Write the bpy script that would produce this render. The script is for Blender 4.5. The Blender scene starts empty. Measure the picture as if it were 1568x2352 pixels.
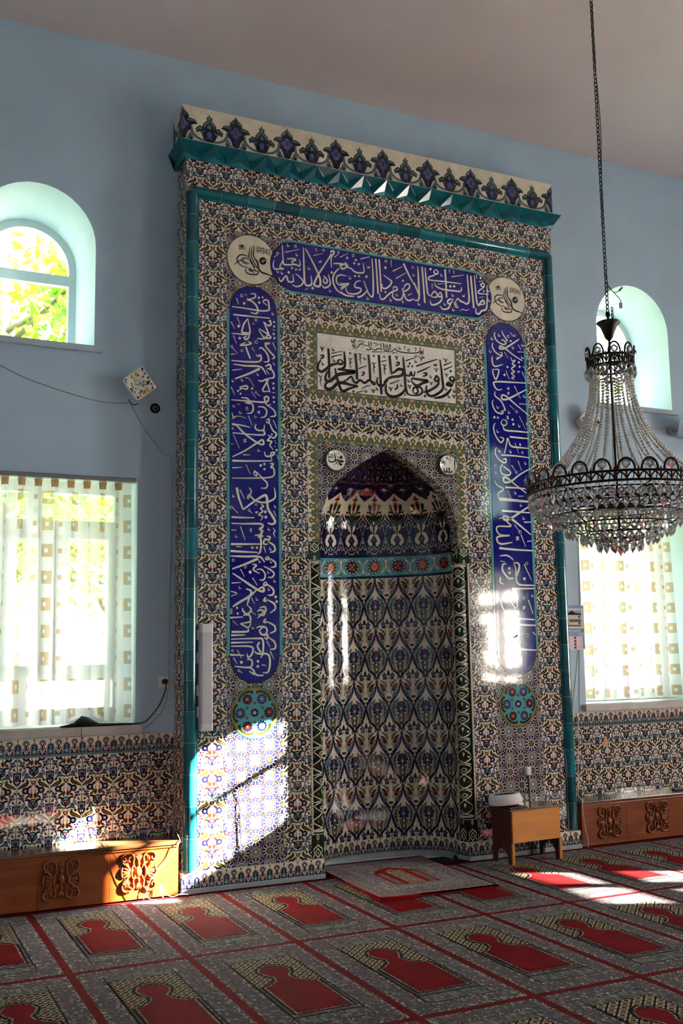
import bpy, bmesh, math, random
import numpy as np
from mathutils import Vector, Matrix
from mathutils.geometry import tessellate_polygon
random.seed(7); rng = np.random.default_rng(7)
C = bpy.context.scene.collection
S = bpy.context.scene
PI = math.pi
# ------------------------------------------------------------------ camera
cam = bpy.data.cameras.new('camera'); camo = bpy.data.objects.new('camera', cam); C.objects.link(camo)
_yaw, _pit, _rol = 0.441563433, 0.136981254, -0.0160113774
_cy, _sy, _cp, _sp = math.cos(_yaw), math.sin(_yaw), math.cos(_pit), math.sin(_pit)
_f = Vector((_sy*_cp, _cy*_cp, _sp)); _r = Vector((_cy, -_sy, 0)); _u = _r.cross(_f)
_r2 = _r*math.cos(_rol)+_u*math.sin(_rol); _u2 = -_r*math.sin(_rol)+_u*math.cos(_rol)
_M = Matrix((( _r2.x, _u2.x, -_f.x), (_r2.y, _u2.y, -_f.y), (_r2.z, _u2.z, -_f.z))).to_4x4()
_M.translation = Vector((-3.50685, -6.57739, 1.50050)); camo.matrix_world = _M
cam.sensor_fit = 'VERTICAL'; cam.sensor_height = 36.0; cam.lens = 36.0*2353.4/2352.0
cam.clip_start = 0.05; cam.clip_end = 200
S.camera = camo
# ------------------------------------------------------------------ exposure, sky, sun
S.view_settings.view_transform = 'Standard'; S.view_settings.look = 'None'
S.view_settings.gamma = 1.0; S.view_settings.use_curve_mapping = False
S.view_settings.exposure = 2.25
SUN_DIR = Vector((-2.13, 1.0, -1.07))
SUN_E, SKY_E = 84.0, 8.5
cy = S.cycles
cy.max_bounces = 10; cy.diffuse_bounces = 4; cy.glossy_bounces = 4; cy.transmission_bounces = 6
cy.transparent_max_bounces = 16; cy.sample_clamp_indirect = 10.0; cy.caustics_reflective = True; cy.caustics_refractive = False
cy.blur_glossy = 0.3; cy.use_denoising = True
try: cy.denoiser = 'OPENIMAGEDENOISE'; cy.denoising_input_passes = 'RGB_ALBEDO_NORMAL'; cy.denoising_prefilter = 'ACCURATE'
except Exception: pass
W = bpy.data.worlds.new('World'); S.world = W; W.use_nodes = True
_n = W.node_tree.nodes; _l = W.node_tree.links; _n.clear()
_o = _n.new('ShaderNodeOutputWorld'); _b = _n.new('ShaderNodeBackground'); _tc = _n.new('ShaderNodeTexCoord')
_sx = _n.new('ShaderNodeSeparateXYZ'); _mr = _n.new('ShaderNodeMapRange'); _cr = _n.new('ShaderNodeValToRGB')
_mr.inputs[1].default_value = -0.2; _mr.inputs[2].default_value = 1.0
_l.new(_tc.outputs['Generated'], _sx.inputs[0]); _l.new(_sx.outputs[2], _mr.inputs[0]); _l.new(_mr.outputs[0], _cr.inputs[0])
_e = _cr.color_ramp.elements
_e[0].position = 0.0; _e[0].color = (0.30, 0.30, 0.24, 1); _e[1].position = 1.0; _e[1].color = (0.55, 0.72, 1.0, 1)
_k = _e.new(0.18); _k.color = (0.95, 0.97, 1.0, 1); _k = _e.new(0.5); _k.color = (0.86, 0.93, 1.0, 1)
# the clear sky is bright around the sun and several times dimmer on the far side
_dp = _n.new('ShaderNodeVectorMath'); _dp.operation = 'DOT_PRODUCT'; _dp.inputs[1].default_value = (0.86, -0.46, 0.22)
_m2 = _n.new('ShaderNodeMapRange'); _m2.inputs[1].default_value = -0.45; _m2.inputs[2].default_value = 0.9; _m2.inputs[3].default_value = SKY_E*0.10; _m2.inputs[4].default_value = SKY_E*1.5; _m2.interpolation_type = 'SMOOTHSTEP'
_l.new(_tc.outputs['Generated'], _dp.inputs[0]); _l.new(_dp.outputs['Value'], _m2.inputs[0]); _l.new(_m2.outputs[0], _b.inputs[1])
_l.new(_cr.outputs[0], _b.inputs[0]); _l.new(_b.outputs[0], _o.inputs[0])
sun = bpy.data.lights.new('sun', 'SUN'); suno = bpy.data.objects.new('sun', sun); C.objects.link(suno)
sun.energy = SUN_E; sun.angle = math.radians(0.55); sun.color = (1.0, 0.95, 0.86)
suno.rotation_euler = SUN_DIR.to_track_quat('-Z', 'Y').to_euler(); suno.location = (12, -12, 9)
def portal(name, loc, sx, sy, direction):
    a = bpy.data.lights.new(name, 'AREA'); a.shape = 'RECTANGLE'; a.size = sx; a.size_y = sy; a.cycles.is_portal = True
    o = bpy.data.objects.new(name, a); C.objects.link(o); o.location = loc
    o.rotation_euler = Vector(direction).to_track_quat('-Z', 'Y').to_euler()
ROOM_L, ROOM_R, ROOM_B, WALL_Y, CEIL = -5.5, 5.5, -10.2, 0.22, 5.825
AW = [-3.41, -6.85]                       # window axes along the side walls
for wy in AW:
    portal('sky_portal', (ROOM_R+0.55, wy, 4.03), 0.75, 1.0, (-1, 0, 0)); portal('sky_portal', (ROOM_R+0.55, wy, 1.88), 1.3, 1.7, (-1, 0, 0))
for wx in (-2.53, 2.57):
    portal('sky_portal', (wx, 0.75, 4.03), 0.75, 1.0, (0, -1, 0))
for wx in (-2.435, 2.46): portal('sky_portal', (wx, 0.75, 1.88), 1.3, 1.7, (0, -1, 0))
# ------------------------------------------------------------------ object helpers
def empty(name, label=None, cat=None, loc=(0, 0, 0), group=None, kind=None, parent=None):
    o = bpy.data.objects.new(name, None); C.objects.link(o); o.location = loc; o.empty_display_size = 0.1
    if parent: o.parent = parent
    return tag(o, label, cat, group, kind)
def tag(o, label=None, cat=None, group=None, kind=None):
    if label: o['label'] = label
    if cat: o['category'] = cat
    if group: o['group'] = group
    if kind: o['kind'] = kind
    return o
def wloc(o):
    v = Vector(o.location)
    while o.parent: o = o.parent; v = v+Vector(o.location)
    return v
def link_mesh(name, me, parent=None, origin=None):
    o = bpy.data.objects.new(name, me); C.objects.link(o)
    if parent: o.parent = parent
    elif origin is not None: o.location = origin
    return o
class MB:
    """collects geometry for one mesh"""
    def __init__(s): s.v = []; s.f = []; s.m = []; s.sm = []
    def face(s, pts, m=0, smooth=False):
        n = len(s.v); s.v += [tuple(p) for p in pts]; s.f.append(tuple(range(n, n+len(pts)))); s.m.append(m); s.sm.append(smooth)
    def raw(s, vs, fs, m=0, smooth=False):
        n = len(s.v); s.v += [tuple(p) for p in vs]
        for f in fs: s.f.append(tuple(i+n for i in f)); s.m.append(m); s.sm.append(smooth)
    def box(s, x0, x1, y0, y1, z0, z1, m=0, bev=0.0, T=None):
        bm = bmesh.new()
        vs = [bm.verts.new(p) for p in ((x0,y0,z0),(x1,y0,z0),(x1,y1,z0),(x0,y1,z0),(x0,y0,z1),(x1,y0,z1),(x1,y1,z1),(x0,y1,z1))]
        for f in ((0,3,2,1),(4,5,6,7),(0,1,5,4),(1,2,6,5),(2,3,7,6),(3,0,4,7)): bm.faces.new([vs[i] for i in f])
        if bev > 0: bmesh.ops.bevel(bm, geom=list(bm.edges), offset=bev, segments=2, affect='EDGES', profile=0.6)
        s.bm(bm, m, T)
    def bm(s, bm, m=0, T=None, smooth=False):
        bm.verts.index_update()
        s.raw([(T @ v.co) if T else v.co.copy() for v in bm.verts], [[v.index for v in f.verts] for f in bm.faces], m, smooth); bm.free()
    def tube(s, path, r, n=8, m=0, closed=False, caps=True, smooth=True):
        P = [Vector(p) for p in path]; k = len(P); rr = r if hasattr(r, '__len__') else [r]*k
        vs = []; prev = None
        for i, p in enumerate(P):
            a = P[(i+1) % k] if (closed or i < k-1) else P[i]; b = P[i-1] if (closed or i > 0) else P[i]
            t = (a-b).normalized()
            if prev is None:
                h = Vector((0, 0, 1)) if abs(t.z) < 0.9 else Vector((1, 0, 0)); nx = t.cross(h).normalized()
            else:
                nx = (prev-t*prev.dot(t)).normalized()
            prev = nx; ny = t.cross(nx)
            for j in range(n):
                an = 2*PI*j/n; vs.append(p+(nx*math.cos(an)+ny*math.sin(an))*rr[i])
        fs = []
        for i in range(k if closed else k-1):
            for j in range(n):
                a, b = i*n+j, i*n+(j+1) % n; c, d = ((i+1) % k)*n+(j+1) % n, ((i+1) % k)*n+j
                fs.append((a, b, c, d))
        if caps and not closed: fs += [tuple(range(n-1, -1, -1)), tuple((k-1)*n+j for j in range(n))]
        s.raw(vs, fs, m, smooth)
    def lathe(s, prof, n=24, c=(0, 0, 0), m=0, smooth=True, T=None, a0=0.0, a1=2*PI):
        full = abs(a1-a0-2*PI) < 1e-6; nn = n if full else n+1
        vs = []
        for (r, z) in prof:
            for j in range(nn):
                an = a0+(a1-a0)*j/n; p = Vector((c[0]+r*math.cos(an), c[1]+r*math.sin(an), c[2]+z)); vs.append(T @ p if T else p)
        fs = []
        for i in range(len(prof)-1):
            for j in range(n):
                b = (j+1) % nn; fs.append((i*nn+j, i*nn+b, (i+1)*nn+b, (i+1)*nn+j))
        s.raw(vs, fs, m, smooth)
    def prism(s, poly, f0, f1, m=0):
        """poly: list of 2-D points, f0/f1 map them to the two ends"""
        a = [Vector(f0(*p)) for p in poly]; b = [Vector(f1(*p)) for p in poly]; n = len(poly)
        vs = a+b; fs = [(i, (i+1) % n, n+(i+1) % n, n+i) for i in range(n)]
        t = tessellate_polygon([[Vector((p[0], p[1], 0)) for p in poly]])
        fs += [tuple(q) for q in t]+[tuple(n+i for i in reversed(q)) for q in t]
        s.raw(vs, fs, m)
    def build(s, name, mats, parent=None, origin=None, fix=True):
        off = wloc(parent) if parent else (Vector(origin) if origin is not None else Vector((0, 0, 0)))
        me = bpy.data.meshes.new(name)
        me.from_pydata([(v[0]-off.x, v[1]-off.y, v[2]-off.z) for v in s.v], [], s.f)
        for q in (mats if isinstance(mats, (list, tuple)) else [mats]): me.materials.append(q)
        me.polygons.foreach_set('material_index', s.m); me.polygons.foreach_set('use_smooth', s.sm)
        if fix:
            bm = bmesh.new(); bm.from_mesh(me); bmesh.ops.remove_doubles(bm, verts=bm.verts, dist=1e-5)
            bmesh.ops.recalc_face_normals(bm, faces=bm.faces); bm.to_mesh(me); bm.free()
        me.update()
        return link_mesh(name, me, parent, origin)
# ------------------------------------------------------------------ materials
def lin(c):
    return tuple(((x/255/12.92) if x/255 <= 0.04045 else ((x/255+0.055)/1.055)**2.4) for x in c)
def newmat(name):
    m = bpy.data.materials.new(name); m.use_nodes = True
    nt = m.node_tree; b = nt.nodes['Principled BSDF']
    return m, nt, b
def N(nt, t, **kw):
    n = nt.nodes.new(t)
    for k, v in kw.items():
        if k.startswith('i_'):
            key = k[2:]; n.inputs[int(key) if key.isdigit() else key].default_value = v
        else: setattr(n, k, v)
    return n
def mat(name, col, rough=0.5, var=0.08, scale=6.0, bump=0.0, bscale=40.0, metal=0.0, spec=0.5, coords='Object', col2=None, detail=4.0, coat=0.0):
    m, nt, b = newmat(name); L = nt.links
    c = lin(col); tc = N(nt, 'ShaderNodeTexCoord')
    no = N(nt, 'ShaderNodeTexNoise', i_Scale=scale, i_Detail=detail); L.new(tc.outputs[coords], no.inputs['Vector'])
    mx = N(nt, 'ShaderNodeMix', data_type='RGBA')
    a = tuple(x*(1-var) for x in c) if col2 is None else c; d = tuple(min(1, x*(1+var)) for x in c) if col2 is None else lin(col2)
    mx.inputs[6].default_value = (*a, 1); mx.inputs[7].default_value = (*d, 1)
    rp = N(nt, 'ShaderNodeMapRange'); rp.inputs[1].default_value = 0.3; rp.inputs[2].default_value = 0.7
    L.new(no.outputs['Fac'], rp.inputs[0]); L.new(rp.outputs[0], mx.inputs[0]); L.new(mx.outputs[2], b.inputs['Base Color'])
    b.inputs['Roughness'].default_value = rough; b.inputs['Metallic'].default_value = metal; b.inputs['Specular IOR Level'].default_value = spec
    b.inputs['Coat Weight'].default_value = coat
    if bump > 0:
        n2 = N(nt, 'ShaderNodeTexNoise', i_Scale=bscale, i_Detail=2.0); L.new(tc.outputs[coords], n2.inputs['Vector'])
        bp = N(nt, 'ShaderNodeBump', i_Strength=bump, i_Distance=0.01); L.new(n2.outputs['Fac'], bp.inputs['Height']); L.new(bp.outputs[0], b.inputs['Normal'])
    return m
def glaze(name, col, var=0.10, rough=0.05):
    return mat(name, col, rough=rough, var=var, scale=14, bump=0.008, bscale=42, spec=0.6)
CER = {k: glaze('glazed_'+k, c) for k, c in dict(cream=(224,213,190), white=(238,232,218), navy=(18,15,58), cobalt=(9,6,124), turq=(84,158,164),
    teal=(18,108,112), green=(44,44,16), dgreen=(20,50,22), red=(112,30,18), lblue=(78,88,140), gteal=(86,112,110), brown=(42,18,15),
    black=(18,16,22), olive=(98,102,60), pale=(222,210,204), grey=(176,178,180), orange=(176,74,44), yellow=(206,170,30), pinkw=(220,190,172), grout=(168,166,160), ochre=(150,118,48)).items()}
CN = list(CER.keys()); CI = {k: i for i, k in enumerate(CN)}
def two(c): return lin(c)
MAT = {}
MAT['wall'] = mat('blue_wall_paint', (178,202,220), rough=0.7, var=0.05, scale=2.5, bump=0.10, bscale=120)
MAT['reveal'] = mat('pale_reveal', (200,214,214), rough=0.7, var=0.04, scale=2.5, bump=0.10, bscale=120)  # window reveals, paler and less blue than the wall colour
MAT['ceil'] = mat('ceiling_paint', (208,198,196), rough=0.85, var=0.05, scale=1.2, bump=0.08, bscale=90)
MAT['upvc'] = mat('white_window_plastic', (214,228,226), rough=0.35, var=0.02)
MAT['sill'] = mat('blue_painted_sill', (176,196,206), rough=0.55, var=0.06, bump=0.1, bscale=60)
MAT['marble'] = mat('grey_marble', (176,170,164), rough=0.45, var=0.14, scale=9, bump=0.05)
MAT['plinth'] = mat('grey_stone_plinth', (150,156,160), rough=0.55, var=0.14, scale=11, bump=0.15, bscale=60)
MAT['metalgrey'] = mat('grey_metal', (150,150,150), rough=0.35, metal=0.6, var=0.05)
MAT['bronze'] = mat('dark_bronze', (44,32,28), rough=0.42, metal=0.7, var=0.25, scale=40)
MAT['black'] = mat('black_plastic', (16,16,18), rough=0.45, var=0.1)
MAT['blackcloth'] = mat('black_cloth', (14,14,16), rough=0.9, var=0.2, bump=0.2, bscale=200)
MAT['whitepl'] = mat('white_plastic', (222,220,224), rough=0.35, var=0.02)
MAT['cable'] = mat('grey_cable', (150,140,136), rough=0.5, var=0.05)
MAT['whitecable'] = mat('white_cable', (214,210,206), rough=0.45, var=0.03)
def wood(name, c1, c2, scale=3.0, rough=0.35, axis='X', coat=0.2):
    m, nt, b = newmat(name); L = nt.links
    tc = N(nt, 'ShaderNodeTexCoord'); mp = N(nt, 'ShaderNodeMapping')
    mp.inputs['Scale'].default_value = (1, 6, 6) if axis == 'X' else (6, 6, 1)
    no = N(nt, 'ShaderNodeTexNoise', i_Scale=scale, i_Detail=6.0, i_Distortion=0.8)
    n3 = N(nt, 'ShaderNodeTexNoise', i_Scale=0.9, i_Detail=2.0)
    L.new(tc.outputs['Object'], mp.inputs[0]); L.new(mp.outputs[0], no.inputs['Vector']); L.new(tc.outputs['Object'], n3.inputs['Vector'])
    ad = N(nt, 'ShaderNodeMath', operation='ADD'); L.new(no.outputs['Fac'], ad.inputs[0])
    sc = N(nt, 'ShaderNodeMath', operation='MULTIPLY', i_1=0.5); L.new(n3.outputs['Fac'], sc.inputs[0]); L.new(sc.outputs[0], ad.inputs[1])
    rp = N(nt, 'ShaderNodeMapRange'); rp.inputs[1].default_value = 0.5; rp.inputs[2].default_value = 1.0; L.new(ad.outputs[0], rp.inputs[0])
    mx = N(nt, 'ShaderNodeMix', data_type='RGBA'); mx.inputs[6].default_value = (*lin(c1), 1); mx.inputs[7].default_value = (*lin(c2), 1)
    L.new(rp.outputs[0], mx.inputs[0]); L.new(mx.outputs[2], b.inputs['Base Color'])
    b.inputs['Roughness'].default_value = rough; b.inputs['Coat Weight'].default_value = coat; b.inputs['Coat Roughness'].default_value = 0.2
    bp = N(nt, 'ShaderNodeBump', i_Strength=0.08, i_Distance=0.005); L.new(no.outputs['Fac'], bp.inputs['Height']); L.new(bp.outputs[0], b.inputs['Normal'])
    return m
MAT['bench'] = wood('varnished_orange_wood', (104,40,8), (150,70,16))
MAT['benchtop'] = wood('varnished_brown_wood', (84,50,28), (112,70,40), rough=0.2)
MAT['carve'] = wood('carved_orange_wood', (112,46,10), (146,68,16), scale=5)
MAT['deskfront'] = wood('honey_plywood', (184,110,14), (204,132,28), scale=2)
MAT['deskside'] = wood('dark_red_wood', (70,22,14), (92,32,18), axis='Z')
def pane_mat():
    m, nt, b = newmat('window_glass'); L = nt.links
    nt.nodes.remove(b); out = nt.nodes['Material Output']
    t = N(nt, 'ShaderNodeBsdfTransparent'); g = N(nt, 'ShaderNodeBsdfGlossy'); g.inputs['Roughness'].default_value = 0.02
    t.inputs[0].default_value = (0.96, 0.98, 0.97, 1)
    fr = N(nt, 'ShaderNodeFresnel', i_IOR=1.45); mx = N(nt, 'ShaderNodeMixShader')
    L.new(fr.outputs[0], mx.inputs[0]); L.new(t.outputs[0], mx.inputs[1]); L.new(g.outputs[0], mx.inputs[2]); L.new(mx.outputs[0], out.inputs['Surface'])
    return m
MAT['pane'] = pane_mat()
# ------------------------------------------------------------------ room shell
def arch_loop(cx, hw, z0, zs, n=20):
    return [(cx-hw, z0), (cx+hw, z0)]+[(cx+hw*math.cos(PI*i/n), zs+hw*math.sin(PI*i/n)) for i in range(n+1)]
def rect_loop(x0, x1, z0, z1): return [(x0, z0), (x1, z0), (x1, z1), (x0, z1)]
def wall(name, fmap, a0, a1, holes, thick, m):
    """fmap(a, depth, z) -> point; holes = [(inner loop, outer loop)]"""
    mb = MB(); rect = rect_loop(a0, a1, 0.0, CEIL)
    for d, k in ((0.0, 0), (thick, 1)):
        loops = [rect]+[h[k] for h in holes]
        flat = [p for lp in loops for p in lp]
        tris = tessellate_polygon([[Vector((p[0], p[1], 0)) for p in lp] for lp in loops])
        mb.raw([fmap(p[0], d, p[1]) for p in flat], [tuple(t) for t in tris], 0)
    for hi, ho in holes:
        n = len(hi)
        for i in range(n):
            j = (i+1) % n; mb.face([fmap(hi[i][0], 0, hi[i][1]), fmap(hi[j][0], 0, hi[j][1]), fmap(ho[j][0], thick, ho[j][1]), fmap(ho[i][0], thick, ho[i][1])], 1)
    for i in range(4):
        j = (i+1) % 4; p, q = rect[i], rect[j]; mb.face([fmap(p[0], 0, p[1]), fmap(q[0], 0, q[1]), fmap(q[0], thick, q[1]), fmap(p[0], thick, p[1])])
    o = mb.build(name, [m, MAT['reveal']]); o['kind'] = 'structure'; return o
F_front = lambda a, d, z: (a, WALL_Y+d, z)
F_right = lambda a, d, z: (ROOM_R+d, a, z)
F_left = lambda a, d, z: (ROOM_L-d, a, z)
F_back = lambda a, d, z: (a, ROOM_B-d, z)
AXF = (-2.53, 2.575)
LOWF = ((-3.05, -1.82), (1.87, 3.05))
hf = [([(-.665,.0005),(.665,.0005),(.665,3.06),(-.665,3.06)],)*2]+[(arch_loop(c, 0.40, 3.58, 4.29), arch_loop(c, 0.335, 3.59, 4.24)) for c in AXF]+[(rect_loop(a, b, 1.06, 2.70), rect_loop(a, b, 1.06, 2.70)) for a, b in LOWF]
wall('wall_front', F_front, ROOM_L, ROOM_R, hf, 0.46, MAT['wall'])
hs = [(arch_loop(c, 0.40, 3.58, 4.29), arch_loop(c, 0.335, 3.59, 4.24)) for c in AW]+[(rect_loop(c-.615, c+.615, 1.06, 2.70),)*2 for c in AW]
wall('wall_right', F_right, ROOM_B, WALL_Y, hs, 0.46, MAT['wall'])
wall('wall_left', F_left, ROOM_B, WALL_Y, [], 0.20, MAT['wall'])
wall('wall_back', F_back, ROOM_L, ROOM_R, [], 0.2, MAT['wall'])
mb = MB(); mb.box(ROOM_L-0.2, ROOM_R+0.2, ROOM_B-0.2, WALL_Y+0.46, CEIL, CEIL+0.15); o = mb.build('ceiling', MAT['ceil']); o['kind'] = 'structure'
mb = MB(); mb.box(ROOM_L-0.2, ROOM_R+0.2, ROOM_B-0.2, WALL_Y+0.46, -0.15, -0.012); o = mb.build('floor', MAT['plinth']); o['kind'] = 'structure'
# ------------------------------------------------------------------ windows
WN = [0]
def loop_ring(mb, fm, lo, li, d0, d1):
    n = len(lo)
    for i in range(n):
        j = (i+1) % n
        for (A, B, da, db) in ((lo, li, d0, d0), (lo, li, d1, d1)):
            mb.face([fm(A[i][0], da, A[i][1]), fm(A[j][0], da, A[j][1]), fm(B[j][0], db, B[j][1]), fm(B[i][0], db, B[i][1])])
        for A in (lo, li): mb.face([fm(A[i][0], d0, A[i][1]), fm(A[j][0], d0, A[j][1]), fm(A[j][0], d1, A[j][1]), fm(A[i][0], d1, A[i][1])])
def bar(mb, fm, a0, a1, z0, z1, d0, d1):
    P = [fm(a, d, z) for z in (z0, z1) for d in (d0, d1) for a in (a0, a1)]
    mb.raw(P, [(0,1,3,2),(4,6,7,5),(0,4,5,1),(2,3,7,6),(0,2,6,4),(1,5,7,3)])
def win_root(fm, a, d, z):
    WN[0] += 1; r = empty('window_%d' % WN[0], loc=fm(a, d, z), kind='structure'); return r
def arch_window(fm, c, hw, z0, zs, d, sill=None, fw=0.045):
    r = win_root(fm, c, d, z0); mb = MB()
    loop_ring(mb, fm, arch_loop(c, hw+0.01, z0-0.005, zs), arch_loop(c, hw-fw, z0+0.02, zs), d, d+0.06)
    bar(mb, fm, c-hw+fw, c+hw-fw, 4.135, 4.21, d+0.005, d+0.05)
    mb.build('frame', MAT['upvc'], r)
    for lp in (rect_loop(c-hw+fw-0.005, c+hw-fw+0.005, z0+0.015, 4.137), [(c-hw+fw-0.005, 4.208), (c+hw-fw+0.005, 4.208)]+[(c+(hw-fw+.004)*math.cos(PI*i/20), zs+(hw-fw+.004)*math.sin(PI*i/20)) for i in range(21)]):
        g = MB(); g.face([fm(p[0], d+0.03, p[1]) for p in lp]); g.build('pane', MAT['pane'], r, fix=False)
    if sill:
        s = MB(); bar(s, fm, c-sill, c+sill, z0-0.045, z0-0.004, -0.035, d+0.002); s.build('sill', MAT['sill'], r)
    return r
def low_window(fm, a0, a1, d, cols, sill=True, z0=1.06, z1=2.70):
    r = win_root(fm, (a0+a1)/2, d, z0); mb = MB()
    loop_ring(mb, fm, rect_loop(a0+.002, a1-.002, z0+.002, z1-.002), rect_loop(a0+.07, a1-.07, z0+.10, z1-.07), d, d+0.07)
    rows = ((z0+.10, 1.37), (1.37, 2.37), (2.37, z1-.07))
    bar(mb, fm, a0+.06, a1-.06, 1.345, 1.405, d+.005, d+.06); bar(mb, fm, a0+.06, a1-.06, 2.36, 2.44, d+.005, d+.06)
    for (zz0, zz1), cs in zip(rows, cols):
        for cx in cs: bar(mb, fm, cx-.05, cx+.05, zz0, zz1, d+.004, d+.062)
    # casement leaves in the middle row
    xs = [a0+.07]+[q for cx in cols[1] for q in (cx-.05, cx+.05)]+[a1-.07]
    for i in range(0, len(xs), 2):
        loop_ring(mb, fm, rect_loop(xs[i], xs[i+1], 1.405, 2.36), rect_loop(xs[i]+.045, xs[i+1]-.045, 1.45, 2.315), d-.012, d+.05)
    mb.build('frame', MAT['upvc'], r)
    for (zz0, zz1), cs in zip(((z0+.1, 1.345), (1.405, 2.36), (2.44, z1-.07)), cols):
        e = [a0+.065]+[q for cx in cs for q in (cx-.045, cx+.045)]+[a1-.065]
        for i in range(0, len(e), 2):
            g = MB(); g.face([fm(p[0], d+0.035, p[1]) for p in rect_loop(e[i], e[i+1], zz0-.003, zz1+.003)]); g.build('pane', MAT['pane'], r, fix=False)
    if sill:
        s = MB(); bar(s, fm, a0-.035, a1+.035, 1.005, 1.058, -0.045, 0.0); bar(s, fm, a0+.002, a1-.002, 1.03, 1.0615, 0.0, d+.003); s.build('sill', MAT['marble'], r)
    return r
for c in AXF: arch_window(F_front, c, 0.338, 3.59, 4.24, 0.40, sill=0.445)
low_window(F_front, -3.05, -1.82, 0.36, ((-2.51,), (-2.31, -2.70), (-2.435,)))
low_window(F_front, 1.87, 3.05, 0.36, ((2.3, 2.62), (2.26, 2.66), (2.46,)))
for c in AW:
    arch_window(F_right, c, 0.338, 3.59, 4.24, 0.32, sill=0.445)
    low_window(F_right, c-.615, c+.615, 0.32, ((c,), (c-.02,), (c,)))
# ------------------------------------------------------------------ tile motifs (coloured shapes in tile units)
LAY = 0.00022
def crom(P, k=4, closed=True):
    P = [np.array(p, float) for p in P]; n = len(P); out = []
    rngi = range(n) if closed else range(n-1)
    for i in rngi:
        p1, p2 = P[i], P[(i+1) % n]
        p0 = P[i-1] if (closed or i > 0) else 2*p1-p2
        p3 = P[(i+2) % n] if (closed or i < n-2) else 2*p2-p1
        for j in range(k):
            t = j/k
            out.append(0.5*((2*p1)+(-p0+p2)*t+(2*p0-5*p1+4*p2-p3)*t*t+(-p0+3*p1-3*p2+p3)*t**3))
    if not closed: out.append(P[-1])
    return [tuple(q) for q in out]
def ribbon(P, w, taper=None):
    """polygon around a centre line; w = width or list of widths"""
    P = [np.array(p, float) for p in P]; n = len(P)
    ws = list(w) if hasattr(w, '__len__') else [w]*n
    if len(ws) != n: ws = list(np.interp(np.linspace(0, 1, n), np.linspace(0, 1, len(ws)), ws))
    A, B = [], []
    for i in range(n):
        t = P[min(i+1, n-1)]-P[max(i-1, 0)]; l = math.hypot(*t) or 1; nx = np.array((-t[1], t[0]))/l*ws[i]/2
        A.append(P[i]+nx); B.append(P[i]-nx)
    return A, B
def clip_half(poly, a, b, c):
    """keep a*x+b*y<=c"""
    out = []; n = len(poly)
    for i in range(n):
        p, q = poly[i], poly[(i+1) % n]; dp, dq = a*p[0]+b*p[1]-c, a*q[0]+b*q[1]-c
        if dp <= 0: out.append(p)
        if (dp < 0 < dq) or (dq < 0 < dp):
            t = dp/(dp-dq); out.append((p[0]+t*(q[0]-p[0]), p[1]+t*(q[1]-p[1])))
    return out
def tess(poly):
    return [tuple(t) for t in tessellate_polygon([[Vector((p[0], p[1], 0)) for p in poly]])]
INKED = {'navy', 'lblue', 'gteal', 'green', 'dgreen', 'red', 'olive', 'turq', 'brown'}
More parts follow.
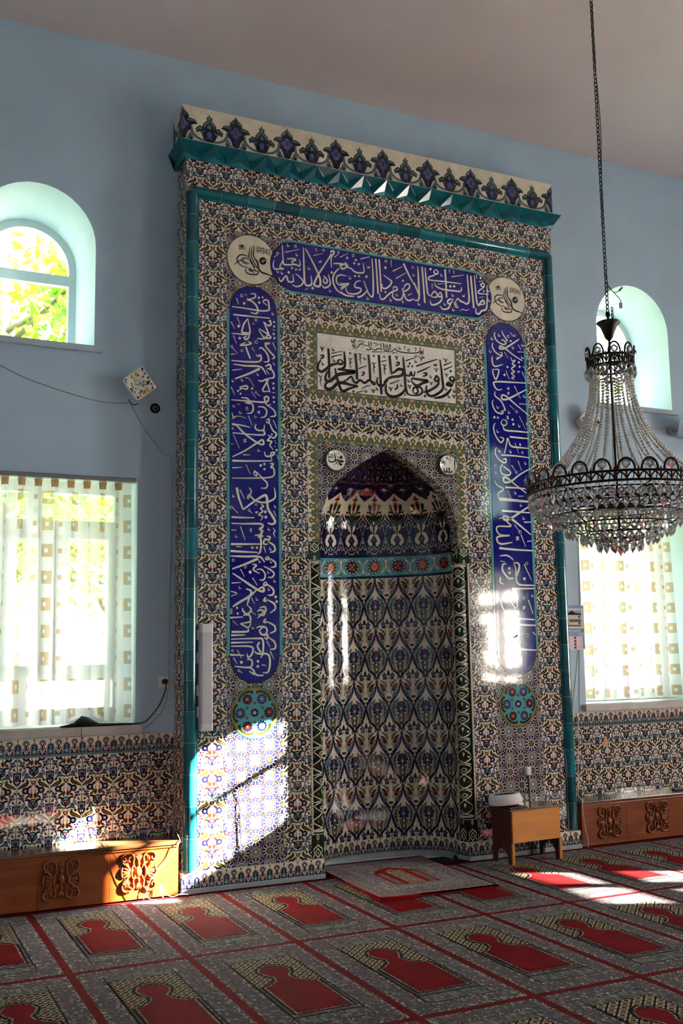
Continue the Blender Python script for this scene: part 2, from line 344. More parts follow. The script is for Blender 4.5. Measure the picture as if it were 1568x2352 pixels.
class Motif:
    def __init__(s, ol=None): s.tris = []; s.ol = ol     # (color, layer, [(u,v)x3]); ol = dark contour (width u, width v)
    def poly(s, c, l, P, mir=None, sm=0):
        if sm: P = crom(P, sm)
        P = [tuple(p) for p in P]
        if s.ol and c in INKED:
            n = len(P); ar = sum(P[i-1][0]*P[i][1]-P[i][0]*P[i-1][1] for i in range(n)); sg = 1 if ar > 0 else -1; G = []
            for i in range(n):
                tx, ty = P[(i+1) % n][0]-P[i-1][0], P[(i+1) % n][1]-P[i-1][1]; q = math.hypot(tx, ty) or 1; on_axis = mir is not None and abs(P[i][0]-mir) < 1e-6
                G.append((P[i][0] if on_axis else P[i][0]+sg*ty/q*s.ol[0], P[i][1]-sg*tx/q*s.ol[1]))
            for a, b, d in tess(G): s.tris.append(('black', l-.5, (G[a], G[b], G[d])))
            if mir is not None:
                H = [(2*mir-p[0], p[1]) for p in G]
                for a, b, d in tess(G): s.tris.append(('black', l-.5, (H[a], H[d], H[b])))
        for a, b, d in tess(P): s.tris.append((c, l, (P[a], P[b], P[d])))
        if mir is not None:
            Q = [(2*mir-p[0], p[1]) for p in P]
            for a, b, d in tess(P): s.tris.append((c, l, (Q[a], Q[d], Q[b])))
    def ell(s, c, l, cx, cy, rx, ry=None, n=12, rot=0.0, mir=None):
        ry = ry or rx; cr, sr = math.cos(rot), math.sin(rot)
        s.poly(c, l, [(cx+rx*math.cos(2*PI*i/n)*cr-ry*math.sin(2*PI*i/n)*sr, cy+rx*math.cos(2*PI*i/n)*sr+ry*math.sin(2*PI*i/n)*cr) for i in range(n)], mir)
    def star(s, c, l, cx, cy, r0, r1, k, rot=0.0, mir=None):
        s.poly(c, l, [(cx+(r0 if i % 2 == 0 else r1)*math.cos(rot+PI*i/k), cy+(r0 if i % 2 == 0 else r1)*math.sin(rot+PI*i/k)) for i in range(2*k)], mir)
    def line(s, c, l, P, w, mir=None, k=4):
        P = crom(P, k, False) if len(P) > 2 and k > 1 else P
        A, B = ribbon(P, w)
        for i in range(len(A)-1):
            for t in ((A[i], B[i], B[i+1]), (A[i], B[i+1], A[i+1])):
                t = [tuple(q) for q in t]; s.tris.append((c, l, tuple(t)))
                if mir is not None: s.tris.append((c, l, tuple((2*mir-q[0], q[1]) for q in t)))
    def rect(s, c, l, x0, x1, y0, y1): s.poly(c, l, [(x0, y0), (x1, y0), (x1, y1), (x0, y1)])
    def clip(s, x0=0., x1=1., y0=0., y1=1.):
        out = []
        for c, l, t in s.tris:
            if min(p[0] for p in t) >= x0 and max(p[0] for p in t) <= x1 and min(p[1] for p in t) >= y0 and max(p[1] for p in t) <= y1:
                out.append((c, l, t)); continue
            P = list(t)
            for h in ((-1, 0, -x0), (1, 0, x1), (0, -1, -y0), (0, 1, y1)):
                P = clip_half(P, *h)
                if len(P) < 3: break
            if len(P) >= 3:
                for i in range(1, len(P)-1): out.append((c, l, (P[0], P[i], P[i+1])))
        s.tris = out; return s
    def minus_convex(s, cv):
        """remove the part inside a counter-clockwise convex outline"""
        out = []; n = len(cv); E = []
        for i in range(n):
            (x0, y0), (x1, y1) = cv[i], cv[(i+1) % n]; a, b = (y1-y0), -(x1-x0); E.append((a, b, a*x0+b*y0))   # inside: a x+b y <= c
        for c, l, t in s.tris:
            rem = list(t)
            for (a, b, d) in E:
                o = clip_half(rem, -a, -b, -d)
                if len(o) >= 3:
                    for i in range(1, len(o)-1): out.append((c, l, (o[0], o[i], o[i+1])))
                rem = clip_half(rem, a, b, d)
                if len(rem) < 3: break
        s.tris = out; return s
    def copy(s, su=1., sv=1., du=0., dv=0., flip=False, cmap=None):
        m = Motif()
        for c, l, t in s.tris:
            q = tuple((((1-p[0]) if flip else p[0])*su+du, p[1]*sv+dv) for p in t)
            m.tris.append(((cmap or {}).get(c, c), l, q))
        return m
    def add(s, o): s.tris += o.tris; return s
    def arrays(s):
        if not hasattr(s, '_a') or s._n != len(s.tris):
            V, M = [], []
            for c, l, t in s.tris:
                (x0, y0), (x1, y1), (x2, y2) = t
                ar = (x1-x0)*(y2-y0)-(x2-x0)*(y1-y0)
                if abs(ar) < 1e-9: continue
                if ar < 0: t = (t[0], t[2], t[1])
                V += [(p[0], p[1], l) for p in t]; M.append(CI[c])
            s._a = (np.array(V, float).reshape(-1, 3), np.array(M, int)); s._n = len(s.tris)
        return s._a
class Tiles:
    """accumulates stamped motifs of one part"""
    def __init__(s): s.V = []; s.M = []
    def stamp(s, mo, fn, u0, v0, su, sv, tilt=0.0, base=0.0):
        """fn(U, V, H) -> xyz arrays; (u0,v0) lower-left corner, su/sv size"""
        V, M = mo.arrays()
        if not len(V): return
        h = base+V[:, 2]*LAY
        if tilt: h = h+(V[:, 0]-.5)*random.uniform(-tilt, tilt)+(V[:, 1]-.5)*random.uniform(-tilt, tilt)+tilt
        s.V.append(fn(u0+V[:, 0]*su, v0+V[:, 1]*sv, h)); s.M.append(M)
    def build(s, name, parent, flip=False):
        V = np.concatenate(s.V); M = np.concatenate(s.M); off = np.array(wloc(parent)); V = V-off
        n = len(M); used = sorted(set(M.tolist())); remap = np.zeros(len(CN), int)
        for i, k in enumerate(used): remap[k] = i
        me = bpy.data.meshes.new(name)
        me.vertices.add(3*n); me.vertices.foreach_set('co', V.astype(np.float32).ravel())
        idx = np.arange(3*n).reshape(-1, 3)
        if flip: idx = idx[:, ::-1]
        me.loops.add(3*n); me.loops.foreach_set('vertex_index', idx.ravel().astype(np.int32))
        me.polygons.add(n); me.polygons.foreach_set('loop_start', np.arange(0, 3*n, 3, dtype=np.int32))
        for k in used: me.materials.append(CER[CN[k]])
        me.polygons.foreach_set('material_index', remap[M].astype(np.int32))
        me.update(calc_edges=True); me.validate()
        return link_mesh(name, me, parent)
def base_tile(c='cream', g=0.008, n=1):
    m = Motif((.0075, .0075)); m.rect('grout', 0, 0, 1, 0, 1)
    for i in range(n): m.rect(c, 1, g+(1-2*g)*i/n, g+(1-2*g)*(i+1)/n, g, 1-g)
    return m
# --- floral wall tile -------------------------------------------------------------------------------
def m_floral():
    m = base_tile(); A = .5
    U = lambda P: [(.5+p[0], p[1]) for p in P]
    # edge bloom with petals (half on each edge)
    for x in (0.0, 1.0):
        s = 1 if x == 0 else -1
        X = lambda P: [(x+s*p[0], p[1]) for p in P]
        m.poly('navy', 3, X([(0, .29), (.05, .31), (.105, .36), (.12, .44), (.115, .52), (.125, .575), (.07, .555), (0, .57)]))
        m.poly('lblue', 4, X([(0, .33), (.05, .345), (.09, .40), (.095, .47), (.06, .53), (0, .545)]))
        m.poly('gteal', 5, X([(0, .46), (.05, .46), (.075, .50), (.03, .54), (0, .53)]))
        m.poly('navy', 5, X([(0, .36), (.03, .37), (.05, .405), (.03, .445), (0, .45)])); m.poly('red', 6, X([(0, .385), (.02, .395), (.018, .42), (0, .425)]))
        for a in (.33, .38, .44): m.poly('pale', 5, X([(.07, a+.03), (.095, a+.055), (.07, a+.065)]))
        # sepals under bloom
        m.poly('brown', 3, X([(.012, .20), (.05, .25), (.075, .315), (.115, .345), (.105, .27), (.06, .20), (.02, .165)]), sm=2)
        m.line('green', 2, X([(.0, .30), (.01, .20), (.03, .12), (.02, .0)]), .014)
        # hyacinth spray above the bloom
        m.line('green', 2, X([(.0, .56), (.015, .70), (.012, .86), (.03, 1.0)]), .012)
        m.line('brown', 2, X([(.02, .56), (.07, .68), (.12, .80)]), .012)
        for (hx, hy, hr) in ((.165, .77, .062), (.115, .86, .05), (.20, .86, .035), (.07, .78, .028), (.21, .70, .035), (.055, .93, .04)):
            m.star('lblue', 3, x+s*hx, hy, hr, hr*.62, 6, .3); m.ell('navy', 4, x+s*hx, hy, hr*.34, n=6)
        m.ell('red', 5, x+s*.16, .775, .026, .03, n=7); m.ell('red', 5, x+s*.115, .86, .018, n=6)
        m.poly('brown', 3, X([(.06, .60), (.10, .68), (.14, .70), (.12, .63)]))
        # small lily
        m.poly('lblue', 3, X([(.15, .50), (.175, .60), (.20, .68), (.255, .66), (.24, .61), (.29, .585), (.24, .565), (.21, .50), (.165, .44)]))
        m.poly('white', 4, X([(.165, .52), (.185, .60), (.175, .64), (.125, .625), (.17, .655), (.215, .64), (.205, .57)])); m.poly('navy', 5, X([(.19, .55), (.2, .60), (.185, .60)]))
        m.ell('cream', 3, x, .80, .03, .05, n=8); m.ell('lblue', 4, x, .79, .014, .03, n=6)
    # stems crossing under the pomegranate
    m.line('green', 3, U([(-.02, .44), (.05, .36), (.13, .28), (.17, .22)]), .020, mir=A); m.line('brown', 3, U([(.0, .22), (.055, .14), (.13, .06), (.19, .03)]), .016, mir=A)
    m.line('green', 3, U([(.005, .20), (.06, .10), (.05, .0)]), .014, mir=A); m.line('brown', 3, U([(.07, 1.0), (.055, .93), (.075, .88)]), .02, mir=A)
    # pomegranate
    m.poly('navy', 4, U([(0, .415), (.03, .455), (.10, .485), (.14, .545), (.145, .61), (.115, .665), (.085, .715), (.04, .735), (0, .74)]), mir=A)
    for k in range(-4, 5):
        an = -PI/2+k*.42; m.ell('lblue' if k % 2 else 'gteal', 5, .5+.098*math.cos(an), .595+.092*math.sin(an), .034, .023, n=7, rot=an)
    m.poly('turq', 5, U([(0, .715), (.05, .70), (.075, .665), (.045, .645), (0, .655)]), mir=A)
    m.ell('red', 6, .5, .595, .058, .05, n=10); m.ell('white', 7, .5, .60, .018, n=6); m.ell('navy', 6, .5, .505, .04, .022, n=8)
    m.poly('brown', 5, U([(.085, .665), (.12, .73), (.17, .745), (.245, .735), (.225, .70), (.165, .70), (.13, .655)]), mir=A, sm=2)
    # grey-teal half leaves
    m.poly('brown', 3, U([(.15, .47), (.175, .52), (.215, .535), (.255, .50), (.275, .44), (.2, .43)]), mir=A, sm=2)
    m.poly('gteal', 4, U([(.03, .40), (.09, .415), (.145, .455), (.18, .50), (.22, .495), (.26, .455), (.30, .385), (.315, .335), (.26, .37), (.17, .385), (.09, .375)]), mir=A, sm=2)
    for (x, y) in ((.15, .42), (.20, .455), (.21, .41), (.25, .40), (.105, .40)): m.ell('green', 5, .5+x, y, .013, .009, n=5, mir=A)
    m.poly('brown', 4, U([(.27, .315), (.30, .335), (.345, .325), (.345, .285), (.31, .275)]), mir=A, sm=2)
    # serrated green leaf
    m.poly('green', 4, U([(.165, .325), (.20, .345), (.225, .325), (.205, .285), (.235, .245), (.30, .215), (.36, .175), (.42, .135), (.475, .045), (.43, .065), (.36, .09), (.28, .115), (.205, .145), (.155, .195), (.14, .245), (.17, .28)]), mir=A)
    m.line('ochre', 5, U([(.19, .22), (.26, .18), (.34, .135), (.41, .10)]), .016, mir=A); m.line('red', 6, U([(.24, .205), (.32, .165), (.38, .135)]), .008, mir=A)
    # red bud
    m.poly('red', 4, U([(0, .185), (.045, .20), (.075, .245), (.07, .295), (.04, .285), (.02, .30), (0, .28)]), mir=A)
    m.ell('white', 5, .5, .245, .026, .02, n=8); m.poly('cream', 4, U([(0, .37), (.025, .34), (.02, .31), (0, .30)]), mir=A); m.poly('gteal', 4, U([(0, .40), (.012, .375), (0, .35)]), mir=A)
    # brown side leaf
    m.poly('brown', 3, U([(.07, .195), (.095, .15), (.135, .135), (.175, .10), (.165, .055), (.115, .075), (.085, .13)]), mir=A, sm=2)
    # rosettes on the joint
    for y in (0.0, 1.0):
        sg = 1 if y == 0 else -1
        for sx in (-1, 1):
            cx = .5+sx*.24; n = 10
            m.poly('navy', 5, [(cx+.098*math.cos(PI*i/n), y+sg*.095*math.sin(PI*i/n)) for i in range(n+1)])
            m.poly('pale', 6, [(cx+(.05 if i % 2 else .026)*math.cos(PI*i/8), y+sg*(.05 if i % 2 else .026)*math.sin(PI*i/8)) for i in range(9)])
            m.poly('black', 7, [(cx+.016*math.cos(PI*i/5), y+sg*.016*math.sin(PI*i/5)) for i in range(6)])
    # red sprig hanging from the joint
    m.poly('red', 4, U([(.02, .865), (.035, .91), (.065, .925), (.085, .88), (.11, .93), (.135, .90), (.10, .865), (.105, .82), (.085, .765), (.05, .775), (.04, .80), (.025, .83)]), mir=A)
    m.ell('brown', 5, .5+.065, .845, .018, .012, n=6, mir=A); m.line('brown', 3, U([(0, .74), (0, .80)]), .014)
    m.poly('green', 3, U([(.11, .86), (.15, .865), (.165, .835), (.20, .835), (.215, .80), (.26, .775), (.21, .765), (.16, .785), (.125, .825)]), mir=A)
    m.poly('brown', 3, U([(.12, .92), (.15, .955), (.175, .90), (.15, .87)]), mir=A)
    return m.clip()
# --- star-and-polygon tile --------------------------------------------------------------------------
def m_star():
    m = Motif(); m.rect('grout', 0, 0, 1, 0, 1); m.rect('brown', 1, .004, .996, .004, .996)
    for cx, cy in ((.5, .5), (0, 0), (1, 0), (0, 1), (1, 1)):
        for k in range(12):
            a = PI/12+k*PI/6; ca, sa = math.cos(a), math.sin(a)
            R = lambda r, t: (cx+r*ca-t*sa, cy+r*sa+t*ca)
            m.poly('pale', 2, [R(.095, 0), R(.18, .046), R(.245, .068), R(.292, .054), R(.334, 0), R(.292, -.054), R(.245, -.068), R(.18, -.046)])
            m.poly('navy', 3, [R(.14, 0), R(.19, .033), R(.245, .052), R(.285, .040), R(.312, 0), R(.285, -.040), R(.245, -.052), R(.19, -.033)])
            m.poly('lblue', 4, [R(.20, 0), R(.24, .018), R(.272, 0), R(.24, -.018)]); m.poly('navy', 5, [R(.22, 0), R(.24, .008), R(.262, 0), R(.24, -.008)])
            b = k*PI/6; cb, sb = math.cos(b), math.sin(b); Q = lambda r, t: (cx+r*cb-t*sb, cy+r*sb+t*cb)
            m.poly('brown', 2, [Q(.10, .013), Q(.165, 0), Q(.10, -.013)]); m.poly('black', 3, [Q(.29, 0), Q(.315, .018), Q(.335, 0), Q(.315, -.018)])
        m.ell('olive', 2, cx, cy, .085, n=12); m.star('ochre', 3, cx, cy, .07, .04, 8); m.ell('brown', 4, cx, cy, .022, n=6)
    for cx, cy in ((.5, 0), (.5, 1), (0, .5), (1, .5)):
        m.poly('pinkw', 3, [(cx+.185*math.cos(PI/8+PI/4*i), cy+.185*math.sin(PI/8+PI/4*i)) for i in range(8)])
        m.poly('olive', 4, [(cx+.170*math.cos(PI/8+PI/4*i), cy+.170*math.sin(PI/8+PI/4*i)) for i in range(8)])
        m.poly('pinkw', 5, [(cx+.163*math.cos(PI/2*i), cy+.163*math.sin(PI/2*i)) for i in range(4)], sm=2)
        m.poly('gteal', 6, [(cx+.145*math.cos(PI/2*i), cy+.145*math.sin(PI/2*i)) for i in range(4)], sm=2)
        m.poly('grey', 7, [(cx+.07*math.cos(PI/2*i), cy+.09*math.sin(PI/2*i)) for i in range(4)])
        for k in range(4):
            a = PI/4+k*PI/2; m.ell('ochre', 5, cx+.132*math.cos(a), cy+.132*math.sin(a), .018, .012, n=6, rot=a+PI/2)
    for a in range(4):
        for sgn in (-1, 1):
            an = PI/4+a*PI/2+sgn*math.radians(18.4); m.star('pale', 3, .5+.372*math.cos(an), .5+.372*math.sin(an), .075, .036, 5, an); m.star('red', 4, .5+.372*math.cos(an), .5+.372*math.sin(an), .055, .024, 5, an)
    return m.clip()
# --- palmette border (period 1 wide, 0.9 high) -----------------------------------------------------
def m_border(strip=True):
    m = Motif(); m.rect('cream', 0, 0, 1, 0, 1)
    if strip: m.rect('gteal', 1, 0, 1, 0, .13)
    A = .5; b = .13 if strip else 0.0; s = (1-b)
    Y = lambda P: [(p[0], b+p[1]*s) for p in P]
    m.rect('navy', 2, 0, 1, b, b+.20*s)
    # keyhole shape in the middle
    out = [(.5, .93), (.60, .90), (.70, .80), (.72, .70), (.66, .60), (.61, .52), (.62, .42), (.70, .36), (.80, .36), (.82, .28), (.82, .0), (.5, 0)]
    m.poly('brown', 3, Y(out), mir=A)
    m.poly('pinkw', 4, Y([(.5, .89), (.58, .86), (.665, .78), (.68, .71), (.63, .63), (.58, .53), (.585, .40), (.68, .31), (.78, .31), (.78, 0), (.5, 0)]), mir=A)
    m.poly('navy', 5, Y([(.5, .86), (.57, .83), (.645, .76), (.655, .71), (.605, .64), (.555, .54), (.555, .38), (.64, .25), (.76, .25), (.76, 0), (.5, 0)]), mir=A)
    m.poly('pale', 6, Y([(.5, .78), (.545, .74), (.59, .74), (.56, .68), (.52, .69), (.53, .61), (.5, .57)]), mir=A)
    m.poly('cream', 6, Y([(.5, .30), (.57, .24), (.63, .23), (.61, .14), (.55, .07), (.5, .05)]), mir=A); m.ell('red', 7, .5, b+.17*s, .06, .07*s, n=8); m.ell('ochre', 8, .5, b+.17*s, .03, .035*s, n=6)
    # side domes (half each edge)
    for x, sg in ((0, 1), (1, -1)):
        X = lambda P: [(x+sg*p[0], b+p[1]*s) for p in P]
        m.poly('brown', 3, X([(0, .80), (.05, .74), (.14, .69), (.22, .60), (.25, .50), (.235, .42), (.26, .36), (.32, .33), (.33, .42), (.385, .42), (.385, .30), (.31, .25), (.24, .22), (.24, 0), (0, 0)]))
        m.poly('pinkw', 4, X([(0, .75), (.06, .70), (.14, .65), (.20, .58), (.215, .50), (.20, .42), (.23, .32), (.22, 0), (0, 0)]))
        m.poly('navy', 5, X([(0, .71), (.06, .66), (.13, .62), (.175, .56), (.185, .50), (.17, .42), (.205, .30), (.205, 0), (0, 0)]))
        m.poly('gteal', 6, X([(0, .60), (.045, .58), (.09, .52), (.06, .46), (.045, .38), (.10, .32), (.17, .22), (.15, .10), (.08, .04), (0, .04)]))
        m.poly('pale', 7, X([(0, .24), (.03, .22), (.03, .14), (0, .12)])); m.poly('red', 7, X([(0, .075), (.06, .09), (.03, .05), (0, .05)]))
        m.poly('red', 3, X([(0, .98), (.05, .95), (.06, .89), (.02, .86), (.015, .80), (0, .80)]))
    for x in (.30, .70): m.ell('pale', 6, x, b+.10*s, .02, .03*s, n=5); m.ell('pale', 6, x+(-.05 if x < .5 else .05), b+.20*s, .016, .025*s, n=5)
    return m.clip()
# --- ogee tile of the niche (2 tiles high) ---------------------------------------------------------
def m_niche():
    m = Motif((.014, .007)); A = .5
    m.rect('grout', 0, 0, 1, 0, 1)
    for y0, y1 in ((0, .5), (.5, 1)): m.rect('cream', 1, .007, .993, y0+.003, y1-.003)
    U = lambda P: [(.5+p[0], p[1]) for p in P]
    # navy ogee stems: start on the axis at .955, swing out to the edge at .50, back to axis at .03
    path = [(0, .96), (.03, .88), (.07, .80), (.16, .72), (.28, .64), (.40, .56), (.475, .48), (.47, .41), (.40, .31), (.30, .225), (.20, .16), (.10, .10), (.03, .05), (0, .02)]
    m.line('navy', 3, U(path), [.07, .06, .075, .085, .08, .055, .05, .065, .10, .09, .07, .06, .06, .07], mir=A, k=3)
    m.star('navy', 5, .5, .955, .075, .03, 6); m.ell('pale', 6, .5, .955, .014, .007, n=6)
    for (x, y, r) in ((.36, .615, .036), (.435, .57, .036), (.13, .775, .03), (.22, .69, .03), (.34, .205, .04), (.25, .165, .035)): m.ell('navy', 4, .5+x, y, r, r*.55, n=8, mir=A)
    # tulips
    m.poly('red', 5, U([(.105, .935), (.14, .915), (.19, .925), (.255, .90), (.325, .865), (.345, .825), (.31, .795), (.25, .805), (.20, .845), (.165, .885), (.13, .905)]), mir=A, sm=2)
    m.poly('dgreen', 6, U([(.345, .84), (.35, .80), (.30, .785), (.25, .80), (.30, .82)]), mir=A, sm=2); m.line('ochre', 6, U([(.24, .86), (.29, .83)]), .014, mir=A)
    m.line('green', 3, U([(.33, .80), (.38, .77), (.36, .70), (.28, .63)]), .022, mir=A); m.line('green', 3, U([(.40, 1.0), (.43, .92), (.41, .83), (.44, .74)]), .02, mir=A)
    m.poly('olive', 3, U([(.25, .955), (.31, .965), (.37, .94), (.40, .88), (.375, .86), (.35, .90), (.30, .925)]), mir=A, sm=2); m.poly('gteal', 3, U([(.16, .985), (.24, .99), (.26, .97), (.2, .965)]), mir=A)
    # feather under tulip
    m.poly('gteal', 4, U([(.075, .855), (.10, .865), (.15, .835), (.21, .80), (.28, .77), (.315, .73), (.30, .69), (.24, .665), (.18, .70), (.11, .77)]), mir=A, sm=2)
    m.poly('lblue', 5, U([(.09, .80), (.14, .76), (.21, .71), (.27, .69), (.24, .66), (.17, .69), (.10, .76)]), mir=A, sm=2); m.line('red', 6, U([(.11, .81), (.18, .76), (.26, .735)]), .016, mir=A); m.line('pale', 6, U([(.10, .835), (.18, .79), (.28, .745)]), .012, mir=A)
    # big grey feathers round the flower
    m.poly('gteal', 3, U([(.09, .64), (.16, .60), (.25, .585), (.33, .545), (.405, .49), (.42, .42), (.375, .335), (.30, .245), (.215, .18), (.19, .21), (.215, .28), (.235, .36), (.225, .44), (.18, .50), (.11, .57)]), mir=A, sm=2)
    m.line('pale', 4, U([(.205, .20), (.25, .29), (.265, .38), (.245, .47), (.17, .55)]), .014, mir=A); m.line('pale', 4, U([(.235, .185), (.33, .29), (.39, .40), (.375, .48), (.29, .545)]), .012, mir=A)
    for (x, y) in ((.30, .50), (.32, .44), (.31, .37), (.28, .31)): m.ell('brown', 4, .5+x, y, .032, .018, n=6, mir=A); m.ell('lblue', 5, .5+x, y, .014, .008, n=5, mir=A)
    # flower in the middle
    for k in range(9):
        an = PI/2+k*2*PI/9; m.ell('navy', 4, .5+.135*math.cos(an), .44+.07*math.sin(an), .07, .034, n=8, rot=an)
    m.ell('navy', 4, .5, .44, .125, .068, n=14)
    for k in range(8):
        an = PI/8+k*PI/4; m.ell('lblue', 5, .5+.115*math.cos(an), .44+.056*math.sin(an), .032, .016, n=6)
    m.ell('red', 5, .5, .465, .062, .036, n=10); m.ell('cream', 6, .5, .43, .05, .026, n=8); m.ell('ochre', 7, .5, .425, .024, .013, n=6); m.ell('white', 7, .5, .475, .012, .006, n=5)
    m.poly('gteal', 5, U([(0, .38), (.05, .365), (.045, .34), (0, .33)]), mir=A); m.poly('lblue', 5, U([(0, .555), (.06, .55), (.09, .515), (.04, .505), (0, .51)]), mir=A); m.ell('red', 6, .56, .55, .022, .011, n=6, mir=A)
    # base leaves
    m.poly('olive', 3, U([(.03, .12), (.05, .20), (.06, .26), (.13, .325), (.18, .33), (.15, .295), (.125, .22), (.085, .14)]), mir=A, sm=2)
    m.line('brown', 4, U([(.01, .24), (.05, .285), (.09, .32)]), .022, mir=A); m.line('brown', 4, U([(.01, .275), (.04, .22), (.06, .17)]), .018, mir=A)
    m.line('green', 3, U([(.0, .17), (.06, .12), (.11, .05), (.09, 0)]), .045, mir=A); m.line('navy', 3, U([(.03, .145), (.03, .04)]), .02, mir=A)
    # edge bells and blue stars
    m.star('navy', 3, .5+.33, .07, .10, .05, 5, PI/2, mir=A); m.star('lblue', 4, .5+.33, .075, .06, .032, 5, PI/2, mir=A); m.ell('red', 4, .5+.41, .035, .03, .016, n=6, mir=A)
    m.poly('brown', 3, U([(.50, .20), (.47, .16), (.44, .10), (.455, .085), (.5, .115)]), mir=A); m.line('olive', 3, U([(.485, .0), (.49, .1)]), .012, mir=A)
    m.poly('brown', 3, U([(.5, .66), (.45, .675), (.40, .655), (.44, .645), (.5, .63)]), mir=A)
    m.poly('navy', 3, U([(.5, .45), (.46, .42), (.44, .40), (.5, .40)]), mir=A)
    return m.clip()
# --- turquoise band (period 2 wide) ------------------------------------------------------------------
def m_band():
    m = Motif(); m.rect('navy', 0, 0, 1, 0, 1); m.rect('turq', 1, 0, 1, .10, .90); m.rect('grout', 2, .498, .502, .1, .9)
    for cx, kind in ((.25, 0), (.75, 1)):
        for k in range(11):
            a = k*2*PI/11+.2; R = lambda r, t: (cx+(r*math.cos(a)-t*math.sin(a))*.5, .5+(r*math.sin(a)+t*math.cos(a)))
            m.poly('navy', 3, [R(.15, .07), R(.24, .075), R(.35, 0), R(.24, -.06), R(.15, -.07)]); m.poly('white', 4, [R(.20, .04), R(.27, .04), R(.32, 0), R(.25, .0)])
        m.ell('brown', 5, cx, .5, .115, .23, n=14); m.ell('orange' if kind == 0 else 'red', 6, cx, .5, .10, .20, n=14)
        if kind == 0: m.poly('pinkw', 7, [(cx, .66), (cx+.05, .5), (cx, .34), (cx-.05, .5)], sm=2); m.poly('ochre', 8, [(cx, .62), (cx+.035, .5), (cx, .38), (cx-.035, .5)], sm=2)
        else:
            for (x, y) in ((0, 0), (.04, .10), (-.04, .09), (.035, -.11), (-.045, -.08)): m.ell('pinkw', 7, cx+x, .5+y, .018, .036, n=7); m.ell('red', 8, cx+x, .5+y, .007, .014, n=5)
    for x0, sg in ((.5, 1), (0, -1), (1, -1)):
        Y = lambda P: [(x0+p[0], .5+sg*p[1]) for p in P]
        for s2 in (-1, 1):
            m.line('white', 3, [(x0+s2*.015, .5+sg*.28), (x0+s2*.02, .5+sg*.05), (x0+s2*.05, .5-sg*.15), (x0+s2*.11, .5-sg*.30)], [.02, .045, .04, .015]); m.line('navy', 4, [(x0+s2*.02, .5+sg*.20), (x0+s2*.026, .5+sg*.03), (x0+s2*.055, .5-sg*.17)], [.01, .02, .01])
            m.poly('white', 3, [(x0+s2*.03, .5+sg*.30), (x0+s2*.09, .5+sg*.36), (x0+s2*.16, .5+sg*.31), (x0+s2*.09, .5+sg*.26)]); m.poly('navy', 4, [(x0+s2*.05, .5+sg*.30), (x0+s2*.09, .5+sg*.33), (x0+s2*.13, .5+sg*.31), (x0+s2*.09, .5+sg*.285)])
        m.ell('red', 4, x0, .5-sg*.31, .02, .04, n=6)
    return m.clip()
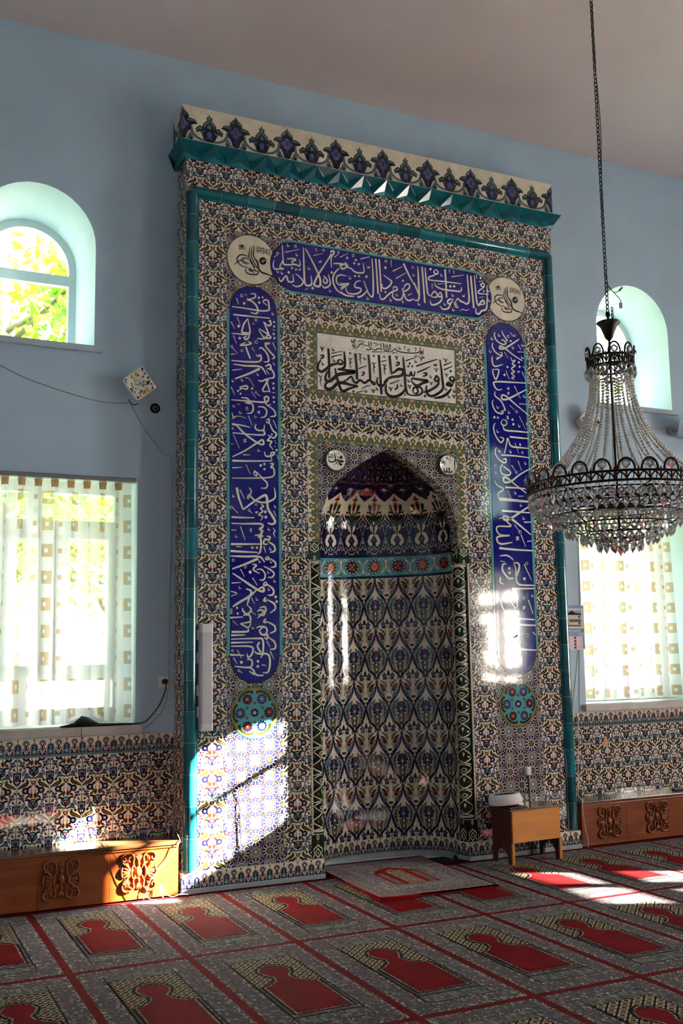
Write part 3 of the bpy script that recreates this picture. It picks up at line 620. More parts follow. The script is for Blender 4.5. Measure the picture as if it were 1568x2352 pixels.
# --- hood tiles --------------------------------------------------------------------------------------
def m_hood_low():
    """cream field with tulip spray over a navy ground; one tile wide, height 1"""
    m = Motif(); A = .5; m.rect('navy', 0, 0, 1, 0, 1)
    U = lambda P: [(.5+p[0], p[1]) for p in P]
    # cream vase: upper field and horseshoe feet
    field = [(0, 1.0), (.5, 1.0), (.5, .77), (.44, .73), (.36, .665), (.27, .62), (.20, .58), (.15, .545), (.17, .50), (.13, .455), (.06, .43), (.06, .375), (.10, .36), (0, .36)]
    m.poly('brown', 1, U([(p[0]+.012 if 0 < p[0] < .5 else p[0], p[1]-.012) for p in field]), mir=A); m.poly('cream', 2, U(field), mir=A)
    foot = [(.02, .385), (.12, .385), (.20, .36), (.225, .32), (.27, .29), (.28, .24), (.25, .20), (.19, .18), (.15, .155), (.10, .165), (.075, .20), (.095, .235), (.14, .245), (.145, .275), (.10, .30), (.06, .335), (.02, .36)]
    m.poly('brown', 1, [(.5+(p[0]-.14)*1.13+.14, (p[1]-.27)*1.12+.27) for p in foot], mir=A); m.poly('cream', 3, U(foot), mir=A)
    m.poly('pale', 3, U([(0, .30), (.012, .275), (0, .25)]), mir=A)
    # bouquet
    m.line('green', 4, U([(0, .37), (0, .70), (0, .80)]), .06)
    m.poly('dgreen', 4, U([(0, .48), (.07, .53), (.18, .58), (.30, .65), (.39, .745), (.28, .735), (.15, .69), (.05, .63)]), mir=A, sm=2); m.line('gteal', 5, U([(.03, .54), (.15, .625), (.29, .695)]), .02, mir=A)
    m.line('green', 4, U([(0, .60), (.08, .67), (.24, .735)]), .04, mir=A); m.line('green', 4, U([(0, .63), (.10, .73), (.18, .83)]), .045, mir=A); m.line('green', 4, U([(0, .67), (.10, .76), (.30, .80)]), .03, mir=A)
    m.ell('red', 5, .5+.31, .785, .05, .022, n=8, mir=A, rot=.3)
    m.poly('dgreen', 5, U([(.14, .82), (.17, .80), (.24, .815), (.285, .87), (.31, .95), (.26, .92), (.235, .965), (.20, .915), (.155, .955), (.14, .89)]), mir=A); m.poly('brown', 6, U([(.17, .83), (.22, .835), (.25, .88), (.21, .87)]), mir=A)
    m.poly('red', 5, U([(0, .80), (.05, .82), (.075, .88), (.11, .99), (.055, .94), (.035, .985), (0, 1.0)]), mir=A); m.poly('brown', 6, U([(0, .82), (.03, .85), (.02, .92), (0, .93)]), mir=A)
    # leaves at the neck
    m.poly('green', 4, U([(0, .38), (.02, .41), (.035, .455), (.07, .50), (.03, .49), (0, .50)]), mir=A)
    # pale arabesque lines on the navy
    for P, w in (([(.5, .74), (.46, .66), (.40, .62), (.33, .575), (.36, .53)], .014), ([(.36, .55), (.41, .53), (.44, .57)], .012), ([(.20, .52), (.28, .49), (.35, .53)], .012), ([(.5, .60), (.44, .54), (.42, .48), (.46, .42), (.5, .36)], .012),
                 ([(.5, .33), (.44, .26), (.40, .19), (.36, .13), (.42, .10), (.5, .17)], .014), ([(.05, .12), (.15, .10), (.11, .03), (0, .02)], .014), ([(0, .16), (.05, .13), (.03, .07)], .012), ([(.32, .03), (.24, .06), (.20, .12), (.27, .15)], .014), ([(.36, .13), (.30, .08), (.24, .05)], .012)):
        m.line('pale', 3, U(P), w, mir=A)
    m.star('gteal', 3, .5+.43, .52, .05, .02, 4, mir=A); m.poly('pale', 3, U([(.5, .69), (.48, .66), (.5, .63)]), mir=A); m.poly('pale', 3, U([(.5, .27), (.47, .23), (.5, .19)]), mir=A)
    return m.clip()
def m_hood_up():
    """navy arabesque, one tile wide; scalloped lower edge over cream"""
    m = Motif(); A = .5; m.rect('cream', 0, 0, 1, 0, 1)
    U = lambda P: [(.5+p[0], p[1]) for p in P]
    # tulip tip continuing from below
    m.poly('red', 2, U([(0, .0), (.11, .0), (.14, .06), (.07, .04), (0, .13)]), mir=A)
    sc = [(0, .20), (.10, .16), (.22, .11), (.36, .06), (.46, .02), (.5, .0), (.5, 1.0), (0, 1.0)]
    m.poly('brown', 1, U([(p[0], p[1]-.02) for p in sc]), mir=A); m.poly('navy', 2, U(sc), mir=A)
    for P, w in (([(.5, .17), (.42, .22), (.30, .24), (.18, .30), (.12, .38)], .013), ([(.5, .36), (.40, .40), (.30, .37), (.24, .42), (.30, .48), (.42, .46)], .016), ([(0, .44), (.08, .48), (.12, .56), (.06, .62), (0, .60)], .016), ([(.12, .38), (.05, .36), (0, .30)], .013),
                 ([(.5, .52), (.42, .58), (.34, .66), (.24, .70), (.10, .68), (0, .74)], .014), ([(.5, .72), (.44, .78), (.38, .72), (.30, .78), (.34, .86)], .014), ([(0, .82), (.08, .86), (.14, .94), (.1, 1.0)], .014), ([(.5, .86), (.44, .92), (.36, .94), (.30, 1.0)], .014)):
        m.line('ochre', 3, U(P), w, mir=A)
    for x in (0, 1):
        sg = 1 if x == 0 else -1
        m.poly('cream', 3, [(x, .32), (x+sg*.07, .30), (x+sg*.13, .265), (x+sg*.07, .24), (x, .225)]); m.poly('ochre', 4, [(x, .30), (x+sg*.035, .27), (x, .24)]); m.ell('red', 5, x, .27, .018, .018, n=6)
    m.star('cream', 3, .5, .50, .05, .02, 4); m.star('lblue', 3, .5+.2, .58, .035, .015, 5, mir=A); m.star('lblue', 3, .5+.42, .12, .03, .013, 5, mir=A)
    return m.clip()
# --- crest tile: one large bud and one small, period 2 tiles ----------------------------------------
def m_crest():
    m = Motif((.005, .01)); A = .5; m.rect('cream', 0, 0, 1, 0, 1)
    U = lambda P: [(.5+p[0]*.88, p[1]) for p in P]      # p scaled from the axis of the large bud
    def sub(c, l, P, sm=0):
        m.poly(c, l, U(P), mir=A, sm=sm)
    # scroll between the buds
    m.line('dgreen', 1, U([(.17, .42), (.20, .25), (.28, .13), (.40, .06), (.57, .045)]), .060, mir=A); m.line('gteal', 2, U([(.17, .42), (.20, .25), (.28, .13), (.40, .06), (.57, .045)]), .044, mir=A)
    m.line('brown', 1, U([(.155, .44), (.19, .50), (.25, .56)]), .016, mir=A)
    # large bud
    sub('dgreen', 3, [(0, .95), (.03, .86), (.11, .76), (.135, .68), (.12, .63), (.17, .63), (.26, .60), (.315, .50), (.22, .47), (.165, .42), (.17, .33), (.13, .22), (.09, .12), (.06, .02), (0, 0)])
    sub('gteal', 4, [(0, .93), (.03, .84), (.10, .76), (.12, .68), (.09, .62), (.0, .60)]); sub('navy', 5, [(0, .90), (.02, .80), (.035, .74), (.05, .70), (.09, .70), (.105, .655), (.07, .60), (0, .60)])
    sub('gteal', 4, [(.09, .56), (.14, .61), (.20, .61), (.26, .58), (.29, .525), (.2, .50)]); sub('navy', 5, [(.07, .52), (.12, .555), (.16, .53), (.20, .55), (.28, .535), (.30, .505), (.22, .49), (.165, .44), (.16, .35), (.12, .30), (.10, .38)])
    sub('navy', 4, [(0, .60), (.10, .56), (.16, .42), (.15, .32), (.10, .20), (.06, .04), (0, .02)])
    sub('lblue', 6, [(0, .62), (.04, .605), (.055, .53), (.10, .50), (.13, .44), (.10, .40), (.065, .40), (.075, .33), (.04, .29), (0, .30)], sm=2); m.ell('red', 7, .5, .46, .022, .07, n=10)
    m.line('lblue', 6, U([(0, .29), (.02, .18), (.06, .10)]), .008, mir=A)
    sub('cream', 5, [(.09, .13), (.12, .22), (.16, .285), (.145, .20), (.11, .08), (.07, .02)]); sub('gteal', 5, [(.12, .10), (.155, .22), (.20, .16), (.24, .06), (.16, .02), (.08, .0)]); sub('navy', 6, [(.15, 0), (.175, .11), (.22, 0)])
    # small bud (axis one tile away), mirrored about its own axis
    def sm_(c, l, P, s=0):
        for sg in (1, -1):
            Q = [(.5+.5-sg*p[0]*.88, p[1]) for p in P]; m.poly(c, l, Q, mir=A, sm=s)
    sm_('dgreen', 3, [(0, .86), (.015, .78), (.06, .74), (.05, .68), (.04, .66), (.10, .58), (.135, .52), (.14, .44), (.20, .47), (.29, .36), (.27, .25), (.20, .30), (.16, .24), (.12, .10), (.04, .03), (0, .04)])
    sm_('gteal', 4, [(0, .80), (.045, .73), (.03, .68), (0, .66)]); sm_('gteal', 4, [(0, .66), (.04, .63), (.10, .56), (.12, .50), (.11, .42), (.0, .38)]); sm_('navy', 5, [(0, .63), (.03, .55), (.06, .52), (.09, .44), (.07, .38), (0, .36)]); sm_('gteal', 6, [(0, .54), (.03, .50), (.045, .44), (.02, .405), (0, .41)])
    sm_('gteal', 4, [(.10, .38), (.14, .40), (.20, .44), (.27, .34), (.265, .28), (.20, .31), (.15, .25), (.08, .34)]); sm_('navy', 5, [(.03, .37), (.10, .40), (.15, .385), (.17, .35), (.24, .34), (.25, .31), (.16, .32), (.09, .345)])
    sm_('navy', 4, [(0, .37), (.05, .35), (.10, .28), (.125, .18), (.10, .09), (.05, .05), (0, .06)]); sm_('lblue', 5, [(0, .34), (.045, .29), (.06, .22), (.03, .20), (.055, .10), (.03, .10), (0, .16)])
    return m.clip()
# --- green colonette tile (1 wide, 2 high) ------------------------------------------------------------
def m_col():
    m = Motif(); A = .5; m.rect('dgreen', 0, 0, 1, 0, 1); m.rect('grout', 1, 0, 1, 0, .008)
    U = lambda P: [(.5+p[0], p[1]) for p in P]
    for P, w in (([(0, .62), (.16, .52), (.36, .40), (.42, .30), (.28, .20), (0, .08)], .045), ([(0, .62), (.22, .74), (.36, .86), (.2, .97), (0, 1.0)], .04), ([(0, .08), (.25, .04), (.45, .0)], .035), ([(.0, .86), (.13, .80), (0, .72)], .035)):
        m.line('cream', 2, U(P), w, mir=A)
    m.ell('red', 3, .5+.2, .32, .07, .05, n=8, mir=A); m.poly('cream', 3, U([(0, .50), (.06, .44), (0, .30)]), mir=A); m.ell('red', 3, .5, .90, .08, .03, n=8)
    m.poly('olive', 2, U([(.36, .62), (.46, .68), (.40, .76), (.30, .68)]), mir=A)
    return m.clip()
def m_colcap():
    m = Motif(); A = .5; m.rect('dgreen', 0, 0, 1, 0, 1); U = lambda P: [(.5+p[0], p[1]) for p in P]
    m.line('cream', 2, U([(.42, .95), (.28, .80), (.36, .62), (.14, .52), (0, .44)]), .06, mir=A); m.line('cream', 2, U([(0, .95), (.2, .78), (0, .58)]), .06, mir=A)
    m.poly('navy', 2, U([(0, .90), (.14, .78), (0, .64)]), mir=A); m.poly('cream', 3, U([(0, .84), (.05, .78), (0, .72)]), mir=A); m.poly('red', 2, U([(0, .42), (.12, .34), (0, .24)]), mir=A); m.line('cream', 2, U([(0, .24), (.1, .14), (0, .06)]), .05, mir=A)
    m.rect('cream', 2, 0, 1, 0, .03)
    return m.clip()
def m_dots():
    m = Motif(); m.rect('cream', 0, 0, 1, 0, 1); m.ell('red', 1, .5, .25, .22, .13, n=8); m.ell('navy', 1, .15, .75, .2, .12, n=6); m.ell('navy', 1, .85, .75, .2, .12, n=6); m.ell('black', 2, .5, .25, .1, .06, n=6)
    return m.clip()
M_FLORAL, M_STAR, M_BORDER, M_BORDER0, M_NICHE, M_BAND = m_floral(), m_star(), m_border(), m_border(False), m_niche(), m_band()
M_HLOW, M_HUP, M_CREST, M_COL, M_CAP, M_DOTS = m_hood_low(), m_hood_up(), m_crest(), m_col(), m_colcap(), m_dots()
M_GBORDER = M_BORDER0.copy(cmap=dict(navy='olive', brown='green', gteal='gteal', pinkw='ochre'))
# ------------------------------------------------------------------ pen strokes of the inscriptions (kind, width, x z x z ... in mm on the tiled front)
CALL = {
'cart': '''
0 28 -485 3702 -481 3631 -481 3479|0 23 -390 3632 -410 3617 -407 3596 -380 3595 -370 3612 -390 3632|0 31 -373 3596 -417 3595 -470 3576 -510 3541 -543 3522 -569 3535 -572 3559 -562 3585 -545 3608|
0 29 -358 3695 -353 3639 -354 3589 -371 3565 -411 3555|0 39 -414 3554 -344 3553 -270 3550 -338 3531 -405 3515 -445 3483 -479 3458 -505 3459 -511 3486 -494 3531|
0 31 -434 3559 -422 3501 -406 3447 -387 3402 -360 3396 -320 3418 -249 3441|0 36 -249 3444 -313 3447 -359 3455 -413 3449 -453 3411 -486 3396 -512 3406 -512 3430 -495 3447|
0 26 -386 3458 -345 3478 -305 3510 -292 3489 -278 3469 -258 3468 -237 3489 -217 3484 -204 3473 -183 3478 -162 3496 -135 3489 -108 3476 -122 3466 -142 3482|0 29 -267 3689 -259 3593 -256 3493|
0 29 -158 3692 -150 3598 -147 3498|0 29 -72 3699 -64 3582 -56 3400|0 29 0 3513 -32 3478 -60 3462 -84 3473 -92 3497 -86 3529|0 13 -459 3668 -375 3694|0 16 -461 3633 -443 3648 -376 3668|0 13 -242 3576 -174 3605|
0 12 -551 3699 -542 3702 -535 3676|0 12 -535 3676 -529 3699 -517 3703|0 12 -451 3710 -452 3696 -447 3688 -439 3692 -440 3698|0 9 -301 3687 -304 3682 -310 3680 -314 3683 -314 3689 -309 3692 -304 3692 -301 3687|
0 12 -326 3646 -314 3643 -309 3631|0 12 -292 3651 -303 3642 -312 3622 -301 3616 -314 3608 -308 3590 -305 3569|0 12 -244 3689 -232 3687 -227 3675|0 12 -210 3694 -221 3686 -230 3666 -219 3659 -231 3652 -226 3633 -223 3612|
0 12 -196 3673 -197 3659 -191 3650 -183 3655 -184 3661|0 9 -107 3688 -109 3683 -115 3681 -120 3684 -120 3690 -115 3694 -109 3693 -107 3688|0 12 -133 3632 -120 3630 -115 3618|
0 12 -98 3637 -109 3628 -118 3609 -107 3602 -120 3594 -115 3576 -111 3555|0 9 -19 3690 -21 3685 -27 3683 -32 3686 -32 3691 -27 3695 -21 3695 -19 3690|0 13 -52 3650 -3 3668|0 12 -43 3629 -31 3627 -25 3615|
0 12 -8 3634 -19 3625 -28 3605 -17 3599 -30 3591 -25 3573 -21 3552|0 11 -567 3490 -556 3487 -551 3475|0 11 -535 3494 -545 3486 -553 3467 -543 3460 -555 3453 -550 3435 -546 3414|
0 21 -552 3642 -525 3645 -529 3629 -552 3614|0 12 -536 3595 -537 3582 -532 3573 -524 3577 -525 3583|0 12 -446 3629 -446 3616 -441 3607 -433 3612 -434 3618|0 18 -219 3550 -195 3552 -203 3536 -220 3525|
0 11 -225 3421 -205 3436 -177 3451 -156 3456 -149 3463|0 13 -447 3387 -417 3406|1 0 -288 3412 -276 3401 -288 3387 -300 3398|0 13 -263 3393 -205 3411|0 12 -191 3425 -192 3412 -186 3403 -178 3408 -179 3414|
0 12 -139 3425 -130 3427 -122 3402|0 12 -122 3402 -116 3425 -104 3428|0 12 -98 3453 -99 3440 -93 3431 -85 3435 -86 3441|0 9 -287 3725 -260 3730 -239 3746 -218 3767 -191 3761 -157 3762 -136 3783|
0 9 -156 3797 -150 3750 -130 3743|0 11 -135 3796 -133 3749|0 12 -178 3731 -151 3728 -130 3743|0 11 -130 3736 -102 3733 -74 3749 -40 3744|0 11 -52 3793 -50 3736|0 11 -31 3796 -26 3739 -5 3741|0 9 -279 3792 -266 3737|
0 7 -280 3792 -274 3794 -269 3778|0 7 -269 3778 -265 3793 -258 3795|0 12 -295 3794 -296 3780 -291 3771 -283 3776 -284 3782|0 12 -286 3760 -287 3747 -281 3738 -273 3743 -274 3749|0 9 -225 3763 -183 3790|
0 9 -245 3786 -197 3794|0 9 -115 3786 -80 3790|0 9 -130 3717 -19 3728|0 9 -101 3768 -66 3782|1 0 -239 3767 -234 3762 -239 3757 -244 3761|1 0 -205 3745 -201 3741 -205 3736 -209 3740|
1 0 -140 3746 -136 3742 -140 3737 -144 3741|0 9 -26 3787 -23 3739 11 3740 19 3770 27 3793 29 3745|0 11 -12 3785 -9 3741|0 11 2 3787 5 3742|
0 12 1 3728 40 3740 68 3766 85 3748 145 3742 210 3746 267 3756 282 3774 289 3742 300 3773 307 3747 313 3794|0 11 39 3726 85 3733|0 12 101 3786 100 3772 106 3763 114 3768 113 3775|0 11 140 3790 154 3785 142 3761|
0 10 195 3767 191 3760 183 3757 176 3761 176 3769 183 3775 192 3774 195 3767|0 11 236 3788 250 3786 239 3762|0 7 272 3793 278 3794 283 3779|0 7 283 3779 286 3793 294 3795|0 11 231 3723 277 3731|
0 12 304 3741 303 3728 308 3718 317 3723 316 3730|0 30 18 3705 24 3642 30 3576|0 30 134 3706 141 3629 146 3553 149 3477 162 3430 186 3416|0 32 156 3471 123 3429 80 3400 24 3391 -11 3410 -20 3447 -12 3480|
0 25 186 3416 257 3423 291 3449 288 3477 259 3487 223 3477 212 3451 229 3430|0 25 245 3483 255 3448 233 3430|0 33 200 3533 217 3509 253 3496 296 3520 344 3542 268 3546 211 3547 200 3533|
0 32 25 3563 57 3582 92 3608 128 3605 130 3577 98 3554 34 3541 -8 3518 -36 3490|0 25 141 3584 169 3565 191 3573 198 3597 208 3572 226 3574 233 3607|1 0 190 3673 201 3663 189 3650 178 3660|
1 0 177 3650 188 3639 176 3627 165 3637|1 0 211 3653 222 3643 210 3630 199 3641|0 14 154 3679 245 3715|0 19 246 3647 338 3686 433 3722|0 17 259 3593 263 3604 314 3628 373 3661|0 11 60 3702 70 3704 77 3680|
0 11 77 3680 82 3702 94 3705|0 22 73 3657 97 3660 93 3643 65 3631|0 12 236 3698 235 3684 241 3675 249 3680 248 3687|0 11 274 3716 284 3718 291 3694|0 11 291 3694 297 3716 309 3719|
0 30 455 3722 467 3638 473 3560 477 3502 447 3464 387 3429 351 3429 327 3455 328 3481 332 3507|0 28 421 3581 402 3560 420 3549 443 3564 422 3591 407 3573|0 30 439 3563 434 3524 389 3487 345 3463 301 3450|
0 13 401 3643 411 3645 419 3619|0 13 419 3619 426 3643 439 3647|0 14 399 3680 406 3667 414 3681 421 3669 429 3686|0 11 355 3533 365 3535 372 3511|0 11 372 3511 378 3533 390 3537|
0 12 364 3592 363 3578 369 3569 377 3574 376 3580|0 22 302 3598 335 3601 327 3584 298 3572|0 31 558 3598 539 3580 557 3562 580 3578 562 3605|0 28 579 3571 552 3523 530 3527 511 3528 523 3546 545 3541 551 3516|
0 31 551 3503 513 3460 460 3429 394 3413|1 0 550 3653 563 3642 549 3627 537 3639|0 12 493 3612 502 3614 510 3590|0 12 510 3590 516 3612 528 3616|0 17 487 3679 558 3713|0 17 486 3643 568 3681|
0 13 488 3727 498 3730 506 3703|0 13 506 3703 513 3727 526 3731|0 13 497 3508 495 3494 501 3485 510 3490 509 3496|0 13 570 3499 569 3485 574 3476 583 3481 582 3487|0 12 554 3449 563 3451 570 3426|
0 12 570 3426 577 3448 589 3452|0 13 520 3452 519 3438 525 3429 534 3433 533 3440|0 16 16 3486 97 3522|0 13 2 3455 13 3458 21 3430|0 13 21 3430 28 3455 42 3459|0 12 108 3499 107 3485 112 3476 121 3481 119 3487|
0 19 75 3488 82 3470 56 3445|0 9 151 3416 148 3411 142 3409 137 3412 137 3418 142 3422 148 3421 151 3416|0 12 166 3490 176 3492 184 3466|0 12 184 3466 190 3490 203 3493|0 12 173 3540 171 3527 177 3518 186 3522 184 3529|
1 0 315 3436 329 3423 314 3408 301 3421''',
'hpan': '''
0 23 -840 4435 -834 4320 -828 4290 -780 4294 -741 4303 -711 4295 -701 4309 -706 4346|0 23 -834 4320 -860 4266 -831 4255 -864 4250 -902 4245 -911 4271 -905 4309|0 23 -805 4334 -766 4342 -734 4339 -766 4318 -741 4294|
1 0 -765 4281 -756 4273 -766 4261 -775 4270|1 0 -734 4274 -725 4265 -735 4254 -744 4262|1 0 -705 4278 -696 4269 -705 4258 -715 4267|1 0 -792 4247 -780 4236 -792 4222 -803 4233|
0 23 -867 4185 -861 4161 -845 4163 -813 4205 -797 4167 -774 4164 -755 4176 -762 4225|0 23 -741 4231 -709 4214 -680 4181 -697 4150 -736 4135 -765 4147|
0 28 -674 4443 -672 4333 -669 4208 -661 4162 -631 4157 -611 4178 -617 4237|0 31 -657 4436 -609 4355 -551 4244 -542 4182 -559 4161 -592 4168 -585 4195 -551 4263 -476 4382 -451 4431|
0 26 -458 4436 -448 4450 -427 4450 -435 4427 -452 4399 -451 4322|1 0 -605 4154 -593 4143 -605 4129 -617 4140|1 0 -449 4296 -438 4286 -449 4273 -460 4283|0 24 -518 4249 -501 4238 -485 4215 -499 4194 -518 4204 -511 4231|
0 24 -529 4177 -512 4158 -479 4172 -462 4200 -477 4267|0 24 -436 4353 -409 4360 -348 4363 -382 4345 -345 4325|0 24 -389 4325 -423 4288 -441 4241 -432 4191 -405 4151 -349 4127|
0 21 -346 4280 -390 4271 -411 4252 -405 4208 -364 4195 -347 4203|0 12 -800 4452 -801 4438 -796 4430 -788 4435 -789 4441|0 9 -727 4444 -730 4436 -738 4433 -744 4437 -744 4445 -738 4451 -730 4450 -727 4444|
0 13 -821 4382 -707 4422|0 12 -732 4390 -733 4377 -728 4368 -720 4373 -722 4379|0 11 -850 4234 -851 4221 -846 4213 -838 4218 -839 4224|0 12 -637 4301 -638 4288 -632 4279 -624 4284 -626 4290|0 13 -595 4392 -519 4420|
0 13 -575 4452 -568 4425|0 9 -503 4448 -507 4441 -513 4439 -519 4442 -519 4449 -513 4454 -506 4453 -503 4448|0 10 -553 4361 -550 4342 -539 4363 -536 4344 -526 4368|
0 9 -382 4451 -385 4445 -392 4442 -398 4445 -398 4452 -392 4457 -385 4457 -382 4451|0 11 -425 4406 -391 4437|0 13 -381 4413 -343 4435|0 12 -470 4155 -471 4141 -466 4133 -458 4138 -459 4144|0 10 -664 4124 -638 4137|
0 9 -868 4365 -872 4358 -879 4355 -884 4359 -884 4366 -878 4371 -871 4371 -868 4365|0 10 -904 4331 -875 4358|0 11 -378 4161 -351 4181|0 11 -882 4242 -883 4229 -878 4220 -870 4225 -871 4231|0 13 -379 4414 -310 4455|
0 9 -259 4445 -263 4438 -271 4435 -278 4438 -278 4446 -271 4452 -263 4452 -259 4445|1 0 -321 4429 -308 4418 -321 4403 -333 4414|1 0 -249 4423 -238 4413 -249 4400 -260 4410|1 0 -263 4395 -252 4385 -263 4372 -274 4382|
1 0 -225 4394 -214 4384 -226 4371 -237 4381|0 16 -211 4425 -134 4455|0 11 -156 4377 -150 4362 -142 4376 -139 4363 -131 4381|0 21 -380 4356 -339 4365 -312 4350 -338 4378 -332 4341 -360 4324 -380 4327|
0 24 -339 4343 -291 4340 -271 4324 -244 4315 -210 4317 -182 4331 -188 4398|1 0 -258 4295 -248 4286 -258 4274 -268 4283|1 0 -225 4299 -215 4291 -225 4279 -235 4288|1 0 -163 4308 -150 4297 -163 4282 -175 4293|
0 27 -113 4445 -107 4303 -109 4174 -120 4143 -150 4168 -187 4259|0 27 -82 4447 -74 4308 -68 4173|0 27 -53 4448 -46 4312 -41 4193|0 24 -153 4193 -192 4149 -231 4125 -241 4136|
0 24 -211 4256 -245 4244 -263 4216 -253 4198 -212 4195 -220 4165 -261 4146 -309 4143 -332 4162 -335 4187|0 24 -382 4218 -362 4208 -311 4219 -356 4184 -383 4174|0 29 -383 4142 -330 4124 -268 4126|0 19 -381 4279 -327 4274|
0 12 -306 4278 -307 4264 -301 4255 -293 4261 -294 4267|0 13 -376 4162 -349 4182|0 12 -161 4138 -162 4124 -156 4116 -148 4121 -149 4127|0 10 16 4442 12 4435 4 4432 -3 4436 -3 4444 4 4450 13 4449 16 4442|
0 14 49 4457 53 4402|1 0 0 4403 13 4391 0 4376 -13 4388|0 25 -18 4329 28 4303 52 4287 33 4252 -3 4224 -31 4230 -30 4256|0 25 61 4223 65 4244 90 4250 97 4228 68 4215 25 4186 -19 4141 -47 4140 -54 4181|
1 0 -4 4206 6 4197 -5 4186 -15 4195|0 12 33 4155 32 4141 37 4132 46 4137 45 4144|0 12 138 4156 137 4143 143 4134 151 4139 150 4145|0 12 86 4201 85 4188 90 4179 99 4184 98 4190|
0 25 61 4210 56 4171 88 4149 131 4161 150 4210 136 4247|0 25 143 4222 175 4233 205 4263 199 4289 170 4278 150 4236|1 0 149 4320 161 4310 149 4296 137 4306|0 17 61 4371 145 4419|0 17 88 4316 176 4375|
0 14 189 4196 226 4220|0 34 156 4447 201 4362 246 4289|0 28 157 4211 167 4173 195 4157 242 4177|0 10 249 4428 245 4421 236 4418 229 4422 230 4430 237 4436 245 4435 249 4428|
0 13 238 4381 237 4367 243 4358 251 4363 250 4370|0 27 247 4305 275 4239 283 4219|0 30 282 4443 286 4325 285 4185 243 4165|0 30 320 4446 328 4317 336 4157|0 30 347 4443 355 4321 364 4238 391 4220|
0 27 391 4220 411 4251 431 4261 450 4232 430 4215 391 4217|0 27 470 4252 454 4236 469 4224 489 4234 478 4261 462 4248|0 27 493 4234 484 4198 444 4164 396 4151 382 4184|1 0 394 4450 407 4439 393 4424 381 4435|
0 24 433 4438 424 4415 452 4405 460 4428 437 4442|0 24 460 4414 412 4385 384 4374 383 4349 521 4355 672 4359|0 13 486 4417 485 4403 491 4394 500 4399 498 4406|0 30 526 4455 530 4346 532 4226|0 15 564 4458 565 4429|
0 15 604 4456 607 4428|0 15 582 4403 699 4435|0 27 426 4331 440 4305 503 4289 598 4291 662 4297 671 4330|1 0 569 4336 582 4325 568 4310 556 4321|1 0 604 4341 616 4330 603 4315 590 4326|0 15 406 4324 405 4282|
0 12 457 4325 512 4338|0 31 728 4443 734 4339 738 4232 715 4201 683 4211 659 4215 636 4233 619 4216|0 27 619 4216 602 4186 626 4174 611 4201 633 4161 601 4164|0 27 595 4220 555 4215 539 4191 554 4179 587 4205|
0 27 570 4188 545 4143 497 4129 467 4153|0 31 760 4437 768 4323 778 4173|0 31 793 4445 800 4327 809 4228 828 4205 846 4233 871 4251 878 4223 845 4211|0 28 909 4379 905 4255 893 4181 851 4162 825 4133 797 4140 799 4176|
0 25 877 4396 851 4378 875 4359 884 4382 869 4402|0 22 884 4361 833 4325 832 4303 923 4308|0 16 814 4452 816 4420|1 0 853 4444 864 4434 852 4420 840 4430|0 12 836 4401 878 4414|0 12 831 4267 880 4281|
0 10 886 4328 883 4322 876 4320 871 4323 871 4329 877 4334 883 4334 886 4328|0 12 677 4267 680 4253 689 4265 693 4255 700 4277|0 13 582 4268 581 4253 587 4244 596 4249 595 4256|
0 13 508 4187 507 4173 513 4163 522 4169 521 4175|0 13 278 4155 277 4142 282 4132 291 4138 290 4144|0 13 585 4151 583 4137 589 4128 598 4133 597 4139|0 12 648 4138 681 4153 705 4146 737 4161|
0 13 917 4351 916 4336 922 4327 931 4332 930 4339|0 13 918 4271 917 4257 923 4247 932 4253 931 4259''',
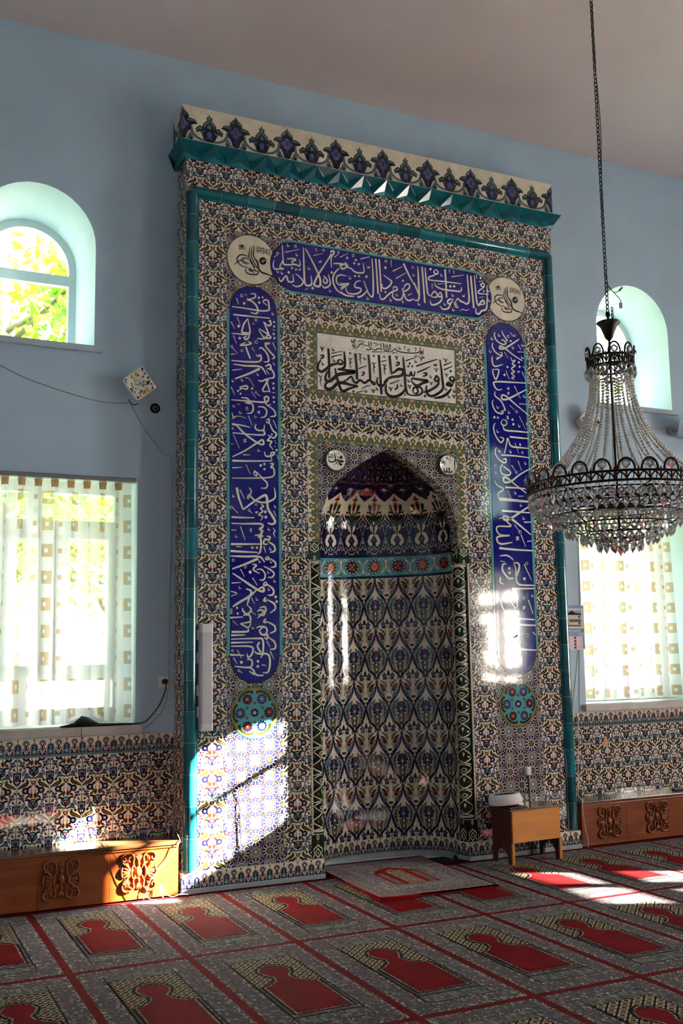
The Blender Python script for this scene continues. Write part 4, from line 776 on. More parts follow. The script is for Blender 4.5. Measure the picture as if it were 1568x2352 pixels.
'left': '''
0 9 -1140 4012 -1143 4004 -1152 4001 -1158 4006 -1158 4014 -1152 4020 -1143 4019 -1140 4012|0 14 -1189 3985 -1174 3943|0 14 -1124 4028 -1114 4012|0 22 -1086 4033 -1051 4035 -1051 4011 -1093 3991 -1114 3995|
0 25 -1114 3982 -1079 3980 -1044 3954 -1030 3918 -1044 3892 -1086 3894|1 0 -1133 3968 -1122 3957 -1133 3943 -1144 3954|0 25 -1224 3920 -1121 3920 -1016 3917 -950 3929 -946 3960 -953 4000 -981 4000 -988 3982 -960 3965|
1 0 -1023 4024 -1012 4013 -1023 3999 -1034 4010|1 0 -995 4028 -986 4020 -995 4009 -1004 4017|1 0 -1020 3989 -1008 3978 -1020 3964 -1031 3975|0 25 -1214 3864 -1121 3866 -939 3872|0 14 -1231 3811 -1204 3761|
0 14 -1186 3847 -1162 3796|1 0 -1175 3798 -1162 3786 -1175 3771 -1187 3783|0 25 -1107 3847 -1135 3806 -1149 3757 -1145 3741 -1094 3747|0 25 -1107 3847 -1090 3751 -1121 3731 -1228 3726|
0 11 -923 3921 -924 3908 -919 3899 -912 3904 -913 3910|0 9 -1035 3846 -1039 3838 -1047 3835 -1053 3840 -1053 3848 -1047 3854 -1039 3853 -1035 3846|0 11 -1073 3818 -1052 3813|
0 25 -929 3856 -943 3851 -929 3832 -954 3815 -982 3839|0 25 -989 3842 -961 3781 -954 3754 -1024 3786|1 0 -908 3858 -899 3850 -908 3839 -917 3847|1 0 -908 3824 -899 3816 -908 3805 -917 3813|
1 0 -912 3770 -902 3761 -912 3748 -922 3758|1 0 -907 3740 -897 3730 -907 3718 -917 3728|0 11 -919 3789 -898 3788|0 25 -1094 3737 -1101 3709 -1121 3693 -1135 3705 -1115 3718|
1 0 -1166 3710 -1155 3700 -1166 3686 -1177 3697|0 14 -1214 3713 -1190 3655|0 25 -1024 3773 -982 3724 -933 3729 -954 3747 -983 3717 -1038 3710|0 25 -983 3683 -941 3688 -976 3670 -941 3627 -906 3590 -927 3574|
0 25 -1108 3682 -1080 3671 -1122 3653 -1163 3648 -1122 3673|0 25 -1122 3640 -1094 3569 -1088 3556|0 14 -919 3694 -895 3642|0 9 -1033 3684 -1037 3675 -1047 3672 -1054 3677 -1054 3686 -1046 3693 -1037 3692 -1033 3684|
0 8 -1216 3632 -1219 3626 -1226 3623 -1232 3627 -1232 3634 -1226 3639 -1219 3638 -1216 3632|0 11 -1224 3625 -1180 3586|0 8 -1141 3611 -1144 3604 -1151 3602 -1157 3605 -1157 3612 -1151 3617 -1144 3617 -1141 3611|
0 14 -1077 3642 -1056 3614|0 25 -1228 3531 -1122 3533 -1018 3547 -1011 3592 -1032 3583 -1046 3595|0 25 -1025 3637 -1004 3647 -969 3617 -952 3578 -956 3551 -990 3547|0 25 -1214 3506 -1122 3503 -1012 3508 -970 3455|
0 16 -1231 3574 -1197 3581|0 16 -1221 3462 -1150 3476|0 33 -1019 3494 -1102 3448 -1204 3401|0 25 -977 3515 -942 3532 -935 3499 -963 3503|0 25 -942 3512 -914 3474 -914 3441 -956 3429|0 14 -970 3489 -949 3460|
0 11 -1038 3463 -1039 3451 -1034 3442 -1027 3447 -1028 3453|0 11 -1223 3398 -1224 3385 -1219 3377 -1212 3381 -1213 3387|0 11 -1155 3411 -1156 3399 -1151 3390 -1144 3395 -1145 3401|0 11 -1126 3416 -1098 3412 -1061 3356|
0 11 -916 3554 -916 3541 -911 3533 -904 3537 -905 3543|0 25 -1033 3408 -1005 3404 -956 3423 -999 3338 -950 3336|0 27 -970 3421 -943 3330|1 0 -916 3407 -906 3398 -916 3386 -926 3396|
1 0 -916 3374 -906 3364 -916 3352 -926 3362|0 11 -929 3330 -901 3330|1 0 -915 3307 -905 3297 -915 3285 -925 3295|1 0 -913 3273 -903 3264 -913 3252 -923 3262|0 13 -1231 3342 -1204 3285|
0 24 -1170 3345 -1116 3360 -1116 3337 -1164 3339|1 0 -1181 3327 -1172 3318 -1181 3308 -1189 3317|1 0 -1162 3309 -1153 3300 -1162 3290 -1170 3299|1 0 -1164 3341 -1155 3333 -1164 3323 -1172 3331|
1 0 -1076 3355 -1066 3345 -1076 3333 -1086 3343|0 11 -1082 3324 -1047 3277|0 8 -1040 3321 -1043 3315 -1049 3314 -1053 3317 -1053 3323 -1049 3327 -1043 3326 -1040 3321|0 11 -1044 3314 -1016 3295|
0 27 -1231 3250 -1102 3252 -971 3257 -957 3295 -985 3286 -965 3235 -937 3244|0 24 -1157 3273 -1109 3268 -1096 3236 -1130 3240|0 24 -1130 3240 -1082 3237 -1068 3205 -1082 3171 -1116 3162|0 11 -1123 3207 -1116 3181|
0 11 -1113 3211 -1106 3186|0 25 -965 3235 -916 3206 -902 3167 -944 3153|0 24 -1034 3218 -992 3219 -968 3194 -979 3154 -1014 3141|1 0 -1027 3193 -1015 3180 -1027 3166 -1040 3178|
0 8 -1203 3207 -1206 3200 -1213 3198 -1219 3202 -1219 3209 -1213 3213 -1206 3212 -1203 3207|0 11 -1188 3224 -1164 3220|0 16 -1225 3162 -1215 3127 -1198 3135 -1225 3113|0 11 -1205 3134 -1164 3138 -1120 3128|
0 11 -1169 3179 -1170 3166 -1165 3158 -1158 3162 -1159 3168|0 13 -1103 3146 -1076 3079|0 11 -1057 3159 -1058 3146 -1053 3138 -1045 3142 -1047 3148|0 24 -972 3128 -951 3136 -955 3109 -976 3117|
0 25 -951 3116 -924 3059 -896 3034 -917 3003 -945 3017|0 14 -920 3132 -892 3071|0 24 -1048 3092 -1055 3068 -1035 3050 -993 3056 -986 3093|0 27 -993 3053 -1000 3019 -1222 3017|
0 27 -1225 3074 -1191 3070 -1130 3016 -1035 2958 -994 2954 -1001 2983 -1035 2964 -1131 2898 -1222 2850|0 11 -1215 3006 -1171 2912|
0 8 -1212 3049 -1214 3043 -1220 3042 -1224 3045 -1224 3051 -1220 3054 -1214 3054 -1212 3049|0 19 -1225 3084 -1201 3079 -1137 3074 -1089 3065|0 11 -1141 2976 -1124 2980 -1137 2966 -1120 2964 -1141 2956|
0 11 -1232 2938 -1212 2938|0 22 -959 3023 -945 3004 -966 2982 -931 2978 -946 2951 -921 2920|1 0 -931 3037 -922 3029 -931 3019 -940 3027|1 0 -897 2929 -887 2919 -897 2908 -907 2917|0 11 -911 2987 -897 2961|
0 11 -914 2943 -900 2944|0 24 -987 2902 -974 2870 -925 2880 -911 2901 -939 2892 -932 2846|0 11 -1034 2920 -1035 2908 -1030 2900 -1022 2904 -1024 2909|0 16 -1144 2868 -1090 2872|0 27 -1222 2822 -1090 2828 -929 2840|
0 11 -894 2889 -884 2853|1 0 -1015 2813 -1004 2802 -1015 2790 -1027 2801|1 0 -988 2824 -978 2814 -988 2803 -998 2813|1 0 -988 2788 -978 2778 -988 2767 -998 2777|
0 24 -946 2819 -919 2821 -940 2793 -919 2788 -926 2729 -1057 2711 -1222 2701|0 24 -1070 2740 -1057 2760 -1043 2728 -1067 2733|0 24 -1043 2754 -1002 2711 -968 2680 -975 2647 -1016 2642|0 16 -1222 2772 -1151 2780|
0 13 -1124 2801 -1091 2735|0 35 -1191 2637 -1176 2566 -1146 2488|0 36 -1146 2485 -1071 2542 -990 2593 -971 2576 -964 2504 -933 2454 -911 2412 -934 2393 -965 2402|
0 27 -1101 2642 -1086 2614 -1112 2562 -1101 2591 -1063 2557 -994 2542 -917 2572 -909 2616 -917 2652|0 15 -1169 2624 -1135 2561|0 11 -1219 2589 -1220 2577 -1215 2569 -1208 2573 -1209 2578|
0 8 -1220 2499 -1223 2492 -1231 2490 -1237 2495 -1237 2502 -1231 2507 -1223 2506 -1220 2499|0 12 -1221 2496 -1180 2458|0 11 -915 2532 -916 2520 -911 2511 -904 2515 -905 2521|0 15 -922 2488 -903 2448|
0 8 -1040 2526 -1043 2520 -1050 2518 -1055 2522 -1055 2528 -1050 2532 -1043 2531 -1040 2526|1 0 -983 2491 -971 2478 -983 2465 -996 2477|1 0 -980 2455 -967 2442 -980 2428 -992 2441|
0 21 -1017 2530 -995 2517 -1018 2501 -1002 2480 -1033 2457 -1003 2444 -1018 2415|0 26 -1229 2431 -1139 2431 -1064 2434|
0 30 -1229 2388 -1132 2389 -1018 2393 -1003 2372 -1026 2357 -1003 2343 -1019 2321 -1003 2307 -1041 2299|0 21 -1056 2471 -1041 2475 -1052 2464|
0 8 -1094 2483 -1096 2478 -1103 2476 -1108 2480 -1108 2486 -1103 2490 -1096 2489 -1094 2483|0 12 -1097 2480 -1079 2463|0 15 -1165 2369 -1131 2274|0 15 -1229 2342 -1192 2343|
0 12 -1098 2361 -1083 2355 -1098 2347 -1083 2340 -1098 2333|0 10 -1201 2312 -1201 2300 -1197 2291 -1190 2295 -1191 2301|0 11 -963 2370 -963 2358 -958 2350 -951 2354 -952 2359|0 15 -926 2368 -911 2346 -923 2332 -911 2303|
0 27 -1060 2312 -1026 2310 -1015 2257 -1023 2199 -1042 2184|0 29 -1233 2246 -1132 2249 -1019 2253|1 0 -1080 2237 -1069 2226 -1080 2215 -1090 2226|1 0 -1046 2238 -1035 2227 -1046 2216 -1056 2227|
0 27 -973 2308 -950 2305 -958 2284 -988 2286 -996 2254 -966 2254|0 27 -965 2272 -920 2245 -916 2209 -951 2197|0 15 -996 2236 -981 2193|0 11 -952 2234 -953 2222 -948 2213 -941 2217 -942 2223|
0 29 -1236 2199 -1140 2196 -1042 2195|0 29 -1236 2165 -1132 2164 -1027 2165 -989 2128|0 27 -974 2168 -981 2150 -959 2151 -966 2172|0 27 -959 2158 -913 2130 -913 2101 -944 2094|0 35 -1038 2152 -1133 2111 -1225 2077|
0 8 -1207 2137 -1210 2131 -1218 2129 -1224 2133 -1224 2141 -1218 2145 -1210 2144 -1207 2137|0 15 -1193 2230 -1155 2229|0 11 -1032 2146 -1033 2134 -1028 2125 -1021 2129 -1022 2135|
0 11 -949 2144 -950 2132 -945 2124 -937 2127 -939 2133|0 26 -1080 2112 -1050 2106 -1073 2077 -1028 2049|1 0 -1095 2073 -1082 2059 -1095 2044 -1109 2058|0 23 -1050 2077 -1012 2078 -986 2043 -998 2007 -1028 2007|
0 24 -997 2100 -951 2079 -921 2051 -937 2026 -967 2025|0 11 -968 2072 -969 2060 -964 2052 -957 2055 -958 2061|0 8 -1121 2091 -1124 2086 -1131 2084 -1136 2088 -1136 2094 -1130 2098 -1124 2097 -1121 2091|
0 15 -1166 2078 -1137 2026|0 15 -1080 2020 -1043 1967|0 32 -1222 2049 -1133 1994 -1043 1939 -998 1929 -1005 1957 -1051 1936|0 26 -990 1993 -998 1972 -975 1972 -982 1997|0 27 -975 1979 -929 1944 -930 1908 -968 1901|
0 11 -923 2012 -924 2000 -919 1992 -912 1995 -913 2001|0 11 -965 1955 -966 1943 -961 1934 -954 1938 -955 1944|0 17 -1229 1982 -1163 1987|0 10 -1175 1963 -1176 1951 -1171 1943 -1164 1946 -1165 1952|
0 14 -1233 1926 -1192 1913 -1233 1892|0 32 -1051 1936 -1103 1893 -1178 1850 -1222 1822|0 29 -1126 1945 -1088 1928 -1103 1886 -1119 1829|1 0 -911 1904 -898 1891 -911 1878 -923 1891|
1 0 -903 1872 -891 1859 -903 1846 -916 1859|0 26 -983 1887 -998 1865 -976 1862|0 26 -976 1873 -923 1845 -915 1809 -953 1781|0 26 -1029 1816 -991 1823 -984 1795 -1029 1802 -1044 1788|
0 26 -1040 1770 -999 1767 -991 1795 -1044 1745|0 26 -1111 1829 -1089 1802 -1119 1773 -1148 1794 -1152 1815|0 26 -1148 1766 -1104 1766 -1097 1724 -1156 1711|1 0 -1190 1825 -1181 1815 -1190 1805 -1200 1815|
1 0 -1185 1787 -1176 1777 -1185 1767 -1195 1777|0 8 -1224 1801 -1226 1796 -1233 1794 -1238 1798 -1238 1804 -1233 1808 -1226 1806 -1224 1801|
0 8 -1224 1782 -1226 1776 -1233 1775 -1238 1779 -1238 1785 -1233 1788 -1226 1787 -1224 1782|0 26 -1241 1749 -1148 1754|0 12 -1088 1886 -1066 1844|0 10 -1053 1887 -1053 1875 -1049 1866 -1041 1870 -1042 1875|
0 12 -1096 1794 -1055 1767|0 11 -1222 1728 -1189 1700|0 23 -1167 1711 -1112 1683 -1089 1717|0 26 -984 1742 -999 1721 -977 1717|0 26 -977 1724 -924 1696 -916 1661 -954 1643|
0 26 -1052 1679 -1029 1689 -984 1682 -977 1647 -1007 1633 -1030 1661 -999 1689|0 26 -992 1626 -970 1633 -977 1605 -996 1616|0 26 -970 1619 -921 1583 -917 1541 -955 1535|0 29 -1230 1654 -1119 1656 -1112 1676|
0 26 -1233 1631 -1134 1633|0 26 -1233 1606 -1045 1609 -1007 1598 -1008 1514 -1045 1508 -1068 1522|0 26 -1233 1582 -1075 1584|0 26 -1233 1559 -1090 1554 -1083 1509 -1112 1481 -1120 1509|
0 26 -1030 1584 -1045 1557 -1023 1515|0 8 -1215 1530 -1218 1524 -1224 1523 -1229 1527 -1229 1533 -1224 1537 -1218 1535 -1215 1530|0 15 -977 1591 -955 1549|0 15 -955 1524 -925 1468|0 14 -1190 1534 -1160 1479|
0 8 -1072 1679 -1074 1675 -1079 1674 -1084 1677 -1083 1681 -1079 1684 -1074 1683 -1072 1679|0 26 -1241 1503 -1142 1497|0 26 -1208 1425 -1105 1416 -1083 1439 -1090 1467 -1120 1468|
0 26 -1105 1416 -1076 1398 -1068 1370 -1105 1391|1 0 -1160 1464 -1148 1451 -1160 1439 -1172 1451|1 0 -1042 1468 -1030 1456 -1042 1443 -1054 1456|1 0 -1043 1434 -1031 1421 -1044 1409 -1056 1422|0 14 -1217 1483 -1190 1441|
0 8 -1172 1396 -1174 1391 -1181 1390 -1185 1394 -1185 1400 -1180 1403 -1174 1402 -1172 1396|0 11 -1175 1393 -1153 1379|0 26 -1023 1480 -1000 1507 -963 1493 -956 1437 -971 1382 -1009 1379|0 14 -1016 1431 -982 1427|
0 26 -1076 1384 -1046 1363 -1001 1361''',
'right': '''
0 22 1034 4024 1044 3999 1065 3970 1086 3947 1072 3948|0 10 1106 3984 1102 3977 1093 3974 1086 3978 1086 3986 1093 3992 1102 3991 1106 3984|1 0 1117 3958 1127 3948 1116 3937 1105 3946|0 14 1115 4015 1133 4001|
0 10 1165 3998 1161 3992 1153 3989 1147 3993 1148 3999 1154 4004 1162 4004 1165 3998|0 14 1129 3994 1155 3990|0 25 971 4003 962 3977 983 3935 1040 3910 1071 3926 1042 3948 1027 3940|
0 13 1000 3996 999 3981 1005 3972 1014 3977 1013 3984|0 13 933 3959 931 3945 937 3935 947 3940 945 3947|0 31 1199 3973 1130 3926 1054 3879 1009 3874 1018 3894 1061 3880 1133 3837 1221 3796|
0 25 945 3914 940 3879 964 3843 1014 3817 1030 3838 1008 3842|0 13 914 3855 912 3841 918 3832 928 3837 926 3843|0 14 1186 3927 1214 3885|0 13 1221 3939 1219 3924 1225 3915 1235 3920 1234 3926|0 14 1179 3865 1243 3870|
0 13 1129 3909 1128 3894 1134 3885 1144 3890 1142 3897|0 25 992 3802 976 3781 1036 3820|0 25 937 3802 932 3770 952 3722 1033 3746|0 25 943 3702 935 3676 962 3616 994 3695 950 3696|0 14 1052 3850 1087 3800|
0 22 1110 3815 1123 3785 1154 3795 1122 3759 1152 3750 1113 3720 1142 3698 1111 3682 1140 3659 1110 3643 1139 3634|1 0 1187 3791 1199 3780 1186 3767 1174 3778|1 0 1193 3756 1204 3746 1192 3733 1180 3743|
1 0 1077 3740 1088 3730 1076 3717 1064 3728|1 0 1045 3675 1057 3663 1043 3649 1031 3661|1 0 1180 3713 1191 3703 1179 3690 1167 3700|0 14 1060 3695 1090 3626|0 14 1213 3705 1251 3635|
0 13 1216 3838 1214 3824 1220 3814 1230 3819 1229 3826|0 14 1223 3751 1255 3729|0 28 1250 3616 1100 3608 953 3596 945 3564 973 3535 1017 3542|
0 30 1247 3562 1171 3522 1065 3468 1013 3463 1015 3495 1058 3487 1122 3442 1256 3356|1 0 1076 3567 1089 3556 1075 3542 1063 3553|1 0 1075 3529 1087 3518 1074 3504 1061 3515|0 14 1133 3582 1187 3483|
0 13 1219 3519 1218 3505 1224 3495 1233 3500 1232 3507|0 14 1174 3440 1256 3442|0 25 950 3520 949 3483 1005 3444 1039 3378 1024 3377|0 24 929 3449 920 3417 950 3358 1008 3344 1016 3370 994 3355|
0 13 964 3407 962 3393 968 3384 978 3389 976 3395|0 10 1159 3373 1155 3366 1146 3363 1139 3367 1139 3375 1147 3380 1155 3379 1159 3373|0 11 1081 3419 1141 3374|0 13 1068 3376 1067 3362 1073 3352 1082 3357 1081 3364|
1 0 934 3322 947 3311 933 3297 921 3308|1 0 967 3320 978 3310 966 3298 955 3308|1 0 1106 3318 1118 3306 1104 3293 1092 3304|1 0 1111 3281 1124 3269 1110 3256 1097 3267|
0 22 1006 3294 997 3262 1033 3252 1049 3285 1013 3301|0 27 1011 3251 1031 3215 1141 3214 1249 3213|0 10 1250 3283 1246 3276 1239 3274 1233 3278 1233 3285 1239 3289 1247 3288 1250 3283|0 11 1169 3339 1227 3234|
0 13 1159 3274 1158 3260 1164 3250 1173 3255 1172 3261|0 14 1047 3329 1066 3327 1050 3316 1069 3312 1050 3304|0 24 939 3263 923 3231 935 3170 983 3112 1014 3145 978 3155|0 13 955 3214 954 3200 960 3190 969 3195 968 3201|
0 27 1073 3165 1168 3163 1254 3163|0 24 1050 3154 1033 3084 1016 3027|0 27 1054 3154 1077 3094 1135 3085 1250 3084|0 24 942 3072 929 3028 963 2974 1020 2953 1028 2985 999 2977|
0 13 963 3059 962 3045 967 3036 977 3041 976 3047|0 13 1068 3061 1067 3047 1073 3037 1082 3042 1081 3048|0 11 1118 3119 1151 3034|0 10 1194 3046 1190 3040 1183 3038 1177 3042 1177 3048 1183 3053 1191 3052 1194 3046|
0 14 1159 3118 1173 3113 1162 3106 1176 3101|0 27 986 3013 1110 3015 1250 3009|0 24 997 2946 974 2907 987 2865 1044 2856 1067 2882 1018 2916 997 2927|0 14 1141 2977 1171 2901|
0 13 1204 2976 1203 2962 1208 2953 1218 2958 1217 2964|0 10 933 2926 930 2920 922 2918 917 2922 917 2928 923 2933 930 2932 933 2926|0 13 919 2884 918 2870 924 2861 933 2865 932 2872|
0 30 1253 2922 1154 2869 1064 2808 1005 2799 1000 2835 1036 2831 1113 2780 1249 2698|0 14 1077 2939 1118 2886|0 10 1131 2883 1127 2877 1120 2875 1114 2879 1114 2885 1120 2890 1128 2889 1131 2883|
0 24 912 2812 939 2771 996 2743 944 2710 942 2673|0 14 1189 2825 1252 2831|0 27 1011 2759 1134 2760 1248 2754|0 13 1035 2733 1061 2673|0 13 1097 2735 1096 2721 1101 2711 1111 2716 1110 2722|0 14 1131 2695 1183 2698|
0 27 942 2670 1057 2667 1251 2658|0 36 951 2661 1105 2657 1252 2652|0 39 1241 2626 1150 2573 1050 2516 992 2505 993 2534 1060 2512 1145 2458 1234 2396|0 32 971 2573 1101 2571 1253 2568|
0 13 1146 2639 1145 2625 1150 2615 1160 2620 1159 2626|0 13 1166 2537 1164 2524 1170 2514 1180 2518 1178 2525|0 22 1175 2492 1244 2495|0 25 945 2511 983 2517 1020 2486 1048 2455 933 2450 917 2418 949 2386 1035 2385|
0 32 1035 2381 929 2370 918 2337 955 2314 1056 2330|0 14 1082 2468 1133 2413|0 10 1146 2414 1141 2405 1129 2402 1120 2408 1121 2418 1130 2424 1142 2422 1146 2414|0 18 1092 2375 1121 2372 1096 2363 1120 2356 1091 2347|
0 18 1141 2393 1181 2301|0 18 1197 2342 1247 2348|0 36 935 2282 1078 2274 1248 2270|0 25 937 2222 999 2227 1036 2212 1064 2189|0 18 940 2182 982 2177|
0 10 1196 2169 1191 2162 1181 2160 1173 2165 1174 2173 1182 2178 1192 2177 1196 2169|0 18 1159 2163 1221 2039|0 32 1063 2173 1106 2166 1109 2126 1077 2061 1080 2125 1063 2165|
0 32 996 2163 962 2154 960 2107 1010 2052 1058 2052|1 0 1022 2141 1035 2128 1020 2115 1007 2127|1 0 1022 2105 1035 2092 1021 2079 1008 2092|0 35 1077 2061 1104 2005 1249 1999|0 35 1035 1972 1248 1975|
0 18 1145 2058 1169 2054 1144 2046 1168 2038|0 13 1219 1935 1218 1922 1223 1912 1233 1916 1232 1922|0 10 1154 1902 1149 1894 1139 1892 1131 1897 1132 1906 1140 1911 1150 1909 1154 1902|0 18 1185 1886 1223 1778|
0 32 1013 1916 1063 1965 1080 1917 1071 1822 1012 1885|0 28 942 1916 935 1853 970 1790 1009 1813|0 28 934 2058 933 2019 970 2003|0 35 1091 1742 1235 1734|0 35 1089 1695 1243 1690|0 31 1027 1790 1053 1742 1091 1742|
0 18 1134 1838 1153 1834 1133 1822 1152 1814|0 28 1032 1711 1010 1648 1027 1600 1076 1616 1007 1569 1033 1514 1071 1529|0 10 1175 1615 1170 1607 1158 1604 1149 1611 1150 1620 1159 1626 1171 1624 1175 1615|
0 18 1216 1639 1239 1615|0 35 1080 1510 1243 1500|0 24 953 1632 969 1570 1032 1491|0 24 1031 1475 1067 1443 1028 1412 1035 1365''',
'tugra': '''
0 8 -1058 4396 -1059 4350 -1061 4317 -1032 4271 -1028 4239 -1032 4230|0 7 -1073 4387 -1075 4343 -1078 4310 -1032 4230|0 7 -1089 4376 -1092 4337 -1097 4307 -1065 4258 -1036 4229|
0 8 -1095 4303 -1124 4311 -1157 4310 -1182 4289 -1184 4264 -1166 4239 -1132 4225 -1099 4228|0 7 -1095 4287 -1124 4292 -1145 4279 -1141 4259 -1116 4250 -1095 4254|0 7 -1153 4273 -1107 4256|
0 7 -1149 4274 -1178 4257 -1207 4232|0 12 -1053 4301 -1032 4276 -1023 4227 -1002 4205 -969 4198 -926 4188|0 8 -1120 4217 -1122 4196 -1103 4178 -1066 4177 -1032 4185 -1028 4206 -1045 4207|
0 7 -1103 4215 -1082 4206 -1053 4190|0 7 -1090 4287 -1065 4241 -1045 4203|0 7 -1086 4271 -1053 4227|0 8 -1091 4225 -1070 4208 -1040 4212|0 5 -1082 4218 -1091 4201 -1074 4195|
0 8 -965 4294 -974 4274 -995 4266 -1011 4277 -1011 4297 -995 4313 -974 4312 -965 4294|0 8 -972 4293 -979 4279 -993 4274 -1005 4281 -1004 4295 -993 4306 -979 4305 -972 4293|0 5 -1006 4284 -993 4298 -981 4283 -972 4297|
0 5 -1002 4276 -977 4280|0 4 -1040 4374 -1023 4385 -1010 4375 -989 4386 -967 4373 -929 4379|0 4 -1040 4349 -1014 4357 -993 4348 -968 4356 -929 4337|0 4 -1031 4396 -1027 4343|0 4 -1010 4395 -1006 4359|
0 4 -984 4395 -989 4345|0 4 -959 4391 -961 4341|0 4 -937 4386 -942 4339|0 4 -1044 4361 -989 4365 -925 4359|0 3 -1169 4382 -1124 4381|0 3 -1170 4374 -1124 4371|0 3 -1170 4366 -1124 4363|0 3 -1170 4355 -1124 4356|
0 3 -1169 4384 -1167 4345|0 3 -1157 4384 -1153 4348|0 3 -1140 4387 -1138 4352|0 3 -1126 4383 -1128 4352|0 9 -1141 4378 -1143 4374 -1148 4372 -1152 4374 -1152 4379 -1148 4383 -1143 4383 -1141 4378''',
'plaq': '''
0 7 -463 2923 -456 2895 -452 2861 -430 2840|0 8 -451 2880 -427 2872 -390 2867 -425 2860 -448 2876|0 9 -400 2898 -403 2894 -408 2892 -413 2895 -413 2900 -408 2904 -403 2903 -400 2898|0 6 -400 2891 -416 2888 -443 2898|
0 8 -454 2875 -470 2860 -491 2856 -504 2862 -506 2877|0 4 -516 2912 -490 2917|0 4 -516 2893 -474 2898|0 4 -516 2886 -469 2889|0 4 -511 2920 -508 2896|0 4 -490 2919 -482 2895|0 4 -477 2915 -472 2896|
0 5 -459 2846 -465 2833|0 4 -432 2923 -416 2932|0 11 -419 2862 -420 2849 -414 2840 -406 2844 -408 2850|1 0 -446 2917 -442 2914 -446 2910 -450 2913''',
'plaq2': '''
0 10 543 2942 542 2852|0 10 522 2851 498 2840 488 2867|0 10 491 2877 493 2844 471 2843|0 10 469 2876 471 2843 450 2846 445 2869|0 6 420 2924 463 2903|0 6 425 2906 469 2927|0 6 437 2935 457 2894|0 6 475 2961 480 2942|
0 6 502 2967 507 2944|0 6 464 2950 512 2930|0 6 482 2829 519 2827|1 0 501 2919 505 2915 500 2911 497 2915''',
}
# ------------------------------------------------------------------ tiled prayer niche
HX = 1.556                                   # half width of the front
mih = empty('prayer_niche', 'tall prayer niche clad in patterned tiles, standing on the wall between the two curtained windows', 'prayer niche', (0, 0.1, 0))
def F_face(U, V, H): return np.stack([U, -H, V], -1)
def F_rl(U, V, H): return np.stack([-HX-H, 0.215-U, V], -1)          # left return
def F_rr(U, V, H): return np.stack([HX+H, U+0.0, V], -1)             # right return
ZT = 4.96                                    # top of the tiled front under the cornice
# plain body behind the tiles
mb = MB()
for sx in (-1, 1):
    mb.box(min(sx*0.665, sx*(HX-.002)), max(sx*0.665, sx*(HX-.002)), 0.004, WALL_Y-.001, 0.0, 5.09)
mb.box(-0.665, 0.665, 0.004, WALL_Y-.001, 3.06, 5.09)
mb.build('body', CER['grout'], mih)
mb = MB(); mb.box(-0.9, 0.9, 0.69, 0.72, 0.0, 3.3); mb.build('niche_backing', MAT['plinth'], mih)
# floral tiles
fl = Tiles(); T = 0.2
rows = [1.5+T*i for i in range(13)]          # joints of the straight part of the panels
zj = [0.125]+[1.5-T*i for i in range(6, 0, -1)]+rows
def floral_col(x0, w, zs, ztop):
    zz = zs+[ztop]
    for a, b in zip(zz[:-1], zz[1:]): 
        if b-a > .15: fl.stamp(M_FLORAL, F_face, x0, a, w, b-a, 0.0007)
        else: fl.stamp(M_FLORAL_CUT(b-a), F_face, x0, a, w, b-a, 0.0)
_cut = {}
def M_FLORAL_CUT(h):
    k = round(h/T, 2)
    if k not in _cut: _cut[k] = M_FLORAL.copy(sv=1/k, dv=1-1/k).clip()
    return _cut[k]
zcol = [0.125, 0.3]+[0.3+T*i for i in range(1, 7)]
zcol = [0.125]+[0.3+T*i for i in range(6)]+rows+[4.1, 4.28]
for x0, w in ((-1.464, .202), (-.862, .203), (.659, .203), (1.262, .202)):
    top = 4.48 if abs(x0) > 1 else 4.085
    floral_col(x0, w, [z for z in zcol if z < top-.05], top)
n = 16
for i in range(n): fl.stamp(M_FLORAL, F_face, -HX+2*HX/n*i, 4.763, 2*HX/n, ZT-4.763, 0.0007)
n = 15
for i in range(n): fl.stamp(M_FLORAL, F_face, -1.464+2.928/n*i, 4.482, 2.928/n, 0.19, 0.0007)
for i in range(6): fl.stamp(M_FLORAL, F_face, -.659+1.318/6*i, 3.905, 1.318/6, 0.178, 0.0007); fl.stamp(M_FLORAL, F_face, -.659+1.318/6*i, 3.09, 1.318/6, 0.205, 0.0007)
for F in (F_rl, F_rr):
    z = 0.0
    while z < ZT: fl.stamp(M_FLORAL, F, 0.005, z, 0.205, min(T, ZT+.1-z), 0.0); z += T
fl.build('floral_tiling', mih)
# star tiles
st = Tiles()
for s in (-1, 1):
    x0 = -1.262 if s < 0 else .862
    for k in range(2):
        for i, z in enumerate([0.125]+[0.3+T*i for i in range(7)]): st.stamp(M_STAR, F_face, x0+T*k, z, T, (0.175 if i == 0 else T), 0.0007)
        for z in (3.9, 4.1, 4.29): st.stamp(M_STAR, F_face, x0+T*k, z, T, .195 if z > 4.0 else T, 0.0004)
    st.stamp(M_STAR, F_face, -.862 if s < 0 else .662, 4.09, T, T, 0.0004); st.stamp(M_STAR, F_face, -.862 if s < 0 else .662, 4.285, T, T, 0.0004)
ARCH = [(.572, 2.0), (.572, 2.28), (.566, 2.42), (.55, 2.51), (.50, 2.63), (.44, 2.715), (.394, 2.758), (.30, 2.825), (.2, 2.888), (.1, 2.945), (0, 2.993)]
arch_cv = ARCH+[(-x, z) for x, z in ARCH[-2::-1]]
for i in range(6):
    for j in range(4):
        x0, z0 = -.576+.192*i, 2.28+.18125*j
        m = M_STAR.copy(.192, .18125, x0, z0).minus_convex(arch_cv)
        if m.tris: st.stamp(m, F_face, 0, 0, 1, 1, 0, 0.0008)
st.build('star_tiling', mih)
